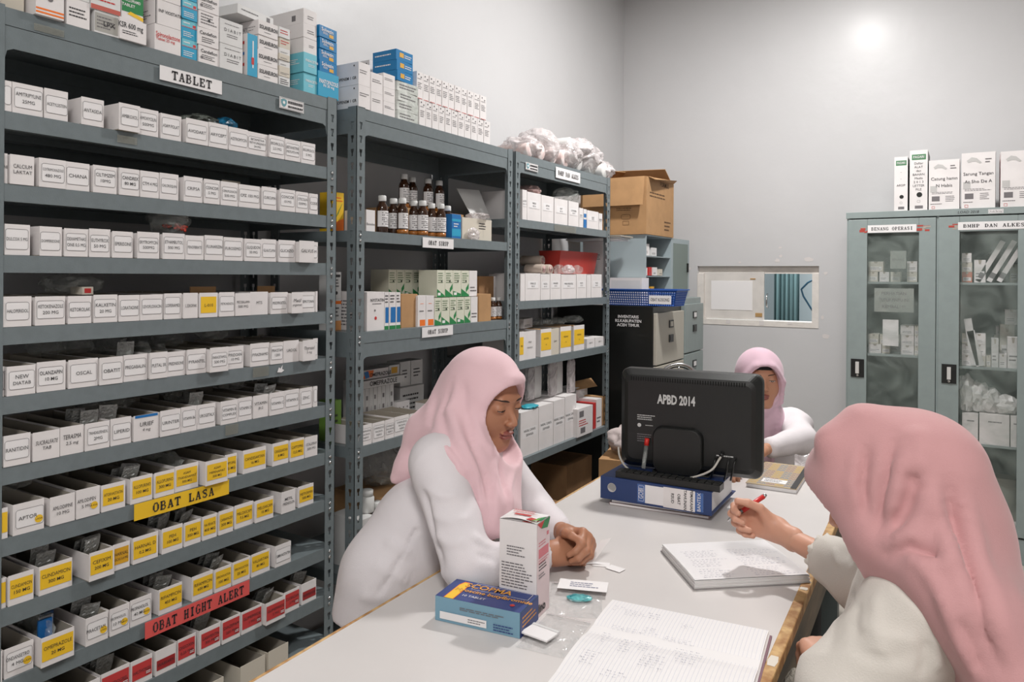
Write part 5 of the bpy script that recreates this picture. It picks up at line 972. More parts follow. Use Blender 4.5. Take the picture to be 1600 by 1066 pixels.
# on top of the cabinet
Zc = CH+.0006
def binder(px0, px1, h, label, lines, y=CYF+.02):
    t = ony(px0, 330, y).x; b = ony(px1, 330, y).x; W = b-t
    th = thing('box_file', label, 'binder', ((t+b)/2, y+.14, Zc))
    mb = MB().box((-W/2, -.14, 0), (W/2, -.136, h), WHITE).box((-W/2, -.136, 0), (-W/2+.003, .14, h), mat('binder_grey', (150, 152, 150), .6)).box((W/2-.003, -.136, 0), (W/2, .14, h), mat('binder_grey', (150, 152, 150), .6)); mb.build('cover', th)
    MB().box((-W/2+.004, -.12, .003), (W/2-.004, .13, h-.02), PAPER).build('paper_block', th)
    F = (Vector((-W/2, -.14, 0)), Vector((1, 0, 0)), Vector((0, 0, 1)), Vector((0, -1, 0))); mb = MB()
    mb.quad(F, W*.12, h*.84, W*.9, h*.93, GREEN, .0005); mb.quad(F, W*.16, h*.85, W*.86, h*.92, mat('sage', (96, 130, 104), .5), .0008); mb.text(F, W*.5, h*.885, h*.04, 'PAGARI', PAPER, .0012, fit=W*.6)
    mb.disc(F, W*.55, h*.26, W*.16, BLACK, n=20)
    for i, s_ in enumerate(lines): mb.text(F, W*.5, h*(.78-i*.062), .0125 if len(lines) > 3 else .006, s_, INK, .001, fit=W*.7)
    mb.quad(F, W*.3, h*.03, W*.75, h*.08, INKG); mb.rring(F, W*.42, h*.13, W*.6, h*.17, .004, .001, INKG)
    mb.build('spine_label', th)
binder(1397, 1418, .30, 'narrow white binder file, leftmost on the glass cabinet', ['', '-', '', '-', '', 'ARSIP'])
binder(1421, 1449, .33, 'wide white binder file with handwriting on the glass cabinet', ['Daftar', 'ALAT', 'dan', 'BAHAN', 'Medis', '2 0 1 3', 'LETTER', 'FILE'])
def glovebox(px0, px1, h, label, hand):
    y = CYF+.02; a = ony(px0, 328, y).x; b = ony(px1, 328, y).x; W = b-a
    m_ = [('l','F',.1,.31,.9,.36,2,INKG),('q','F',.1,.17,.36,.27,INKG),('l','F',.55,.15,.85,.28,4,INKG),('q','F',.05,.35,.27,.48,mat('pale_grey_print', (190,188,186), .6)),('r','F',.1,.02,.2,.07,.001,.0015,REDP),
          ('l','F',.06,.1,.45,.13,1,INKG),('p','F',[(.15,.86),(.3,.92),(.45,.9),(.6,.82),(.55,.8),(.42,.84),(.3,.84),(.2,.82)],mat('pale_grey_print', (190,188,186), .6)),('l','F',.7,.8,.9,.9,2,INKG)]
    for i, s_ in enumerate(hand): m_.append(('t','F',.5,.62-.14*i,.017,s_,INK,0))
    o = carton('glove_carton', label, 'carton', ((a+b)/2, y+.1, Zc), 0, (W, .2, h), WHITE, m_+[('q','R',0,0,1,1,mat('side_print', (206,190,180), .6),.0003),('p','R',[(0,.1),(1,.4),(1,.8),(0,1)],REDP)])
glovebox(1451, 1499, .268, 'pale glove carton right of the binders, the lowest of three', ['Catung hamn', 'N Habis'])
glovebox(1502, 1555, .295, 'pale glove carton marked by hand, middle of three on the cabinet', ['Sarung Tangan', 'At 5ho De A'])
glovebox(1563, 1618, .29, 'pale glove carton at the right end of the cabinet top', [''])
# ================================================================ things on the counter
def on3(A, B, C, z=CZ):
    """base corners given by photo points: returns centre, rotation, width, depth"""
    a, b, c = onz(*A, z), onz(*B, z), onz(*C, z); u = (b-a); w_ = u.length; u.normalize(); v = Vector((-u.y, u.x, 0)); d_ = abs((c-b).dot(v))
    return (a+b)/2+v*d_/2, math.atan2(u.y, u.x), w_, d_
E0 = .0006
c_, rz, w_, d_ = on3((680, 969), (812, 999), (834, 967)); SB = mat('scopma_blue', (118, 156, 176), .5); NB_ = mat('navy_print', (44, 62, 122), .45); OR2 = mat('gold_print', (214, 150, 60), .5)
carton('medicine_box', 'blue medicine box with a navy top lying on the counter', 'box', (c_.x, c_.y, CZ+E0), rz, (w_, d_, .048), SB,
  [('q','T',0,0,1,1,NB_,.0003),('p','T',[(.1,.0),(.22,.0),(.22,.75),(.19,.92),(.13,.92),(.1,.75)],ORANGE),('p','T',[(.11,.0),(.21,.0),(.21,.7),(.18,.88),(.14,.88),(.11,.7)],YEL),('r','T',.28,.62,.96,.94,.001,.0008,PAPER),('t','T',.46,.77,.019,'SCOPMA',OR2,.03),('t','T',.58,.5,.013,'Hyoscine butylbromide',OR2,.03),('t','T',.4,.25,.008,'10 TABLET',PAPER),('d','T',.86,.25,.005,REDP),
   ('l','F',.3,.6,.95,.75,2,INKG),('q','F',.06,.12,.62,.42,PAPER),('l','F',.4,.17,.6,.36,2,INKG),('l','F',.7,.08,.95,.4,3,NB_),('q','R',0,0,1,1,NB_,.0003),('l','R',.1,.3,.9,.8,3,OR2)])
fr = onz(838, 969, CZ); rzt = rz-R(2); u = Vector((math.cos(rzt), math.sin(rzt), 0)); v = Vector((-u.y, u.x, 0)); wT, dT, hT = .083, .062, .188
ct = fr-u*wT/2+v*dT/2; PK = mat('pale_pink_card', (226, 206, 208), .5); PINKR = mat('pink_print', (214, 120, 130), .5)
tb = thing('tall_medicine_carton', 'tall white and pink medicine carton standing on the counter', 'box', (ct.x, ct.y, CZ+E0), rzt)
mb = MB().box((-wT/2, -dT/2, 0), (wT/2, dT/2, hT), WHITE)
marks(mb, (wT, dT, hT), [('l','F',.06,.28,.95,.56,9,INKG),('l','F',.2,.62,.7,.74,4,INKG),('l','F',.06,.22,.95,.26,2,INK),('l','F',.06,.13,.4,.19,3,INKG),('q','R',0,0,1,1,PK,.0003),('q','R',.12,.62,.9,.72,PINKR),('l','R',.12,.74,.9,.80,2,PINKR),('l','R',.14,.48,.9,.58,3,INK),('l','R',.12,.56,.9,.61,2,PINKR),('p','R',[(0,1),(.3,.93),(.55,1)],REDP),('p','R',[(.3,.93),(.8,.9),(1,.98),(1,1),(.55,1)],GREEN),('q','R',.75,.82,.9,.86,PINKR),('t','R',.35,.09,.018,'lino',INK,.05),('l','R',.12,.4,.7,.46,2,INKG),
   ('q','T',.0,.0,1,1,PAPER,.0003),('q','T',.2,.35,.75,.5,REDP),('l','T',.15,.6,.8,.9,4,REDP),('p','T',[(.6,0),(.85,0),(1,.3),(.8,.25)],REDP),('p','T',[(.8,.25),(1,.3),(1,.8),(.85,.5)],GREEN)])
mb.build('carton_body', tb)
F = (Vector((-wT/2, -dT/2, hT)), Vector((1, 0, 0)), Vector((0, -.3, .05)).normalized(), Vector((0, -.2, 1)).normalized())
n_ = 10; mb = MB(); vv = []
for i in range(n_+1):
    x = -wT/2+wT*i/n_; bow = .006*math.sin(math.pi*i/n_); vv += [(x, dT/2, hT+.001), (x, -dT/2-.001, hT+.001+bow)]
mb.add(vv, [(2*i, 2*i+1, 2*i+3, 2*i+2) for i in range(n_)], WHITE)
fv = frames(wT, dT, hT)['T']; Z_ = (fv[0]+Vector((0, 0, .006)), fv[1], fv[2], fv[3])
mb.quad(Z_, wT*.25, dT*.38, wT*.7, dT*.5, REDP, .0003); mb.lines(Z_, wT*.12, dT*.6, wT*.8, dT*.88, 4, REDP); mb.poly(Z_, [(wT*.68, .004), (wT*.84, .001), (wT*.92, dT*.22), (wT*.76, dT*.28)], REDP, .0004); mb.poly(Z_, [(wT*.84, .001), (wT*.985, dT*.1), (wT*.985, dT*.4), (wT*.92, dT*.22)], mat('bright_green', (110, 170, 70), .5), .0004)
mb.build('lid', tb)
# notebooks
HAND = mat('pencil_ink', (136, 138, 160), .6); RUL = mat('ruled_line', (206, 206, 216), .7)
def scribble(mb, fr, u0, v0, u1, v1, rows, ink=HAND, rnd=rt, gap=.35):
    dv = (v1-v0)/rows
    for i in range(rows):
        v = v1-(i+.6)*dv; u = u0+rnd.uniform(0, .01); e = u1-rnd.uniform(0, .4)*(u1-u0)
        while u < e:
            L_ = rnd.uniform(.003, .012); h_ = dv*rnd.uniform(.18, .38)
            mb.poly(fr, [(u, v), (u+L_*.3, v+h_), (u+L_*.5, v+h_*.3), (u+L_*.8, v+h_*.9), (u+L_, v), (u+L_*.7, v+h_*.6), (u+L_*.45, v-h_*.1), (u+L_*.25, v+h_*.6)], ink, .0005); u += L_+.003
def page(mb, fr, W, H, rows=30, sc_=()):
    for i in range(1, rows): mb.quad(fr, .004, H*i/rows, W-.004, H*i/rows+.0005, RUL, .0002)
    for (a, b, c, d, r_) in sc_: scribble(mb, fr, a*W, b*H, c*W, d*H, r_)
# thick register near the right edge
c_, rz, w_, d_ = on3((1084, 923), (1268, 913), (1246, 868)); a = onz(1084, 923, CZ); u = Vector((math.cos(rz), math.sin(rz), 0)); bk_ = onz(1032, 862, CZ); v = Vector((-u.y, u.x, 0)); dep = (bk_-a).dot(v); sk = (bk_-a).dot(u)
reg = thing('register_book', 'thick open register with handwriting under the pen hand', 'notebook', (a.x, a.y, CZ+E0), rz)
COVB = mat('grey_cover', (150, 146, 146), .6)
def wedge(mb, z0, z1, m, ins=0., w=w_, bow=0.):
    n_ = 8; pts = []
    for i in range(n_+1):
        t_ = i/n_; y = ins+(dep-2*ins)*t_; x = sk*t_; pts.append((x, y, z1+bow*math.sin(math.pi*t_)*(1-t_*.5)))
    for i in range(n_):
        (x0, y0, h0), (x1, y1, h1) = pts[i], pts[i+1]
        mb.add([(x0+ins, y0, z0), (x0+w-ins, y0, z0), (x1+w-ins, y1, z0), (x1+ins, y1, z0), (x0+ins, y0, h0), (x0+w-ins, y0, h0), (x1+w-ins, y1, h1), (x1+ins, y1, h1)], [(0,3,2,1),(4,5,6,7),(0,1,5,4),(1,2,6,5),(2,3,7,6),(3,0,4,7)], m)
mb = MB(); wedge(mb, 0, .0025, COVB); mb.build('cover', reg)
mb = MB(); 
for k in range(5): wedge(mb, .0025+k*.0032, .0055+k*.0032, PAPER if k % 2 else WHITE2, .002+.0012*(k % 2)+.001*(k > 2), bow=.0 if k < 4 else .004)
Fp = (Vector((.006, .006, .0186)), Vector((1, 0, 0)), Vector((sk, dep, 0)).normalized(), Vector((0, 0, 1)))
Lp = Vector((sk, dep, 0)).length
mb.build('pages', reg)
mb = MB()
pg = [(0, .02), (.25, .022), (.5, .0222), (.75, .0205), (1, .0188)]
for i in range(4):
    (t0, h0), (t1, h1) = pg[i], pg[i+1]
    A = Vector((.004+sk*t0, .004+(dep-.008)*t0, h0)); B = Vector((.004+sk*t1, .004+(dep-.008)*t1, h1))
    mb.add([A, A+Vector((w_-.008, 0, 0)), B+Vector((w_-.008, 0, 0)), B], [(0, 1, 2, 3)], PAPER)
    V_ = (B-A).normalized(); fr_ = (A, Vector((1, 0, 0)), V_, Vector((0, 0, 1))); Hh = (B-A).length
    for r_ in range(8): mb.quad(fr_, .003, Hh*r_/8, w_-.012, Hh*r_/8+.0005, RUL, .0003)
    if i in (0, 1, 2): scribble(mb, fr_, w_*.08, Hh*.1, w_*.42, Hh*.95, 5); scribble(mb, fr_, w_*.5, Hh*.1, w_*.9, Hh*.95, 5)
mb.build('written_page', reg)
# ruled ledger in front
a = onz(1180, 1075, CZ); b = onz(1203, 996, CZ); c = onz(956, 946, CZ); u = (b-c).normalized(); v = Vector((-u.y, u.x, 0))
Wl = (b-c).length; Hl = .42; rzl = math.atan2(u.y, u.x)
led = thing('ledger_book', 'large open ruled ledger at the near end of the counter', 'notebook', (c.x, c.y, CZ+E0), rzl)
MB().box((0, -Hl, 0), (Wl+.004, 0, .003), mat('maroon_cover', (120, 84, 96), .6)).build('cover', led)
mb = MB()
for k in range(3): mb.box((.002, -Hl+.002, .003+k*.003), (Wl-.001*k, -.002, .0057+k*.003), PAPER)
mb.build('pages', led)
mb = MB(); n_ = 16
def hz(y): t_ = -y/Hl; return .0122+.006*math.exp(-((t_-.34)/.05)**2)*-.6+.0045*math.sin(min(1, t_/.34)*math.pi)*.6+(.006*math.sin(min(1, max(0, (t_-.34)/.4))*math.pi))
for i in range(n_):
    y0, y1 = -.002-(Hl-.004)*i/n_, -.002-(Hl-.004)*(i+1)/n_
    A = Vector((.002, y1, hz(y1))); B = Vector((.002, y0, hz(y0))); V_ = (B-A).normalized(); fr_ = (A, Vector((1, 0, 0)), V_, Vector((0, 0, 1))); Hh = (B-A).length
    mb.add([A, A+Vector((Wl-.004, 0, 0)), B+Vector((Wl-.004, 0, 0)), B], [(0, 1, 2, 3)], PAPER, smooth=True)
for k in range(1, 44):
    x = .002+Wl*k/44; vv = []
    for i in range(n_+1): y = -.002-(Hl-.004)*i/n_; vv += [(x, y, hz(y)+.0004), (x+.0006, y, hz(y)+.0004)]
    mb.add(vv, [(2*i, 2*i+1, 2*i+3, 2*i+2) for i in range(n_)], RUL)
for (x, y, w2, h2, r_) in ((.04, -.07, .05, .028, 4), (.085, -.065, .03, .028, 3), (.03, -.13, .075, .035, 5), (.13, -.13, .06, .035, 5), (.155, -.075, .03, .02, 3), (.03, -.20, .02, .04, 5), (.07, -.22, .03, .05, 6), (.12, -.25, .04, .05, 6), (.10, -.20, .03, .04, 5), (.17, -.21, .05, .05, 6), (.09, -.12, .03, .025, 4), (.19, -.14, .03, .035, 5), (.02, -.28, .03, .05, 6), (.07, -.30, .04, .05, 6), (.15, -.31, .05, .05, 6), (.015, -.06, .02, .025, 3)):
    fr_ = (Vector((x, y, hz(y)+.0022)), Vector((1, 0, 0)), Vector((0, 1, 0)), Vector((0, 0, 1))); scribble(mb, fr_, 0, 0, w2, h2, r_)
mb.build('written_page', led)
# patterned notebook beyond the monitor
c_, rz, w_, d_ = on3((1166, 761), (1244, 772), (1253, 735)); pb_ = thing('patterned_notebook', 'notebook with a zigzag patterned cover lying beyond the monitor', 'notebook', (c_.x, c_.y, CZ+E0), rz)
MB().box((-w_/2, -d_/2, 0), (w_/2, d_/2, .012), PAPER).build('pages', pb_)
mb = MB().box((-w_/2-.002, -d_/2-.002, .012), (w_/2+.002, d_/2+.002, .014), mat('sand_cover', (176, 158, 130), .6)); F = (Vector((-w_/2, -d_/2, .014)), Vector((1, 0, 0)), Vector((0, 1, 0)), Vector((0, 0, 1)))
zc_ = [mat('zig_gold', (190, 156, 84), .6), mat('zig_blue', (116, 128, 150), .6), mat('zig_plum', (150, 120, 124), .6)]
for i in range(10):
    for j in range(12):
        u0 = w_*(.02+i*.09); v0 = d_*(.03+j*.078); mb.poly(F, [(u0, v0), (u0+w_*.05, v0+d_*.03), (u0+w_*.08, v0), (u0+w_*.08, v0+d_*.025), (u0+w_*.05, v0+d_*.06), (u0, v0+d_*.03)], zc_[(i//2+j//4) % 3], .0004)
mb.quad(F, w_*.88, 0, w_, d_, BLACK, .0006); mb.quad(F, w_*.25, d_*.12, w_*.75, d_*.27, PAPER, .0008); mb.lines(F, w_*.3, d_*.14, w_*.7, d_*.25, 2, INK, .001)
mb.build('cover', pb_)
# binder stack under the monitor
a = onz(952, 789, CZ); b = onz(1108, 812, CZ); u = (b-a).normalized(); v = Vector((-u.y, u.x, 0)); rzb = math.atan2(u.y, u.x); L_ = (b-a).length
for i, (w2, m_) in enumerate(((0, mat('dusty_cover', (150, 128, 128), .6)), (.006, BLACK))):
    tag(MB().box((w2, 0, 0), (L_-w2, .235, .0085), m_).box((w2+.002, -.001, .0015), (L_-w2-.002, 0, .007), PAPER).build('exercise_book', loc=(a.x, a.y, CZ+E0+i*.009), rz=rzb), '%s thin book under the blue binder' % ('dusty pink lowest', 'black upper')[i], 'book')
zb0 = CZ+E0+.0182; NVY = mat('navy_binder', (36, 58, 106), .45)
a2 = onz(938, 778, zb0); b2 = onz(1112, 807, zb0); u = (b2-a2).normalized(); v = Vector((-u.y, u.x, 0)); rzb = math.atan2(u.y, u.x); L2_ = (b2-a2).length
bn = thing('lever_arch_binder', 'navy blue binder lying flat under the monitor, spine to the front', 'binder', (a2.x, a2.y, zb0), rzb); hb = .066; D_ = .28
mb = MB().box((0, 0, 0), (L2_, .003, hb), NVY).box((0, .003, 0), (L2_, D_, .003), NVY).box((0, .003, hb-.003), (L2_, D_, hb), NVY); mb.build('cover', bn, bevel=.001)
MB().box((.008, .012, .004), (L2_-.008, D_-.02, hb-.008), PAPER).build('paper_block', bn)
F = (Vector((0, 0, 0)), Vector((1, 0, 0)), Vector((0, 0, 1)), Vector((0, -1, 0))); mb = MB()
mb.disc(F, L2_*.11, hb*.55, .0135, CHROME, .0008, 24); mb.poly(F, [(L2_*.11+.0115*math.cos(R(q)), hb*.55+.0115*math.sin(R(q))) for q in range(-70, 200, 15)], mat('grey_hole', (150, 150, 148), .5), .0012)
mb.build('finger_ring', bn)
mb = MB(); mb.quad(F, L2_*.35, hb*.1, L2_*.93, hb*.9, PAPER, .0005); mb.quad(F, L2_*.35, hb*.1, L2_*.42, hb*.9, mat('label_blue', (70, 104, 164), .5), .0008); mb.quad(F, L2_*.86, hb*.1, L2_*.93, hb*.9, mat('label_blue', (70, 104, 164), .5), .0008)
mb.rring(F, L2_*.36, hb*.16, L2_*.41, hb*.84, .003, .0008, PAPER, .0011); mb.text(F, L2_*.385, hb*.5, .014, 'GOBI', PAPER, .0012, rot=Q, fit=.03); mb.text(F, L2_*.895, hb*.5, .010, 'BANTEX', PAPER, .0012, rot=Q)
mb.quad(F, L2_*.585, hb*.06, L2_*.86, hb*.94, WHITE, .0009)
for i, s_ in enumerate(('PEMAKAIAN', 'TAHUNAN', 'OBAT', 'RSUD')): mb.text(F, L2_*(.83-.055*i), hb*.5, .0085, s_, INK, .0014, rot=-Q, bold=.02)
mb.build('spine_label', bn)
# black keyboard-like slab and monitor
zk = zb0+hb+E0
kb = MB(); kb.box((.045, .008, 0), (L2_+.02, .052, .018), BLACK)
for i in range(14):
    for j in range(2): kb.box((.06+i*.021, .012+j*.02, .018), (.077+i*.021, .028+j*.02, .021), mat('key_black', (36, 37, 36), .5))
tag(kb.build('keyboard', loc=(a2.x, a2.y, zk), rz=rzb), 'black keyboard lying on the navy binder below the monitor', 'keyboard')
ml = ond(966, 737, 2.33); mr = ond(1190, 764, 2.15); u = Vector((mr.x-ml.x, mr.y-ml.y, 0)); Wm = u.length; u.normalize(); rzm = math.atan2(u.y, u.x)
zm = zk+.0045; Hm = ond(970, 575, 2.33).z-zm
mon = thing('monitor', 'black flat monitor seen from behind with white stencilled lettering', 'monitor', (ml.x, ml.y, zk), rzm)
dz = zm-zk
def rrect(x0, z0, x1, z1, r, n=6):
    o = []
    for (x, z, q) in ((x1-r, z0+r, -90), (x1-r, z1-r, 0), (x0+r, z1-r, 90), (x0+r, z0+r, 180)):
        for k in range(n+1): t_ = R(q+90*k/n); o.append((x+r*math.cos(t_), z+r*math.sin(t_)))
    return o
def loft(mb, rings, m):   # rings: list of (y, pts)
    n_ = len(rings[0][1]); vv = [(x, y, z) for y, pts in rings for x, z in pts]; ff = [tuple(range(n_-1, -1, -1)) if False else tuple(range(n_))]
    for i in range(len(rings)-1): ff += [(i*n_+k, (i+1)*n_+k, (i+1)*n_+(k+1) % n_, i*n_+(k+1) % n_) for k in range(n_)]
    ff.append(tuple((len(rings)-1)*n_+k for k in range(n_))[::-1]); mb.add(vv, ff, m, smooth=False)
mb = MB(); loft(mb, [(0, rrect(.03, dz+.03, Wm-.03, dz+Hm-.03, .02)), (.004, rrect(.018, dz+.018, Wm-.018, dz+Hm-.018, .024)), (.026, rrect(.002, dz+.002, Wm-.002, dz+Hm-.002, .026)), (.034, rrect(0, dz, Wm, dz+Hm, .026)), (.056, rrect(0, dz, Wm, dz+Hm, .026)), (.058, rrect(.003, dz+.003, Wm-.003, dz+Hm-.003, .024))], BLACK)
F = (Vector((0, 0, dz)), Vector((1, 0, 0)), Vector((0, 0, 1)), Vector((0, -1, 0)))
ST = mat('stencil_white', (200, 200, 198), .6)
mb.text(F, Wm*.42, Hm*.71, .028, 'APBD 2014', ST, .0006, bold=.05, fit=.115)
for i in range(46): mb.quad(F, Wm*.09+i*Wm*.0176, Hm*.885, Wm*.09+i*Wm*.0176+.004, Hm*.925, mat('vent_black', (8, 8, 8), .8), .0006)
mb.lines(F, Wm*.14, Hm*.49, Wm*.27, Hm*.55, 3, ST); mb.lines(F, Wm*.14, Hm*.27, Wm*.26, Hm*.36, 4, INKG); mb.disc(F, Wm*.155, Hm*.44, .006, ST); mb.lines(F, Wm*.2, Hm*.435, Wm*.27, Hm*.45, 1, ST); mb.lines(F, Wm*.7, Hm*.2, Wm*.85, Hm*.23, 1, ST)
mb.build('housing', mon, bevel=.002)
MB().box((.018, .0582, dz+.022), (Wm-.018, .0592, dz+Hm-.018), mat('screen_dark', (14, 16, 20), .15)).build('screen', mon)
mb = MB(); loft(mb, [(-.022, rrect(Wm*.27, dz+.001, Wm*.60, dz+Hm*.44, .03)), (-.018, rrect(Wm*.262, dz+.001, Wm*.608, dz+Hm*.45, .032)), (.001, rrect(Wm*.255, dz+.001, Wm*.615, dz+Hm*.455, .034))], BLACK); mb.build('stand_cover', mon, bevel=.001)
MB().box((Wm*.25, .0, 0), (Wm*.65, .14, dz-.0002), BLACK).build('stand_base', mon, bevel=.003)
WC = mat('white_cable', (196, 192, 184), .5)
mb = MB(); p_ = [(Wm*.74, -.004, dz+Hm*.23), (Wm*.73, -.03, dz+Hm*.2), (Wm*.68, -.05, dz+Hm*.1), (Wm*.55, -.075, dz+Hm*.03), (Wm*.4, -.085, dz+.004), (Wm*.25, -.075, dz+.0), (Wm*.1, -.04, dz+.006), (Wm*.02, -.01, dz+.03), (Wm*.0, .0, dz+.06)]
def smooth_path(p, n=5):
    p = [Vector(q) for q in p]; o = []
    for i in range(len(p)-1):
        a_, b_, c_, d_ = p[max(i-1, 0)], p[i], p[i+1], p[min(i+2, len(p)-1)]
        for k in range(n): t_ = k/n; o.append(.5*((2*b_)+(c_-a_)*t_+(2*a_-5*b_+4*c_-d_)*t_*t_+(3*b_-a_-3*c_+d_)*t_**3))
    return o+[p[-1]]
mb.tube(smooth_path(p_), .0032, WC); mb.lathe([(.006, 0), (.006, .02), (.004, .024)], BLACK, 10, Matrix.Translation((Wm*.74, -.022, dz+Hm*.235)) @ Matrix.Rotation(-Q, 4, 'X')); mb.build('signal_cable', mon)
for x in (.70, .79, .83):
    MB().tube(smooth_path([(Wm*x, 0, dz+Hm*.2), (Wm*x, -.02, dz+Hm*.19), (Wm*(x-.01), -.028, dz+Hm*.1), (Wm*(x-.03), -.01, dz+.0)]), .003, BLACK).build('power_cable', mon)
mb = MB(); mb.tube([(Wm*.205, -.03, dz+.01), (Wm*.215, -.014, dz+Hm*.25)], .0065, FILM).tube([(Wm*.216, -.0135, dz+Hm*.25), (Wm*.219, -.0095, dz+Hm*.32)], .0075, mat('marker_red', (206, 44, 36), .4)); tag(mb.build('marker', loc=(ml.x, ml.y, zk), rz=rzm), 'marker pen with a red cap standing against the back of the monitor', 'pen')
# loose paper & zip bags
def flat_bag(A, B, C, label, seed, name='zip_bag'):
    c_, rz, w_, d_ = on3(A, B, C); nx, ny = 26, 20; vv = []; ff = []
    for j in range(ny+1):
        for i in range(nx+1):
            x, y = -w_/2+w_*i/nx, -d_/2+d_*j/ny; e = min(i, nx-i, j, ny-j)/4; e = min(1, e)
            z_ = .0006+e*(.004+.0045*abs(noise.noise(Vector((x*40, y*40, seed))))+.003*noise.noise(Vector((x*90, y*90, seed)))); vv.append((x, y, max(.0004, z_)))
    for j in range(ny):
        for i in range(nx): k = j*(nx+1)+i; ff.append((k, k+1, k+nx+2, k+nx+1))
    n_ = len(vv); vv += [(x, y, .0002) for x, y, z_ in vv]; ff += [tuple(n_+q for q in f[::-1]) for f in ff[:nx*ny]]
    t = thing(name, label, 'bag', (c_.x, c_.y, CZ+.0004), rz); MB().add(vv, ff, glassy('zip_film', (225, 225, 225), .16, .1, .3, 40), smooth=True).build('film', t)
    MB().box((-w_/2, d_/2-.006, .004), (w_/2, d_/2-.004, .0052), FILMW).build('zip_seal', t)
    return c_, rz
c_, rz = flat_bag((852, 962), (940, 968), (962, 918), 'clear zip bag with a paper slip, right of the tall carton', 3)
d2 = onz(911, 924, CZ)
tag(MB().box((-.053, -.026, 0), (.053, .026, .0008), PAPER).lines((Vector((-.053, -.026, .0008)), Vector((1, 0, 0)), Vector((0, 1, 0)), Vector((0, 0, 1))), .025, .012, .09, .04, 3, HAND).build('paper_slip', loc=(d2.x, d2.y, CZ+.0125), rz=rz+R(-4)), 'white paper slip on the zip bag right of the tall carton', 'paper')
d3 = onz(905, 939, CZ); crumple('teal_pack', 'teal blister pack inside the zip bag on the counter', 'packet', (d3.x, d3.y, CZ+.002), (.03, .05, .009), mat('teal_foil', (40, 130, 140), .3, c2=(110, 190, 190), vscale=80), 131, sub=3, rz=rz+Q)
c_, rz = flat_bag((806, 1012), (880, 1030), (925, 975), 'clear zip bag with a folded packet, nearest the ledger', 5)
d4 = onz(844, 997, CZ); tag(MB().box((-.03, -.022, 0), (.03, .022, .003), PAPER).box((-.03, .016, .003), (.03, .022, .0045), WHITE2).build('paper_packet', loc=(d4.x, d4.y, CZ+.0085), rz=rz+R(-12)), 'small folded white paper packet on the nearer zip bag', 'packet')
for i, (px, py, q) in enumerate(((930, 878, 20), (952, 885, -10))):
    g = onz(px, py, CZ); tag(MB().box((-.02, -.013, 0), (.02, .013, .0006), PAPER).build('paper_slip', loc=(g.x+.02, g.y-.01, CZ+.0008+i*.001), rz=R(q)), '%s small paper slip under the standing woman\'s hands' % ('left', 'right')[i], 'paper')
# clear storage bags at the far right behind the counter
for i, (px, dd, z_, s_) in enumerate(((1262, 3.25, .0, (.24, .2, .5)), (1262, 3.25, .515, (.24, .2, .2)))):
    q = ond(px, 600, dd); crumple('plastic_bag', 'whitish clear bag beside the seated clerk, %s one' % ('lower', 'upper')[i], 'bag', (q.x, q.y, z_+.001), s_, FILMW, 141+i, sub=4, amp=.2)
q = ond(1268, 640, 3.2)
# ================================================================ people: implicit surfaces turned into meshes
F32 = np.float32
def _a(v): return np.array(v, F32)
def ln(x): return np.sqrt((x*x).sum(-1))
def smin(a, b, k):
    h = np.clip(.5+.5*(b-a)/k, 0, 1); return b*(1-h)+a*h-k*h*(1-h)
def smax(a, b, k): return -smin(-a, -b, k)
def sph(P, c, r): return ln(P-_a(c))-r
def ell(P, c, r, B=None):
    p = P-_a(c)
    if B is not None: p = p @ _a(B).T
    r = _a(r); k0 = ln(p/r); k1 = ln(p/(r*r))+1e-9; return k0*(k0-1)/k1
def cap(P, a, b, ra, rb=None, s=None, f=1.):
    """tapered capsule; with s (unit side axis) and f<1 it is squeezed to an oval: full radius along s, f*radius across"""
    rb = ra if rb is None else rb; a, b = _a(a), _a(b); ba = b-a; pa = P-a; h = np.clip((pa @ ba)/(ba @ ba), 0, 1)
    d = pa-h[..., None]*ba; r = ra+(rb-ra)*h
    if s is None: return ln(d)-r
    s = _a(s)/np.linalg.norm(s); n = np.cross(ba/np.linalg.norm(ba), s); n /= np.linalg.norm(n)
    q = d-(d @ n)[..., None]*n*(1-1/f); return (ln(q)-r)*(.5+.5*f)
def uni(ds, k):
    o = ds[0]
    for d in ds[1:]: o = smin(o, d, k)
    return o
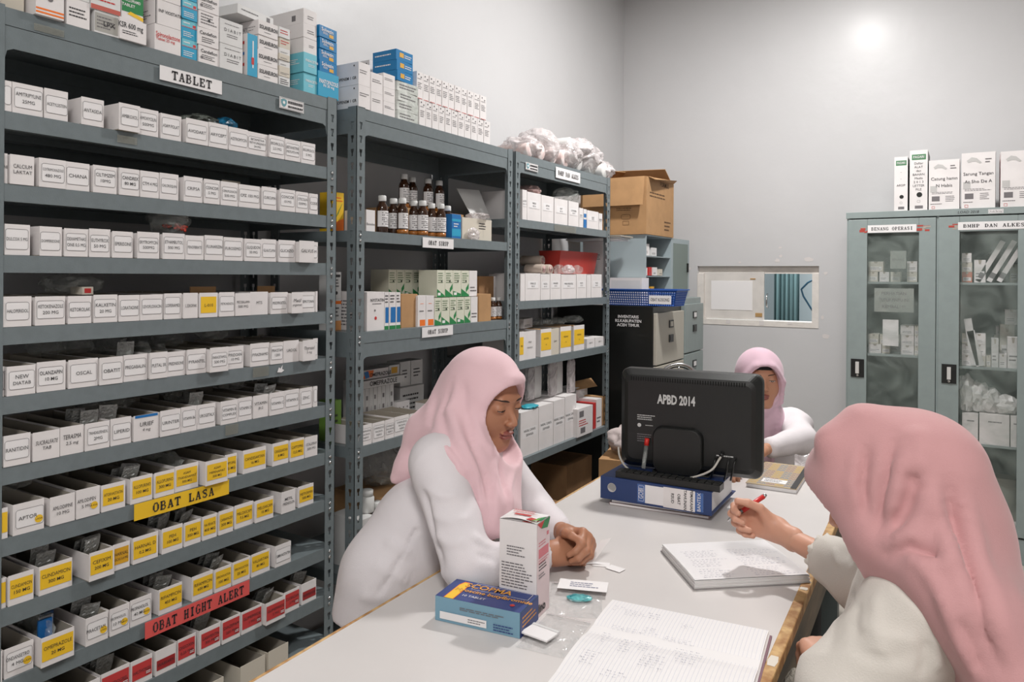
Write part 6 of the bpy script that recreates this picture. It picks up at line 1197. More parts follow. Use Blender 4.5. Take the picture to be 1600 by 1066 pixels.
def nets(fn, lo, hi, h):
    lo = _a(lo); n = np.ceil((_a(hi)-lo)/h).astype(int)+1
    g = np.stack(np.meshgrid(*[lo[i]+h*np.arange(n[i], dtype=F32) for i in range(3)], indexing='ij'), -1)
    D = fn(g.reshape(-1, 3)).reshape(n).astype(F32); S = D < 0
    c = [S[i:n[0]-1+i, j:n[1]-1+j, k:n[2]-1+k] for i in (0, 1) for j in (0, 1) for k in (0, 1)]
    cnt = sum(x.astype(int) for x in c); act = (cnt > 0) & (cnt < 8)
    idx = -np.ones(act.shape, int); ii = np.argwhere(act); idx[act] = np.arange(len(ii))
    acc = np.zeros((len(ii), 3)); num = np.zeros(len(ii))
    cor = [np.array((i, j, k)) for i in (0, 1) for j in (0, 1) for k in (0, 1)]
    for a in range(8):
        for b in range(a+1, 8):
            if np.abs(cor[a]-cor[b]).sum() != 1: continue
            A = ii+cor[a]; B = ii+cor[b]; da = D[tuple(A.T)]; db = D[tuple(B.T)]; m_ = (da < 0) != (db < 0)
            t = (da/(da-db+1e-12))[:, None]; p = A+(B-A)*t
            acc[m_] += p[m_]; num[m_] += 1
    V = lo+h*(acc/num[:, None]); Fc = []
    for ax in range(3):
        sl0 = [slice(1, n[i]-1) for i in range(3)]; sl0[ax] = slice(0, n[ax]-1); sl1 = list(sl0); sl1[ax] = slice(1, n[ax])
        s0, s1 = S[tuple(sl0)], S[tuple(sl1)]; e = np.argwhere(s0 != s1)
        if not len(e): continue
        o = np.array([1, 1, 1]); o[ax] = 0; base = e+o; flip = s0[tuple(e.T)]
        u, v = [i for i in range(3) if i != ax]; du = np.zeros(3, int); du[u] = 1; dv = np.zeros(3, int); dv[v] = 1
        q = np.stack([idx[tuple((base-du-dv).T)], idx[tuple((base-dv).T)], idx[tuple(base.T)], idx[tuple((base-du).T)]], 1)
        fl = flip if ax != 1 else ~flip
        q[~fl] = q[~fl][:, ::-1]; Fc.append(q)
    return V, np.concatenate(Fc)
def smooth(V, Fc, it=2, w=.5):
    E = np.concatenate([Fc[:, [0, 1]], Fc[:, [1, 2]], Fc[:, [2, 3]], Fc[:, [3, 0]]])
    for _ in range(it):
        s = np.zeros_like(V); c = np.zeros(len(V)); np.add.at(s, E[:, 0], V[E[:, 1]]); np.add.at(s, E[:, 1], V[E[:, 0]]); np.add.at(c, E[:, 0], 1); np.add.at(c, E[:, 1], 1)
        V = V+(s/np.maximum(c, 1)[:, None]-V)*w
    return V
def vnorm(V, Fc):
    a, b, c, d = (V[Fc[:, i]] for i in range(4)); n = np.cross(c-a, d-b); N = np.zeros_like(V)
    for i in range(4): np.add.at(N, Fc[:, i], n)
    return N/(np.linalg.norm(N, axis=1)[:, None]+1e-12)
_R = [np.array(x) for x in (_r, _u, _f)]
def topx(V):
    q = V-np.array((0, 0, EYE)); z = q @ _R[2]; return CX+FPX*(q @ _R[0])/z, CY-FPX*(q @ _R[1])/z, z
def strokes(V, Fc, ST):
    """press folds into the cloth: each fold is a path on the surface (start points found by line of sight), (path, width, height)"""
    for path, wd, ht in ST:
        N = vnorm(V, Fc); x, y, z = topx(V); P3 = []
        fr_ = (N @ (-_R[2])) > -.1
        for (px, py) in path:
            d2 = (x-px)**2+(y-py)**2; c = np.where((d2 < 14**2) & fr_)[0]
            if not len(c): c = np.array([np.argmin(d2)])
            k = c[np.argmin(z[c]+np.sqrt(d2[c])*.002)]; P3.append(V[k])
        P3 = np.array(P3); sub = []
        for i in range(len(P3)-1): sub += [P3[i]+(P3[i+1]-P3[i])*t for t in np.linspace(0, 1, 8, endpoint=False)]
        sub.append(P3[-1]); sub = np.array(sub); n = len(sub); best = np.full(len(V), 9.); bi = np.zeros(len(V), int)
        for i in range(n):
            d = np.linalg.norm(V-sub[i], axis=1); m_ = d < best; best[m_] = d[m_]; bi[m_] = i
        t = bi/max(n-1, 1); env = np.clip(np.minimum(t, 1-t)*4+.12, 0, 1)
        V = V+N*(ht*env*np.exp(-(best/wd)**2))[:, None]
    return V
def wrinkle(V, Fc, amp, freq, seed=0, axis=None, stretch=1.):
    N = vnorm(V, Fc); o = np.zeros(len(V)); ax = None if axis is None else np.array(axis)/np.linalg.norm(axis)
    Q_ = V.copy()
    if ax is not None: Q_ = Q_-(Q_ @ ax)[:, None]*ax*(1-stretch)
    for i, q in enumerate(Q_): o[i] = 1-2*abs(noise.noise(Vector(q*freq)+Vector((seed, seed*2, 0))))
    return V+N*(amp*(o-.6))[:, None]
def to_obj(name, parts, parent=None, sm=True):
    """parts: list of (V, F, material or function(V)->material index, mats)"""
    vv = []; ff = []; mi = []; mats = []; n = 0
    for V, Fc, m_, *rest in parts:
        vv += [tuple(map(float, v)) for v in V]; ff += [tuple(int(i)+n for i in f) for f in Fc]
        if callable(m_):
            fm = m_(V[Fc].mean(1)) if len(Fc) else []; loc_ = rest[0]; base = []
            for q in loc_:
                if q not in mats: mats.append(q)
                base.append(mats.index(q))
            mi += [base[int(k)] for k in fm]
        else:
            if m_ not in mats: mats.append(m_)
            mi += [mats.index(m_)]*len(Fc)
        n += len(V)
    me = bpy.data.meshes.new(name); me.from_pydata(vv, [], ff)
    for q in mats: me.materials.append(q)
    me.polygons.foreach_set('material_index', mi); me.polygons.foreach_set('use_smooth', [sm]*len(ff)); me.update()
    o = bpy.data.objects.new(name, me); COL.objects.link(o)
    if parent: o.parent = parent
    return o
def basis(fwd, up=(0, 0, 1)):
    f = np.array(fwd, float); f /= np.linalg.norm(f); x = np.cross(f, np.array(up, float)); x /= np.linalg.norm(x); u = np.cross(x, f)
    return np.stack([x, f, u])       # rows: side (their right), forward, up
def W(px, py, d): return np.array(ond(px, py, d))
SKIN1 = mat('skin_warm', (172, 120, 92), .5, sss=.12, bump=.04, bscale=240)
SKIN2 = mat('skin_light', (206, 154, 130), .5, sss=.12, bump=.04, bscale=240)
SKIN3 = mat('skin_tan', (190, 138, 110), .5, sss=.12)
LIP = mat('lips', (146, 86, 78), .45); BROW = mat('brow_hair', (44, 32, 28), .8); EYEW = mat('eye_white', (206, 198, 190), .3); IRIS = mat('iris_dark', (30, 22, 18), .15)
NAILM = mat('nail', (214, 168, 150), .35)
def head_sdf(p):
    d = uni([ell(p, (0, -.015, .03), (.074, .092, .083)), ell(p, (0, .028, -.02), (.061, .062, .086))], .03)
    d = smin(d, ell(p, (0, .058, -.088), (.027, .026, .020)), .035)
    for s in (-1, 1):
        d = smin(d, ell(p, (s*.036, .052, -.03), (.026, .024, .030)), .02)
        d = smin(d, cap(p, (s*.055, .0, -.055), (s*.02, .055, -.092), .018, .014), .025)
    d = smin(d, cap(p, (-.028, .080, .030), (.028, .080, .030), .009), .014)
    for s in (-1, 1): d = smax(d, -sph(p, (s*.030, .101, .010), .0165), .012)
    for s in (-1, 1): d = smin(d, ell(p, (s*.030, .0745, .009), (.0165, .0145, .0125)), .005)
    d = smin(d, cap(p, (0, .083, .012), (0, .1055, -.022), .0062, .0088), .010)
    for s in (-1, 1): d = smin(d, ell(p, (s*.0105, .0975, -.026), (.0068, .009, .0066)), .005)
    d = smin(d, ell(p, (0, .0905, -.0515), (.0215, .0095, .0048)), .004); d = smin(d, ell(p, (0, .0895, -.0615), (.018, .0095, .0056)), .004)
    d = smax(d, -cap(p, (-.019, .0985, -.0565), (.019, .0985, -.0565), .0016), .003)
    for s in (-1, 1): d = smin(d, ell(p, (s*.076, -.01, -.005), (.008, .018, .03)), .008)
    return d
def face_mat(C, B, c):
    q = (C-c) @ B.T; x, y, z = q.T; o = np.zeros(len(C), int)
    lip = ((x/.0225)**2+((z+.0565)/.0115)**2 < 1) & (y > .083) & (np.abs(z+.0565) < .0115*(1-.5*(x/.0225)**2)); o[lip] = 1
    return o
def make_head(c, fwd, skin, lids='down'):
    B = basis(fwd); c = np.array(c)
    fn = lambda P: head_sdf((P-_a(c)) @ _a(B).T)
    neck = -B[2]*.17-B[1]*.05; fn2 = lambda P: smin(fn(P), cap(P, c-B[2]*.06-B[1]*.02, c+neck, .047, .05), .02)
    lo = c-.16; hi = c+.15; lo[2] = c[2]-.2; V, Fc = nets(fn2, lo, hi, .0028); V = smooth(V, Fc, 1, .4)
    return (V, Fc, lambda C: face_mat(C, B, c), [skin, LIP, BROW]), B
def add_eyes(c, B, parent, open_=.5):
    for s in (-1, 1):
        e = np.array((s*.030, .0745, .009)); M3 = Matrix([list(B[0])+[0], list(B[1])+[0], list(B[2])+[0], [0, 0, 0, 1]]).transposed(); M3.translation = Vector(c+e @ B); M3h = M3.copy(); M3h.translation = Vector(c)
        mb = MB(); n = 12
        # opening: almond of eye white with the iris, just proud of the lid
        def pt(u, v, off): 
            x = u*.0135; z = v-.001; y = .0145*math.sqrt(max(0, 1-(x/.0165)**2-(z/.0125)**2))+off; return (x, y, z)
        lo_ = [pt(-1+2*i/n, -.0045*math.sqrt(max(0, 1-(-1+2*i/n)**2))*.8, .0007) for i in range(n+1)]
        up_ = [pt(-1+2*i/n, -.0045*math.sqrt(max(0, 1-(-1+2*i/n)**2))*.8+.008*open_*math.sqrt(max(0, 1-(-1+2*i/n)**2)), .0007) for i in range(n+1)]
        mb.add(lo_+up_, [(i, i+1, n+2+i, n+1+i) for i in range(n)], EYEW, M3)
        ir = [pt(.34*math.cos(q*math.pi/8), -.0018+.0042*math.sin(q*math.pi/8)*min(1, open_+.35), .0010) for q in range(16)]
        mb.add(ir, [tuple(range(16))], IRIS, M3)
        mb.tube([M3 @ Vector((p[0], p[1]+.0004, p[2]+.0002)) for p in up_], .0009, BROW, 5)
        mb.build('eye', parent); bw = MB(); nn_ = 7; L_ = []
        for i in range(nn_):
            t = i/(nn_-1); X_ = s*(.013+.033*t); Z_ = .0290+.0035*math.sin(t*2.6); lo_y, hi_y = .04, .12
            for _ in range(18):
                md = (lo_y+hi_y)/2; lo_y, hi_y = (md, hi_y) if head_sdf(_a([[X_, md, Z_]]))[0] < 0 else (lo_y, md)
            L_.append(M3h @ Vector((X_, lo_y+.0003, Z_)))
        bw.tube(L_, [.0010, .0019, .0021, .0020, .0017, .0012, .0005], BROW, 6); bw.build('eyebrow', parent)
def hand_parts(w, yd, nd, curl, thumb, skin, side=1, scale=.93, arm=None, splay=.05, h=.0022):
    """w wrist, yd towards the fingers, nd out of the BACK of the hand, side=+1 puts the thumb on cross(yd,nd)*side"""
    w = np.array(w, float); y = np.array(yd, float); y /= np.linalg.norm(y); n = np.array(nd, float); n -= y*(n @ y); n /= np.linalg.norm(n); x = np.cross(y, n)*side
    T = lambda p: w+(x*p[0]+y*p[1]+n*p[2])*scale
    ks = [(.030, .088), (.010, .093), (-.010, .089), (-.028, .080)]; Ls = [(.040, .024, .020), (.044, .028, .021), (.040, .026, .020), (.032, .019, .018)]
    prims = []; palm = []
    palm.append(lambda P, q=None: uni([cap(P, T((.010, .0, 0)), T((kx*.82, ky-.01, 0)), .0165*scale, .0125*scale) for kx, ky in ks]+[cap(P, T((-.010, .0, 0)), T((-.022, .055, -.006)), .017*scale, .014*scale), cap(P, T((.012, .01, -.006)), T((.032, .04, -.010)), .017*scale, .015*scale)], .012*scale))
    tips = []
    fingers = []
    for i, ((kx, ky), L3) in enumerate(zip(ks, Ls)):
        c3 = curl[i]; ang = 0; p = np.array((kx*.9, ky-.008, 0.)); pts = [p]; sp = kx/.03*splay
        for j in range(3):
            ang += R(c3[j]); d = np.array((math.sin(sp)*math.cos(ang), math.cos(sp)*math.cos(ang), -math.sin(ang))); p = p+d*L3[j]; pts.append(p)
        rr = [.0098, .0088, .0080, .0070]; fingers.append(([T(q) for q in pts], [r*scale for r in rr])); tips.append((T(pts[-1]), d, ang))
    tp = [T(q) for q in thumb]; fingers.append((tp, [.0135*scale, .0110*scale, .0098*scale, .0080*scale][:len(tp)]))
    a0 = arm if arm is not None else w-y*.1
    def fn(P):
        d = palm[0](P); d = smin(d, cap(P, a0, w+y*.01*scale, .030*scale, .0225*scale, x, .85), .02)
        for k, (pts, rr) in enumerate(fingers):
            f = uni([cap(P, pts[j], pts[j+1], rr[j], rr[j+1]) for j in range(len(pts)-1)], .004)
            d = smin(d, f, .006 if k < 4 else .010)
        return d
    allp = np.array([q for pts, _ in fingers for q in pts]+[a0, w]); lo = allp.min(0)-.04; hi = allp.max(0)+.04
    V, Fc = nets(fn, lo, hi, h); V = smooth(V, Fc, 1, .4)
    return (V, Fc, skin), (x, y, n), fingers
def cloth(fn, lo, hi, h, it=3): V, Fc = nets(fn, lo, hi, h); return smooth(V, Fc, it, .5), Fc
HJ1 = mat('hijab_soft_pink', (228, 192, 198), .85, bump=.12, bscale=600, sheen=.25); HJ2 = mat('hijab_dusty_pink', (200, 150, 151), .85, bump=.14, bscale=500, sheen=.25); HJ3 = mat('hijab_lilac_pink', (214, 180, 194), .85, bump=.1, bscale=600, sheen=.25)
BL1 = mat('blouse_white', (222, 216, 219), .8, bump=.12, bscale=500); BL2 = mat('blouse_cream', (214, 208, 200), .8, bump=.14, bscale=400); TRS = mat('black_trousers', (36, 36, 38), .85, bump=.1, bscale=300); CAPH = mat('under_scarf', (34, 32, 34), .8)
_ca, _cd, _cn = np.array(c0), np.array(cdir), np.array(cn)
def keep_off(V, m_=.002):
    q = V-_ca; d = q @ _cn; s = q @ _cd; z = V[:, 2]
    pen = np.stack([d+.010+m_, cw2+.024+m_-d, CLEN+.002+m_-s, CZ+.0035+m_-z], 1); ins = (pen > 0).all(1) & (z > CZ-.2)
    k = pen.argmin(1); V = V.copy()
    for i, n_ in enumerate((-_cn, _cn, _cd, np.array((0, 0, 1.)))): mm = ins & (k == i); V[mm] += n_*pen[mm, i][:, None]
    return V
# ---------------------------------------------------------------- standing woman leaning on the counter
def woman1():
    H = W(757, 627, 1.86); fw = np.array((.96, -.17, -.20)); Hp, B = make_head(H, fw, SKIN1)
    neck = W(742, 705, 1.86); sR = W(682, 724, 1.73); sL = W(775, 722, 1.99); chest = (sR+sL)/2-np.array((0, 0, .10))-np.array((.03, 0, 0)); pel = np.array((-1.195, 1.435, .76))
    sd = (sL-sR)/np.linalg.norm(sL-sR)
    eR = np.array(onz(733, 886, CZ+.050)); wR = np.array(onz(866, 866, CZ+.042)); eL = np.array(onz(838, 800, CZ+.05)); wL = np.array(onz(886, 838, CZ+.058))
    root = None
    # hands: the near one closes over a paper slip, the far one meets it
    yR = W(915, 852, 1.80)-W(866, 862, 1.765); nR = np.array((.25, -.75, .62))
    cR = [(62, 62, 38), (66, 64, 40), (70, 66, 40), (74, 66, 40)]
    h1, _, _ = hand_parts(wR, yR, nR, cR, [(.022, .022, -.012), (.046, .052, -.022), (.050, .082, -.030), (.040, .104, -.036)], SKIN1, side=1 if np.dot(np.cross(yR, nR), (0, 0, 1)) > 0 else -1, arm=eR*.35+wR*.65)
    yL = W(925, 838, 1.80)-W(880, 832, 1.88); nL = np.array((.5, .55, .65))
    h2, _, _ = hand_parts(wL, yL, nL, [(55, 58, 30), (60, 60, 34), (64, 60, 34), (66, 60, 34)], [(.022, .020, -.012), (.044, .046, -.020), (.046, .074, -.026), (.036, .096, -.030)], SKIN1, side=1 if np.dot(np.cross(yL, nL), (0, 0, 1)) > 0 else -1, arm=eL*.35+wL*.65)
    legs = [(pel+sd*s*.07, np.array((-1.20+.02*s, 1.42+s*.10, .42)), np.array((-1.27+.03*s, 1.44+s*.11, .075))) for s in (-1, 1)]
    def body(P):
        d = uni([cap(P, pel, chest, .095, .09, sd, .75), cap(P, chest, neck, .085, .045), cap(P, sR, sL, .04)], .05)
        for a, e, w_ in ((sR, eR, wR), (sL, eL, wL)): d = smin(d, uni([cap(P, a, e, .038, .032), cap(P, e, w_, .032, .022)], .01), .02)
        for a, k, f in legs: d = smin(d, uni([cap(P, a, k, .07, .045), cap(P, k, f, .045, .03), cap(P, f, f+np.array((.13, 0, -.04)), .03, .022)], .015), .03)
        return d
    V, Fc = nets(body, (-1.55, 1.1, -.02), (-.7, 2.1, 1.2), .011); V = smooth(V, Fc, 2)
    root = to_obj('person', [(keep_off(V, .012), Fc, SKIN1), Hp, (keep_off(h1[0], .0005), *h1[1:]), (keep_off(h2[0], .0005), *h2[1:])]); tag(root, 'standing woman in soft pink headscarf and white blouse leaning on the counter', 'person')
    add_eyes(H, B, root, .25)
    # blouse
    hem = pel-np.array((.02, .0, .12))
    def bl(P):
        mid = (pel+chest)/2-np.array((.02, 0, .0))
        d = uni([cap(P, hem, mid, .168, .138, sd, .82), cap(P, mid, chest, .135, .14, sd, .74), cap(P, chest, neck, .12, .06), cap(P, sR+sd*.03, sL-sd*.03, .062, .062)], .05)
        d = smin(d, cap(P, pel-sd*.05-np.array((0, 0, .03)), pel+sd*.05-np.array((0, 0, .03)), .118), .04)
        d = smin(d, uni([cap(P, sR, eR, .066, .056), cap(P, eR-np.array((0, 0, .004)), eR*.22+wR*.78, .049, .040)], .025), .03)
        d = smin(d, uni([cap(P, sL, eL, .062, .052), cap(P, eL, eL*.3+wL*.7, .047, .038)], .025), .03)
        d = np.maximum(d, (hem[2]-.0)-P[:, 2])
        d = np.maximum(d, -(cap(P, eR*.4+wR*.6, wR+(wR-eR)*.3, .027)))
        return d
    V, Fc = cloth(bl, (-1.56, 1.05, .52), (-.66, 2.12, 1.16), .0065, 2)
    V = wrinkle(V, Fc, .004, 9, 3, (.4, .2, 1), .5)
    V = strokes(V, Fc, [([(655, 760), (690, 775), (722, 772)], .010, .005), ([(660, 800), (700, 812), (735, 806)], .010, .004), ([(668, 830), (700, 850), (730, 846)], .010, .005), ([(735, 835), (760, 850), (800, 852)], .009, .006), ([(745, 868), (780, 876)], .008, -.004),
        ([(690, 800), (650, 830), (610, 900), (588, 935)], .006, -.006), ([(648, 760), (655, 800), (664, 850), (690, 885)], .012, -.012), ([(600, 840), (640, 868)], .014, .006), ([(580, 880), (640, 910)], .014, .006), ([(560, 930), (610, 935)], .014, .005), ([(640, 890), (690, 900)], .012, .007)])
    to_obj('blouse', [(keep_off(V), Fc, BL1)], root)
    def tr(P):
        d = uni([cap(P, pel-np.array((0, 0, .03)), pel+np.array((0, 0, .03)), .105, .10, sd, .8)]+[uni([cap(P, a, k, .076, .064), cap(P, k, f, .064, .06)], .02) for a, k, f in legs], .03)
        return np.maximum(np.maximum(d, .09-P[:, 2]), P[:, 2]-.72)
    V, Fc = cloth(tr, (-1.5, 1.12, .04), (-1.0, 1.72, .95), .010, 2); to_obj('trousers', [(keep_off(V), Fc, TRS)], root)
    SH = mat('shoe_black', (30, 30, 30), .5)
    for a, k, f in legs:
        V, Fc = nets(lambda P: np.maximum(cap(P, f+np.array((-.02, 0, -.035)), f+np.array((.15, 0, -.045)), .042, .038), .001-P[:, 2]), f-np.array((.1, .08, .08)), f+np.array((.24, .08, .05)), .006); to_obj('shoe', [(smooth(V, Fc, 1), Fc, SH)], root)
    # headscarf
    f_ = B[1]; u_ = B[2]; x_ = B[0]
    def hj(P):
        q = (P-_a(H)) @ _a(B).T
        d = ell(q, (0, -.012, .026), (.094, .112, .108))
        d = smin(d, cap(P, H-u_*.03-f_*.03, W(735, 700, 1.83), .088, .092), .04)
        d = smin(d, cap(P, H+u_*.09+f_*.03, H+u_*.084+f_*.088, .03, .012), .03)                 # brim peak
        for s in (-1, 1):
            ff = .052 if s > 0 else .030
            d = smin(d, uni([cap(P, H+u_*.082+f_*.086+x_*s*.02, H+u_*.03+f_*ff+x_*s*.070, .011, .011), cap(P, H+u_*.03+f_*ff+x_*s*.070, H-u_*.07+f_*.012+x_*s*.066, .011, .012), cap(P, H-u_*.07+f_*.012+x_*s*.066, H-u_*.125+f_*.016, .012, .016)], .01), .02)
        # drape over shoulders, chest and back
        d = smin(d, uni([cap(P, W(722, 690, 1.82), W(714, 722, 1.76), .098, .085), cap(P, W(740, 700, 1.86), W(768, 735, 1.93), .08, .07)], .04), .05)
        d = smin(d, uni([cap(P, W(746, 722, 1.81), W(762, 790, 1.745), .078, .066), cap(P, W(752, 790, 1.745), W(752, 814, 1.735), .062, .046), cap(P, W(752, 814, 1.735), W(782, 812, 1.76), .044, .042), cap(P, W(785, 720, 1.84), W(786, 800, 1.80), .05, .040)], .04), .04)
        d = smin(d, uni([cap(P, H-f_*.06-u_*.02, W(672, 680, 1.88), .07, .062), cap(P, W(672, 680, 1.88), W(640, 728, 1.86), .058, .034), cap(P, W(640, 728, 1.86), W(618, 748, 1.85), .034, .014)], .03), .04)
        cav = ell(q, (0, .092, -.028), (.072, .088, .100)); d = smax(d, -cav, .006)
        d = smax(d, -ell(q, (0, .005, -.01), (.071, .088, .095)), .004)
        return d
    V, Fc = cloth(hj, (-1.42, 1.2, .86), (-.72, 2.0, 1.36), .0055, 2)
    V = strokes(V, Fc, [([(698, 580), (684, 640), (700, 690), (728, 735)], 0.0132, -0.0080), ([(705, 585), (703, 640), (722, 690), (748, 740), (752, 800)], 0.0143, 0.0096), ([(720, 640), (742, 700), (762, 760), (764, 820)], 0.0110, -0.0096), ([(744, 655), (757, 690), (778, 712)], 0.0110, 0.0072), ([(722, 590), (726, 640), (742, 680)], 0.0110, -0.0048),
        ([(672, 610), (660, 660), (640, 715)], 0.0143, -0.0072), ([(660, 690), (695, 700), (720, 740), (728, 800)], 0.0132, 0.0088), ([(680, 700), (706, 730), (716, 775)], 0.0088, -0.0064), ([(786, 712), (790, 760), (788, 815)], 0.0088, -0.0080), ([(776, 715), (778, 770), (774, 825)], 0.0088, 0.0064), ([(800, 712), (803, 760), (802, 800)], 0.0088, 0.0056), ([(740, 760), (744, 820)], 0.0077, -0.0056), ([(690, 560), (668, 600), (655, 650)], 0.0154, 0.0048)])
    to_obj('headscarf', [(V, Fc, HJ1)], root)
    # the paper slip she holds
    s0_ = W(935, 862, 1.775); mb = MB(); a = Vector(W(921, 879, 1.765)); b = Vector(W(949, 842, 1.79)); n_ = Vector((.012, .004, .004)); mb.add([a-n_, b-n_*1.2, b+n_*.8, a+n_*.9], [(0, 1, 2, 3)], PAPER).add([a-n_+Vector((0, .0006, 0)), b-n_*1.2+Vector((0, .0006, 0)), b+n_*.8+Vector((0, .0006, 0)), a+n_*.9+Vector((0, .0006, 0))], [(3, 2, 1, 0)], PAPER)
    tag(mb.build('folded_slip'), 'small folded white slip held in the standing woman\'s fingers', 'paper')
woman1()
# ---------------------------------------------------------------- seated woman writing, back to the camera
def woman2():
    H = W(1386, 762, 1.20); fw = np.array((-.86, .12, -.50)); Hp, B = make_head(H, fw, SKIN2); f_, u_, x_ = B[1], B[2], B[0]
    sL = W(1448, 950, 1.12); sR = W(1420, 905, 1.37); sd = (sL-sR)/np.linalg.norm(sL-sR); neck = (sL+sR)/2+np.array((-.02, 0, .06)); chest = (sL+sR)/2-np.array((-.02, 0, .14)); pel = np.array((.16, 1.30, .52))
    eR = W(1352, 905, 1.50); wR = W(1214, 829, 1.70); eL = W(1322, 1082, 1.14); wL = W(1292, 1046, 1.31)
    yd = W(1158, 806, 1.745)-wR; back = np.array(_f)*.95+np.array((0, 0, .12))
    sdn = 1 if np.dot(np.cross(yd, back), (0, 0, 1)) > 0 else -1
    h1, _, fg = hand_parts(wR, yd, back, [(48, 58, 34), (60, 68, 42), (72, 72, 46), (78, 72, 46)], [(.022, .022, -.014), (.046, .046, -.026), (.052, .074, -.040), (.050, .098, -.048)], SKIN2, side=sdn, arm=eR*.2+wR*.8, scale=.92)
    h2, _, _ = hand_parts(wL, np.array((-.35, .9, .12)), np.array((.1, -.1, 1)), [(40, 45, 25)]*4, [(.022, .022, -.010), (.044, .050, -.016), (.046, .080, -.022), (.044, .102, -.026)], SKIN2, side=1, arm=eL*.3+wL*.7)
    legs = [(pel+sd*s*.09, np.array((-.12, 1.30-s*.10, .50)), np.array((-.08, 1.32-s*.10, .08))) for s in (-1, 1)]
    def body(P):
        d = uni([cap(P, pel, chest, .1, .09, sd, .75), cap(P, chest, neck, .085, .045), cap(P, sR, sL, .04)], .05)
        for a, e, w_ in ((sR, eR, wR), (sL, eL, wL)): d = smin(d, uni([cap(P, a, e, .036, .031), cap(P, e, w_, .031, .022)], .01), .02)
        for a, k, f in legs: d = smin(d, uni([cap(P, a, k, .07, .05), cap(P, k, f, .045, .03), cap(P, f, f+np.array((-.13, 0, -.04)), .03, .022)], .015), .03)
        return d
    V, Fc = nets(body, (-.45, 1.0, -.02), (.34, 1.95, 1.2), .011); V = smooth(V, Fc, 2)
    root = to_obj('person', [(keep_off(V, .012), Fc, SKIN2), Hp, h1, h2]); tag(root, 'seated woman in dusty pink headscarf and cream blouse writing with a red pen', 'person')
    add_eyes(H, B, root, .4)
    def bl(P):
        d = uni([cap(P, pel-np.array((0, 0, .0)), chest, .16, .150, sd, .80), cap(P, chest, neck-np.array((0, 0, .03)), .140, .06), cap(P, sR+sd*.02, sL-sd*.03, .070, .068)], .06)
        aR = [cap(P, sR, eR, .078, .068), cap(P, eR, eR*.66+wR*.34, .062, .052)]
        d = smin(d, uni(aR, .03), .03)
        d = smin(d, uni([cap(P, sL, eL, .076, .072), cap(P, eL, eL*.38+wL*.62, .064, .040)], .03), .05)
        d = np.maximum(np.maximum(d, .425-P[:, 2]), -(cap(P, eR*.68+wR*.32, wR, .031)))
        return d
    V, Fc = cloth(bl, (-.42, .92, .36), (.42, 1.85, 1.14), .0065, 2)
    V = wrinkle(V, Fc, .0035, 13, 9, (1, .3, -.6), .45)
    V = strokes(V, Fc, [([(1375, 890), (1420, 925), (1455, 965), (1480, 1005)], 0.0051, -0.0033), ([(1310, 850), (1325, 880), (1318, 905)], 0.0076, -0.0044), ([(1290, 848), (1300, 885)], 0.0068, 0.0039), ([(1335, 862), (1345, 890)], 0.0076, 0.0039), ([(1340, 905), (1335, 950), (1340, 1010)], 0.0102, -0.0050), ([(1370, 920), (1365, 980), (1380, 1040)], 0.0119, 0.0044), ([(1330, 960), (1380, 990), (1440, 1000)], 0.0102, 0.0039), ([(1320, 1010), (1370, 1030), (1420, 1030)], 0.0102, -0.0039), ([(1460, 990), (1465, 1050)], 0.0085, 0.0044), ([(1450, 1000), (1440, 1060)], 0.0076, -0.0044)])
    to_obj('blouse', [(keep_off(V), Fc, BL2)], root)
    # frilled lace cuff
    c0_ = eR*.66+wR*.34; ax = (wR-eR)/np.linalg.norm(wR-eR); s1 = np.cross(ax, (0, 0, 1)); s1 /= np.linalg.norm(s1); s2 = np.cross(s1, ax); vv = []; ff = []; n = 72
    for j in range(5):
        for k in range(n):
            q = 2*math.pi*k/n; r_ = .040+.005*math.sin(q*9+j*.8)*(j/4)+.003*j/4; o = j*.0075+(.004*abs(math.sin(q*14)) if j == 4 else 0)
            vv.append(c0_+ax*o+(s1*math.cos(q)+s2*math.sin(q))*r_)
    nn = len(vv); vv += [c0_+(v-c0_)*.97 for v in vv]
    for j in range(4):
        for k in range(n):
            if j == 2 and k % 3 == 0: continue
            a = (j*n+k, j*n+(k+1) % n, (j+1)*n+(k+1) % n, (j+1)*n+k); ff += [a, tuple(nn+i for i in a[::-1])]
    to_obj('lace_cuff', [(np.array(vv), np.array(ff), BL2)], root)
    def tr(P):
        d = uni([cap(P, pel-sd*.06, pel+sd*.06, .125)]+[uni([cap(P, a, k, .10, .078), cap(P, k, f, .075, .068)], .02) for a, k, f in legs], .04)
        return np.maximum(d, .09-P[:, 2])
    V, Fc = cloth(tr, (-.28, 1.0, .04), (.36, 1.65, .72), .011, 2); to_obj('trousers', [(keep_off(V), Fc, TRS)], root)
    for a, k, f in legs:
        V, Fc = nets(lambda P: np.maximum(cap(P, f+np.array((.02, 0, -.04)), f+np.array((-.15, 0, -.05)), .042, .036), .001-P[:, 2]), f-np.array((.24, .08, .09)), f+np.array((.1, .08, .04)), .006); to_obj('shoe', [(smooth(V, Fc, 1), Fc, mat('shoe_black', (30, 30, 30), .5))], root)
    def hj(P):
        q = (P-_a(H)) @ _a(B).T
        d = ell(q, (0, -.012, .022), (.088, .112, .098))
        # brim running from the crown to the chin
        d = smin(d, uni([cap(P, W(1345, 668, 1.20), W(1300, 690, 1.20), .035, .020), cap(P, W(1300, 690, 1.20), W(1322, 762, 1.19), .022, .024), cap(P, W(1322, 762, 1.19), W(1350, 812, 1.18), .026, .028)], .02), .04)
        d = smin(d, cap(P, H+u_*.04+f_*.06, H-u_*.02+f_*.085, .055, .045), .03)
        d = smin(d, uni([cap(P, H-u_*.05-f_*.01, W(1415, 842, 1.19), .090, .082), cap(P, W(1415, 842, 1.19), W(1440, 870, 1.22), .078, .080)], .04), .05)
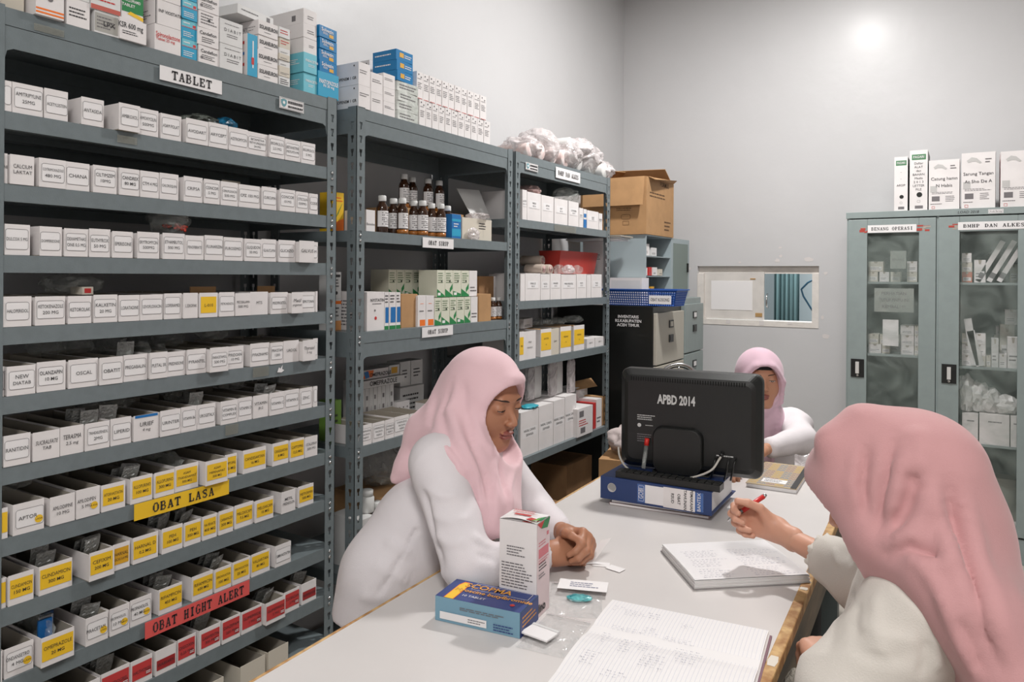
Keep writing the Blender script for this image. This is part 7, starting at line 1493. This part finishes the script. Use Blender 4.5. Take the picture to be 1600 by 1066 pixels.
        d = smin(d, uni([cap(P, W(1372, 838, 1.15), W(1392, 852, 1.14), .030, .024), cap(P, W(1392, 852, 1.14), W(1450, 885, 1.08), .026, .04)], .03), .04)
        # fall over the shoulder and down the back
        d = smin(d, uni([cap(P, H-f_*.07+u_*.0, W(1468, 838, 1.17), .082, .092), cap(P, W(1468, 838, 1.17), W(1520, 960, 1.12), .092, .068), cap(P, W(1520, 960, 1.12), W(1570, 1090, 1.07), .068, .055)], .05), .05)
        d = smin(d, uni([cap(P, W(1485, 800, 1.25), W(1540, 960, 1.18), .055, .055), cap(P, W(1540, 960, 1.18), W(1582, 1140, 1.12), .055, .055)], .05), .05)
        d = smin(d, cap(P, W(1455, 870, 1.36), W(1500, 960, 1.38), .08, .07), .05)
        d = smin(d, uni([cap(P, W(1470, 885, 1.10), W(1530, 965, 1.04), .050, .056), cap(P, W(1530, 965, 1.04), W(1590, 1080, 1.0), .056, .055)], .03), .05)
        cav = ell(q, (0, .088, -.03), (.064, .078, .085)); d = smax(d, -cav, .008)
        d = smax(d, -ell(q, (0, .005, -.01), (.073, .09, .097)), .004)
        return d
    V, Fc = cloth(hj, (-.42, .85, .62), (.32, 1.75, 1.34), .0062, 2)
    V = strokes(V, Fc, [([(1352, 690), (1346, 760), (1352, 820)], 0.0099, -0.0111), ([(1340, 690), (1333, 760), (1344, 815)], 0.0110, 0.0065), ([(1398, 680), (1384, 740), (1372, 800), (1364, 845)], 0.0099, -0.0130), ([(1412, 700), (1402, 760), (1384, 815)], 0.0155, 0.0093),
        ([(1420, 730), (1428, 760), (1415, 800), (1375, 850)], 0.0144, -0.0149), ([(1442, 740), (1448, 790), (1420, 835), (1375, 862)], 0.0166, 0.0121), ([(1425, 660), (1440, 700), (1432, 745)], 0.0155, 0.0065),
        ([(1375, 868), (1420, 858), (1465, 868), (1480, 870)], 0.0110, -0.0130), ([(1478, 830), (1480, 870), (1455, 885)], 0.0132, 0.0093), ([(1400, 862), (1440, 880), (1470, 920), (1490, 990)], 0.0110, 0.0075), ([(1480, 740), (1500, 820), (1520, 900), (1540, 1000), (1556, 1060)], 0.0144, -0.0149), ([(1500, 760), (1520, 840), (1545, 940), (1575, 1040)], 0.0177, 0.0111), ([(1460, 750), (1480, 830), (1500, 900), (1510, 980)], 0.0155, 0.0093), ([(1490, 960), (1520, 1010), (1530, 1060)], 0.0110, -0.0084), ([(1455, 905), (1480, 950), (1500, 1010), (1520, 1060)], 0.0099, 0.0075)])
    to_obj('headscarf', [(V, Fc, HJ2)], root)
    # pen in the fingers
    a = Vector(W(1137, 814, 1.715)); b = Vector(W(1196, 774, 1.735)); pn = thing('ballpoint_pen', 'red and silver ballpoint pen held in the seated woman\'s hand', 'pen', a); d_ = b-a
    MB().tube([d_*.38, d_*.95], .0055, mat('pen_red', (206, 52, 50), .35), 12).build('barrel', pn)
    MB().tube([d_*0, d_*.08, d_*.38], [.0015, .004, .0055], CHROME, 12).build('grip', pn)
    MB().tube([d_*.95, d_*1.02], [.0055, .003], CHROME, 12).build('push_button', pn)
    g = W(1254, 1056, 1.40); 
    # chair
    ch = thing('stool', 'low dark stool the writing woman sits on', 'stool', (.17, 1.30, 0)); MB().lathe([(.165, .355), (.17, .36), (.17, .385), (.16, .392)], BLACK, 28).build('seat', ch)
    for k in range(4): q = R(45+90*k); MB().tube([(.12*math.cos(q), .12*math.sin(q), .36), (.17*math.cos(q), .17*math.sin(q), .002)], .012, CHROME).build('leg', ch)
    kn = mat('grey_knit', (150, 144, 134), .9, bump=.8, bscale=120)
    crumple('knitted_pouch', 'grey knitted pouch in the writing woman\'s lap by the counter edge', 'pouch', (g[0]+.01, g[1]-.02, g[2]-.07), (.085, .10, .10), kn, 151, amp=.08, sub=4)
woman2()
# ---------------------------------------------------------------- seated clerk behind the monitor
def woman3():
    H = W(1187, 593, 3.05); fw = np.array((.40, -.86, -.02)); Hp, B = make_head(H, fw, SKIN3); f_, u_, x_ = B[1], B[2], B[0]
    g = np.array((fw[0], fw[1], 0)); g /= np.linalg.norm(g); sdv = np.array((-g[1], g[0], 0)); c0_ = H-g*.06
    neck = c0_-np.array((0, 0, .13)); sA = neck+sdv*.15-np.array((0, 0, .07)); sB = neck-sdv*.15-np.array((0, 0, .07)); chest = neck-np.array((0, 0, .2)); pel = chest-np.array((0, 0, .30))-g*.04
    sd = sdv; arms = []
    for s, a in ((1, sA), (-1, sB)):
        e = a+sdv*s*.05+g*.06-np.array((0, 0, .20)); e = W(1250, 712, 2.90) if s*np.dot(sdv, _R[0]) > 0 else W(1120, 712, 2.85); e[2] = CZ+.058; w_ = W(1188, 714, 2.74) if s*np.dot(sdv, _R[0]) > 0 else W(1125, 714, 2.62); w_[2] = CZ+.045; arms.append((a, e, w_))
    hs = []
    for (a, e, w_), s in zip(arms, (1, -1)):
        hp, _, _ = hand_parts(w_, (w_-e)*.5+g*.05-sdv*s*.03, np.array((0, 0, 1.)), [(22, 28, 16)]*4, [(.022, .022, -.008), (.044, .048, -.012), (.050, .074, -.016), (.050, .096, -.020)], SKIN3, side=s, h=.0032); hs.append(hp)
    legs = [(pel+sd*s*.09, pel+sd*s*.10+g*.40-np.array((0, 0, .02)), pel+sd*s*.10+g*.36+np.array((0, 0, .08-pel[2]))) for s in (-1, 1)]
    def body(P):
        d = uni([cap(P, pel, chest, .1, .09, sd, .75), cap(P, chest, neck, .085, .045), cap(P, sA, sB, .04)], .05)
        for a, e, w_ in arms: d = smin(d, uni([cap(P, a, e, .036, .031), cap(P, e, w_, .031, .022)], .01), .02)
        for a, k, f in legs: d = smin(d, uni([cap(P, a, k, .07, .05), cap(P, k, f, .045, .03), cap(P, f, f+g*.13-np.array((0, 0, .04)), .03, .022)], .015), .03)
        return d
    lo = np.minimum(pel, legs[0][2])-.35; hi = c0_+.35; lo = np.array((H[0]-.5, H[1]-.65, -.02)); hi = np.array((H[0]+.55, H[1]+.3, H[2]))
    V, Fc = nets(body, lo, hi, .014); V = smooth(V, Fc, 2)
    root = to_obj('person', [(keep_off(V, .012), Fc, SKIN3), Hp]+hs); tag(root, 'woman in lilac pink headscarf sitting behind the monitor', 'person')
    add_eyes(H, B, root, .5)
    def bl(P):
        d = uni([cap(P, pel-np.array((0, 0, .02)), chest, .16, .145, sd, .78), cap(P, chest, neck-np.array((0, 0, .02)), .13, .06), cap(P, sA, sB, .07)], .05)
        for a, e, w_ in arms: d = smin(d, uni([cap(P, a, e, .066, .056), cap(P, e, e*.3+w_*.7, .052, .040)], .03), .035)
        return np.maximum(d, (pel[2]-.10)-P[:, 2])
    V, Fc = cloth(bl, (H[0]-.45, H[1]-.5, .30), (H[0]+.5, H[1]+.28, H[2]-.08), .009, 2); V = wrinkle(V, Fc, .009, 9, 5, (0, 0, 1), .6); to_obj('blouse', [(keep_off(V), Fc, BL1)], root)
    def tr(P): return np.maximum(uni([cap(P, pel-sd*.06, pel+sd*.06, .125)]+[uni([cap(P, a, k, .10, .078), cap(P, k, f, .075, .068)], .02) for a, k, f in legs], .04), .09-P[:, 2])
    V, Fc = cloth(tr, lo, (hi[0], hi[1], pel[2]+.2), .014, 2); to_obj('trousers', [(keep_off(V), Fc, TRS)], root)
    def hj(P):
        q = (P-_a(H)) @ _a(B).T
        d = ell(q, (0, -.012, .026), (.095, .115, .104))
        d = smin(d, cap(P, H-u_*.04-f_*.03, neck-np.array((0, 0, .03)), .088, .095), .04)
        d = smin(d, uni([cap(P, neck-np.array((0, 0, .05))+sdv*s*.03, neck+sdv*s*.135-np.array((0, 0, .10)), .085, .055) for s in (-1, 1)], .04), .04)
        d = smin(d, uni([cap(P, neck+g*.06-np.array((0, 0, .05)), neck+g*.09-np.array((0, 0, .30)), .085, .075, sd, .7)], .03), .04)
        d = smin(d, cap(P, H+u_*.09+f_*.03, H+u_*.062+f_*.088, .028, .02), .03)
        for s in (-1, 1): d = smin(d, uni([cap(P, H+u_*.06+f_*.086+x_*s*.03, H+u_*.0+f_*.062+x_*s*.072, .016, .016), cap(P, H+f_*.062+x_*s*.072, H-u_*.075+f_*.045+x_*s*.056, .016, .02), cap(P, H-u_*.075+f_*.045+x_*s*.056, H-u_*.118+f_*.055, .02, .02)], .01), .02)
        d = smax(d, -ell(q, (0, .085, -.016), (.061, .075, .084)), .008); d = smax(d, -ell(q, (0, .005, -.01), (.071, .088, .095)), .004)
        return d
    V, Fc = cloth(hj, (H[0]-.32, H[1]-.36, H[2]-.52), (H[0]+.34, H[1]+.24, H[2]+.18), .0065, 2)
    V = strokes(V, Fc, [([(1215, 590), (1222, 640), (1214, 700)], .012, -.010), ([(1226, 600), (1230, 640), (1225, 710)], .012, .009), ([(1205, 650), (1203, 700), (1205, 730)], .010, .008), ([(1240, 640), (1250, 680)], .012, -.006)])
    to_obj('headscarf', [(V, Fc, HJ3)], root)
    V, Fc = nets(lambda P: np.maximum(ell((P-_a(H)) @ _a(B).T, (0, -.012, .03), (.079, .0985, .089)), -(((P-_a(H)) @ _a(B).T)[:, 2]-.048)), H-.13, H+.14, .004); to_obj('under_cap', [(smooth(V, Fc, 1), Fc, CAPH)], root)
    st = thing('stool', 'low stool under the woman behind the monitor', 'stool', (pel[0], pel[1], 0)); MB().lathe([(.165, pel[2]-.17), (.17, pel[2]-.165), (.17, pel[2]-.15), (.16, pel[2]-.145)], BLACK, 24).build('seat', st)
    for k in range(4): q = R(45+90*k); MB().tube([(.12*math.cos(q), .12*math.sin(q), pel[2]-.165), (.16*math.cos(q), .16*math.sin(q), .002)], .012, CHROME).build('leg', st)
woman3()
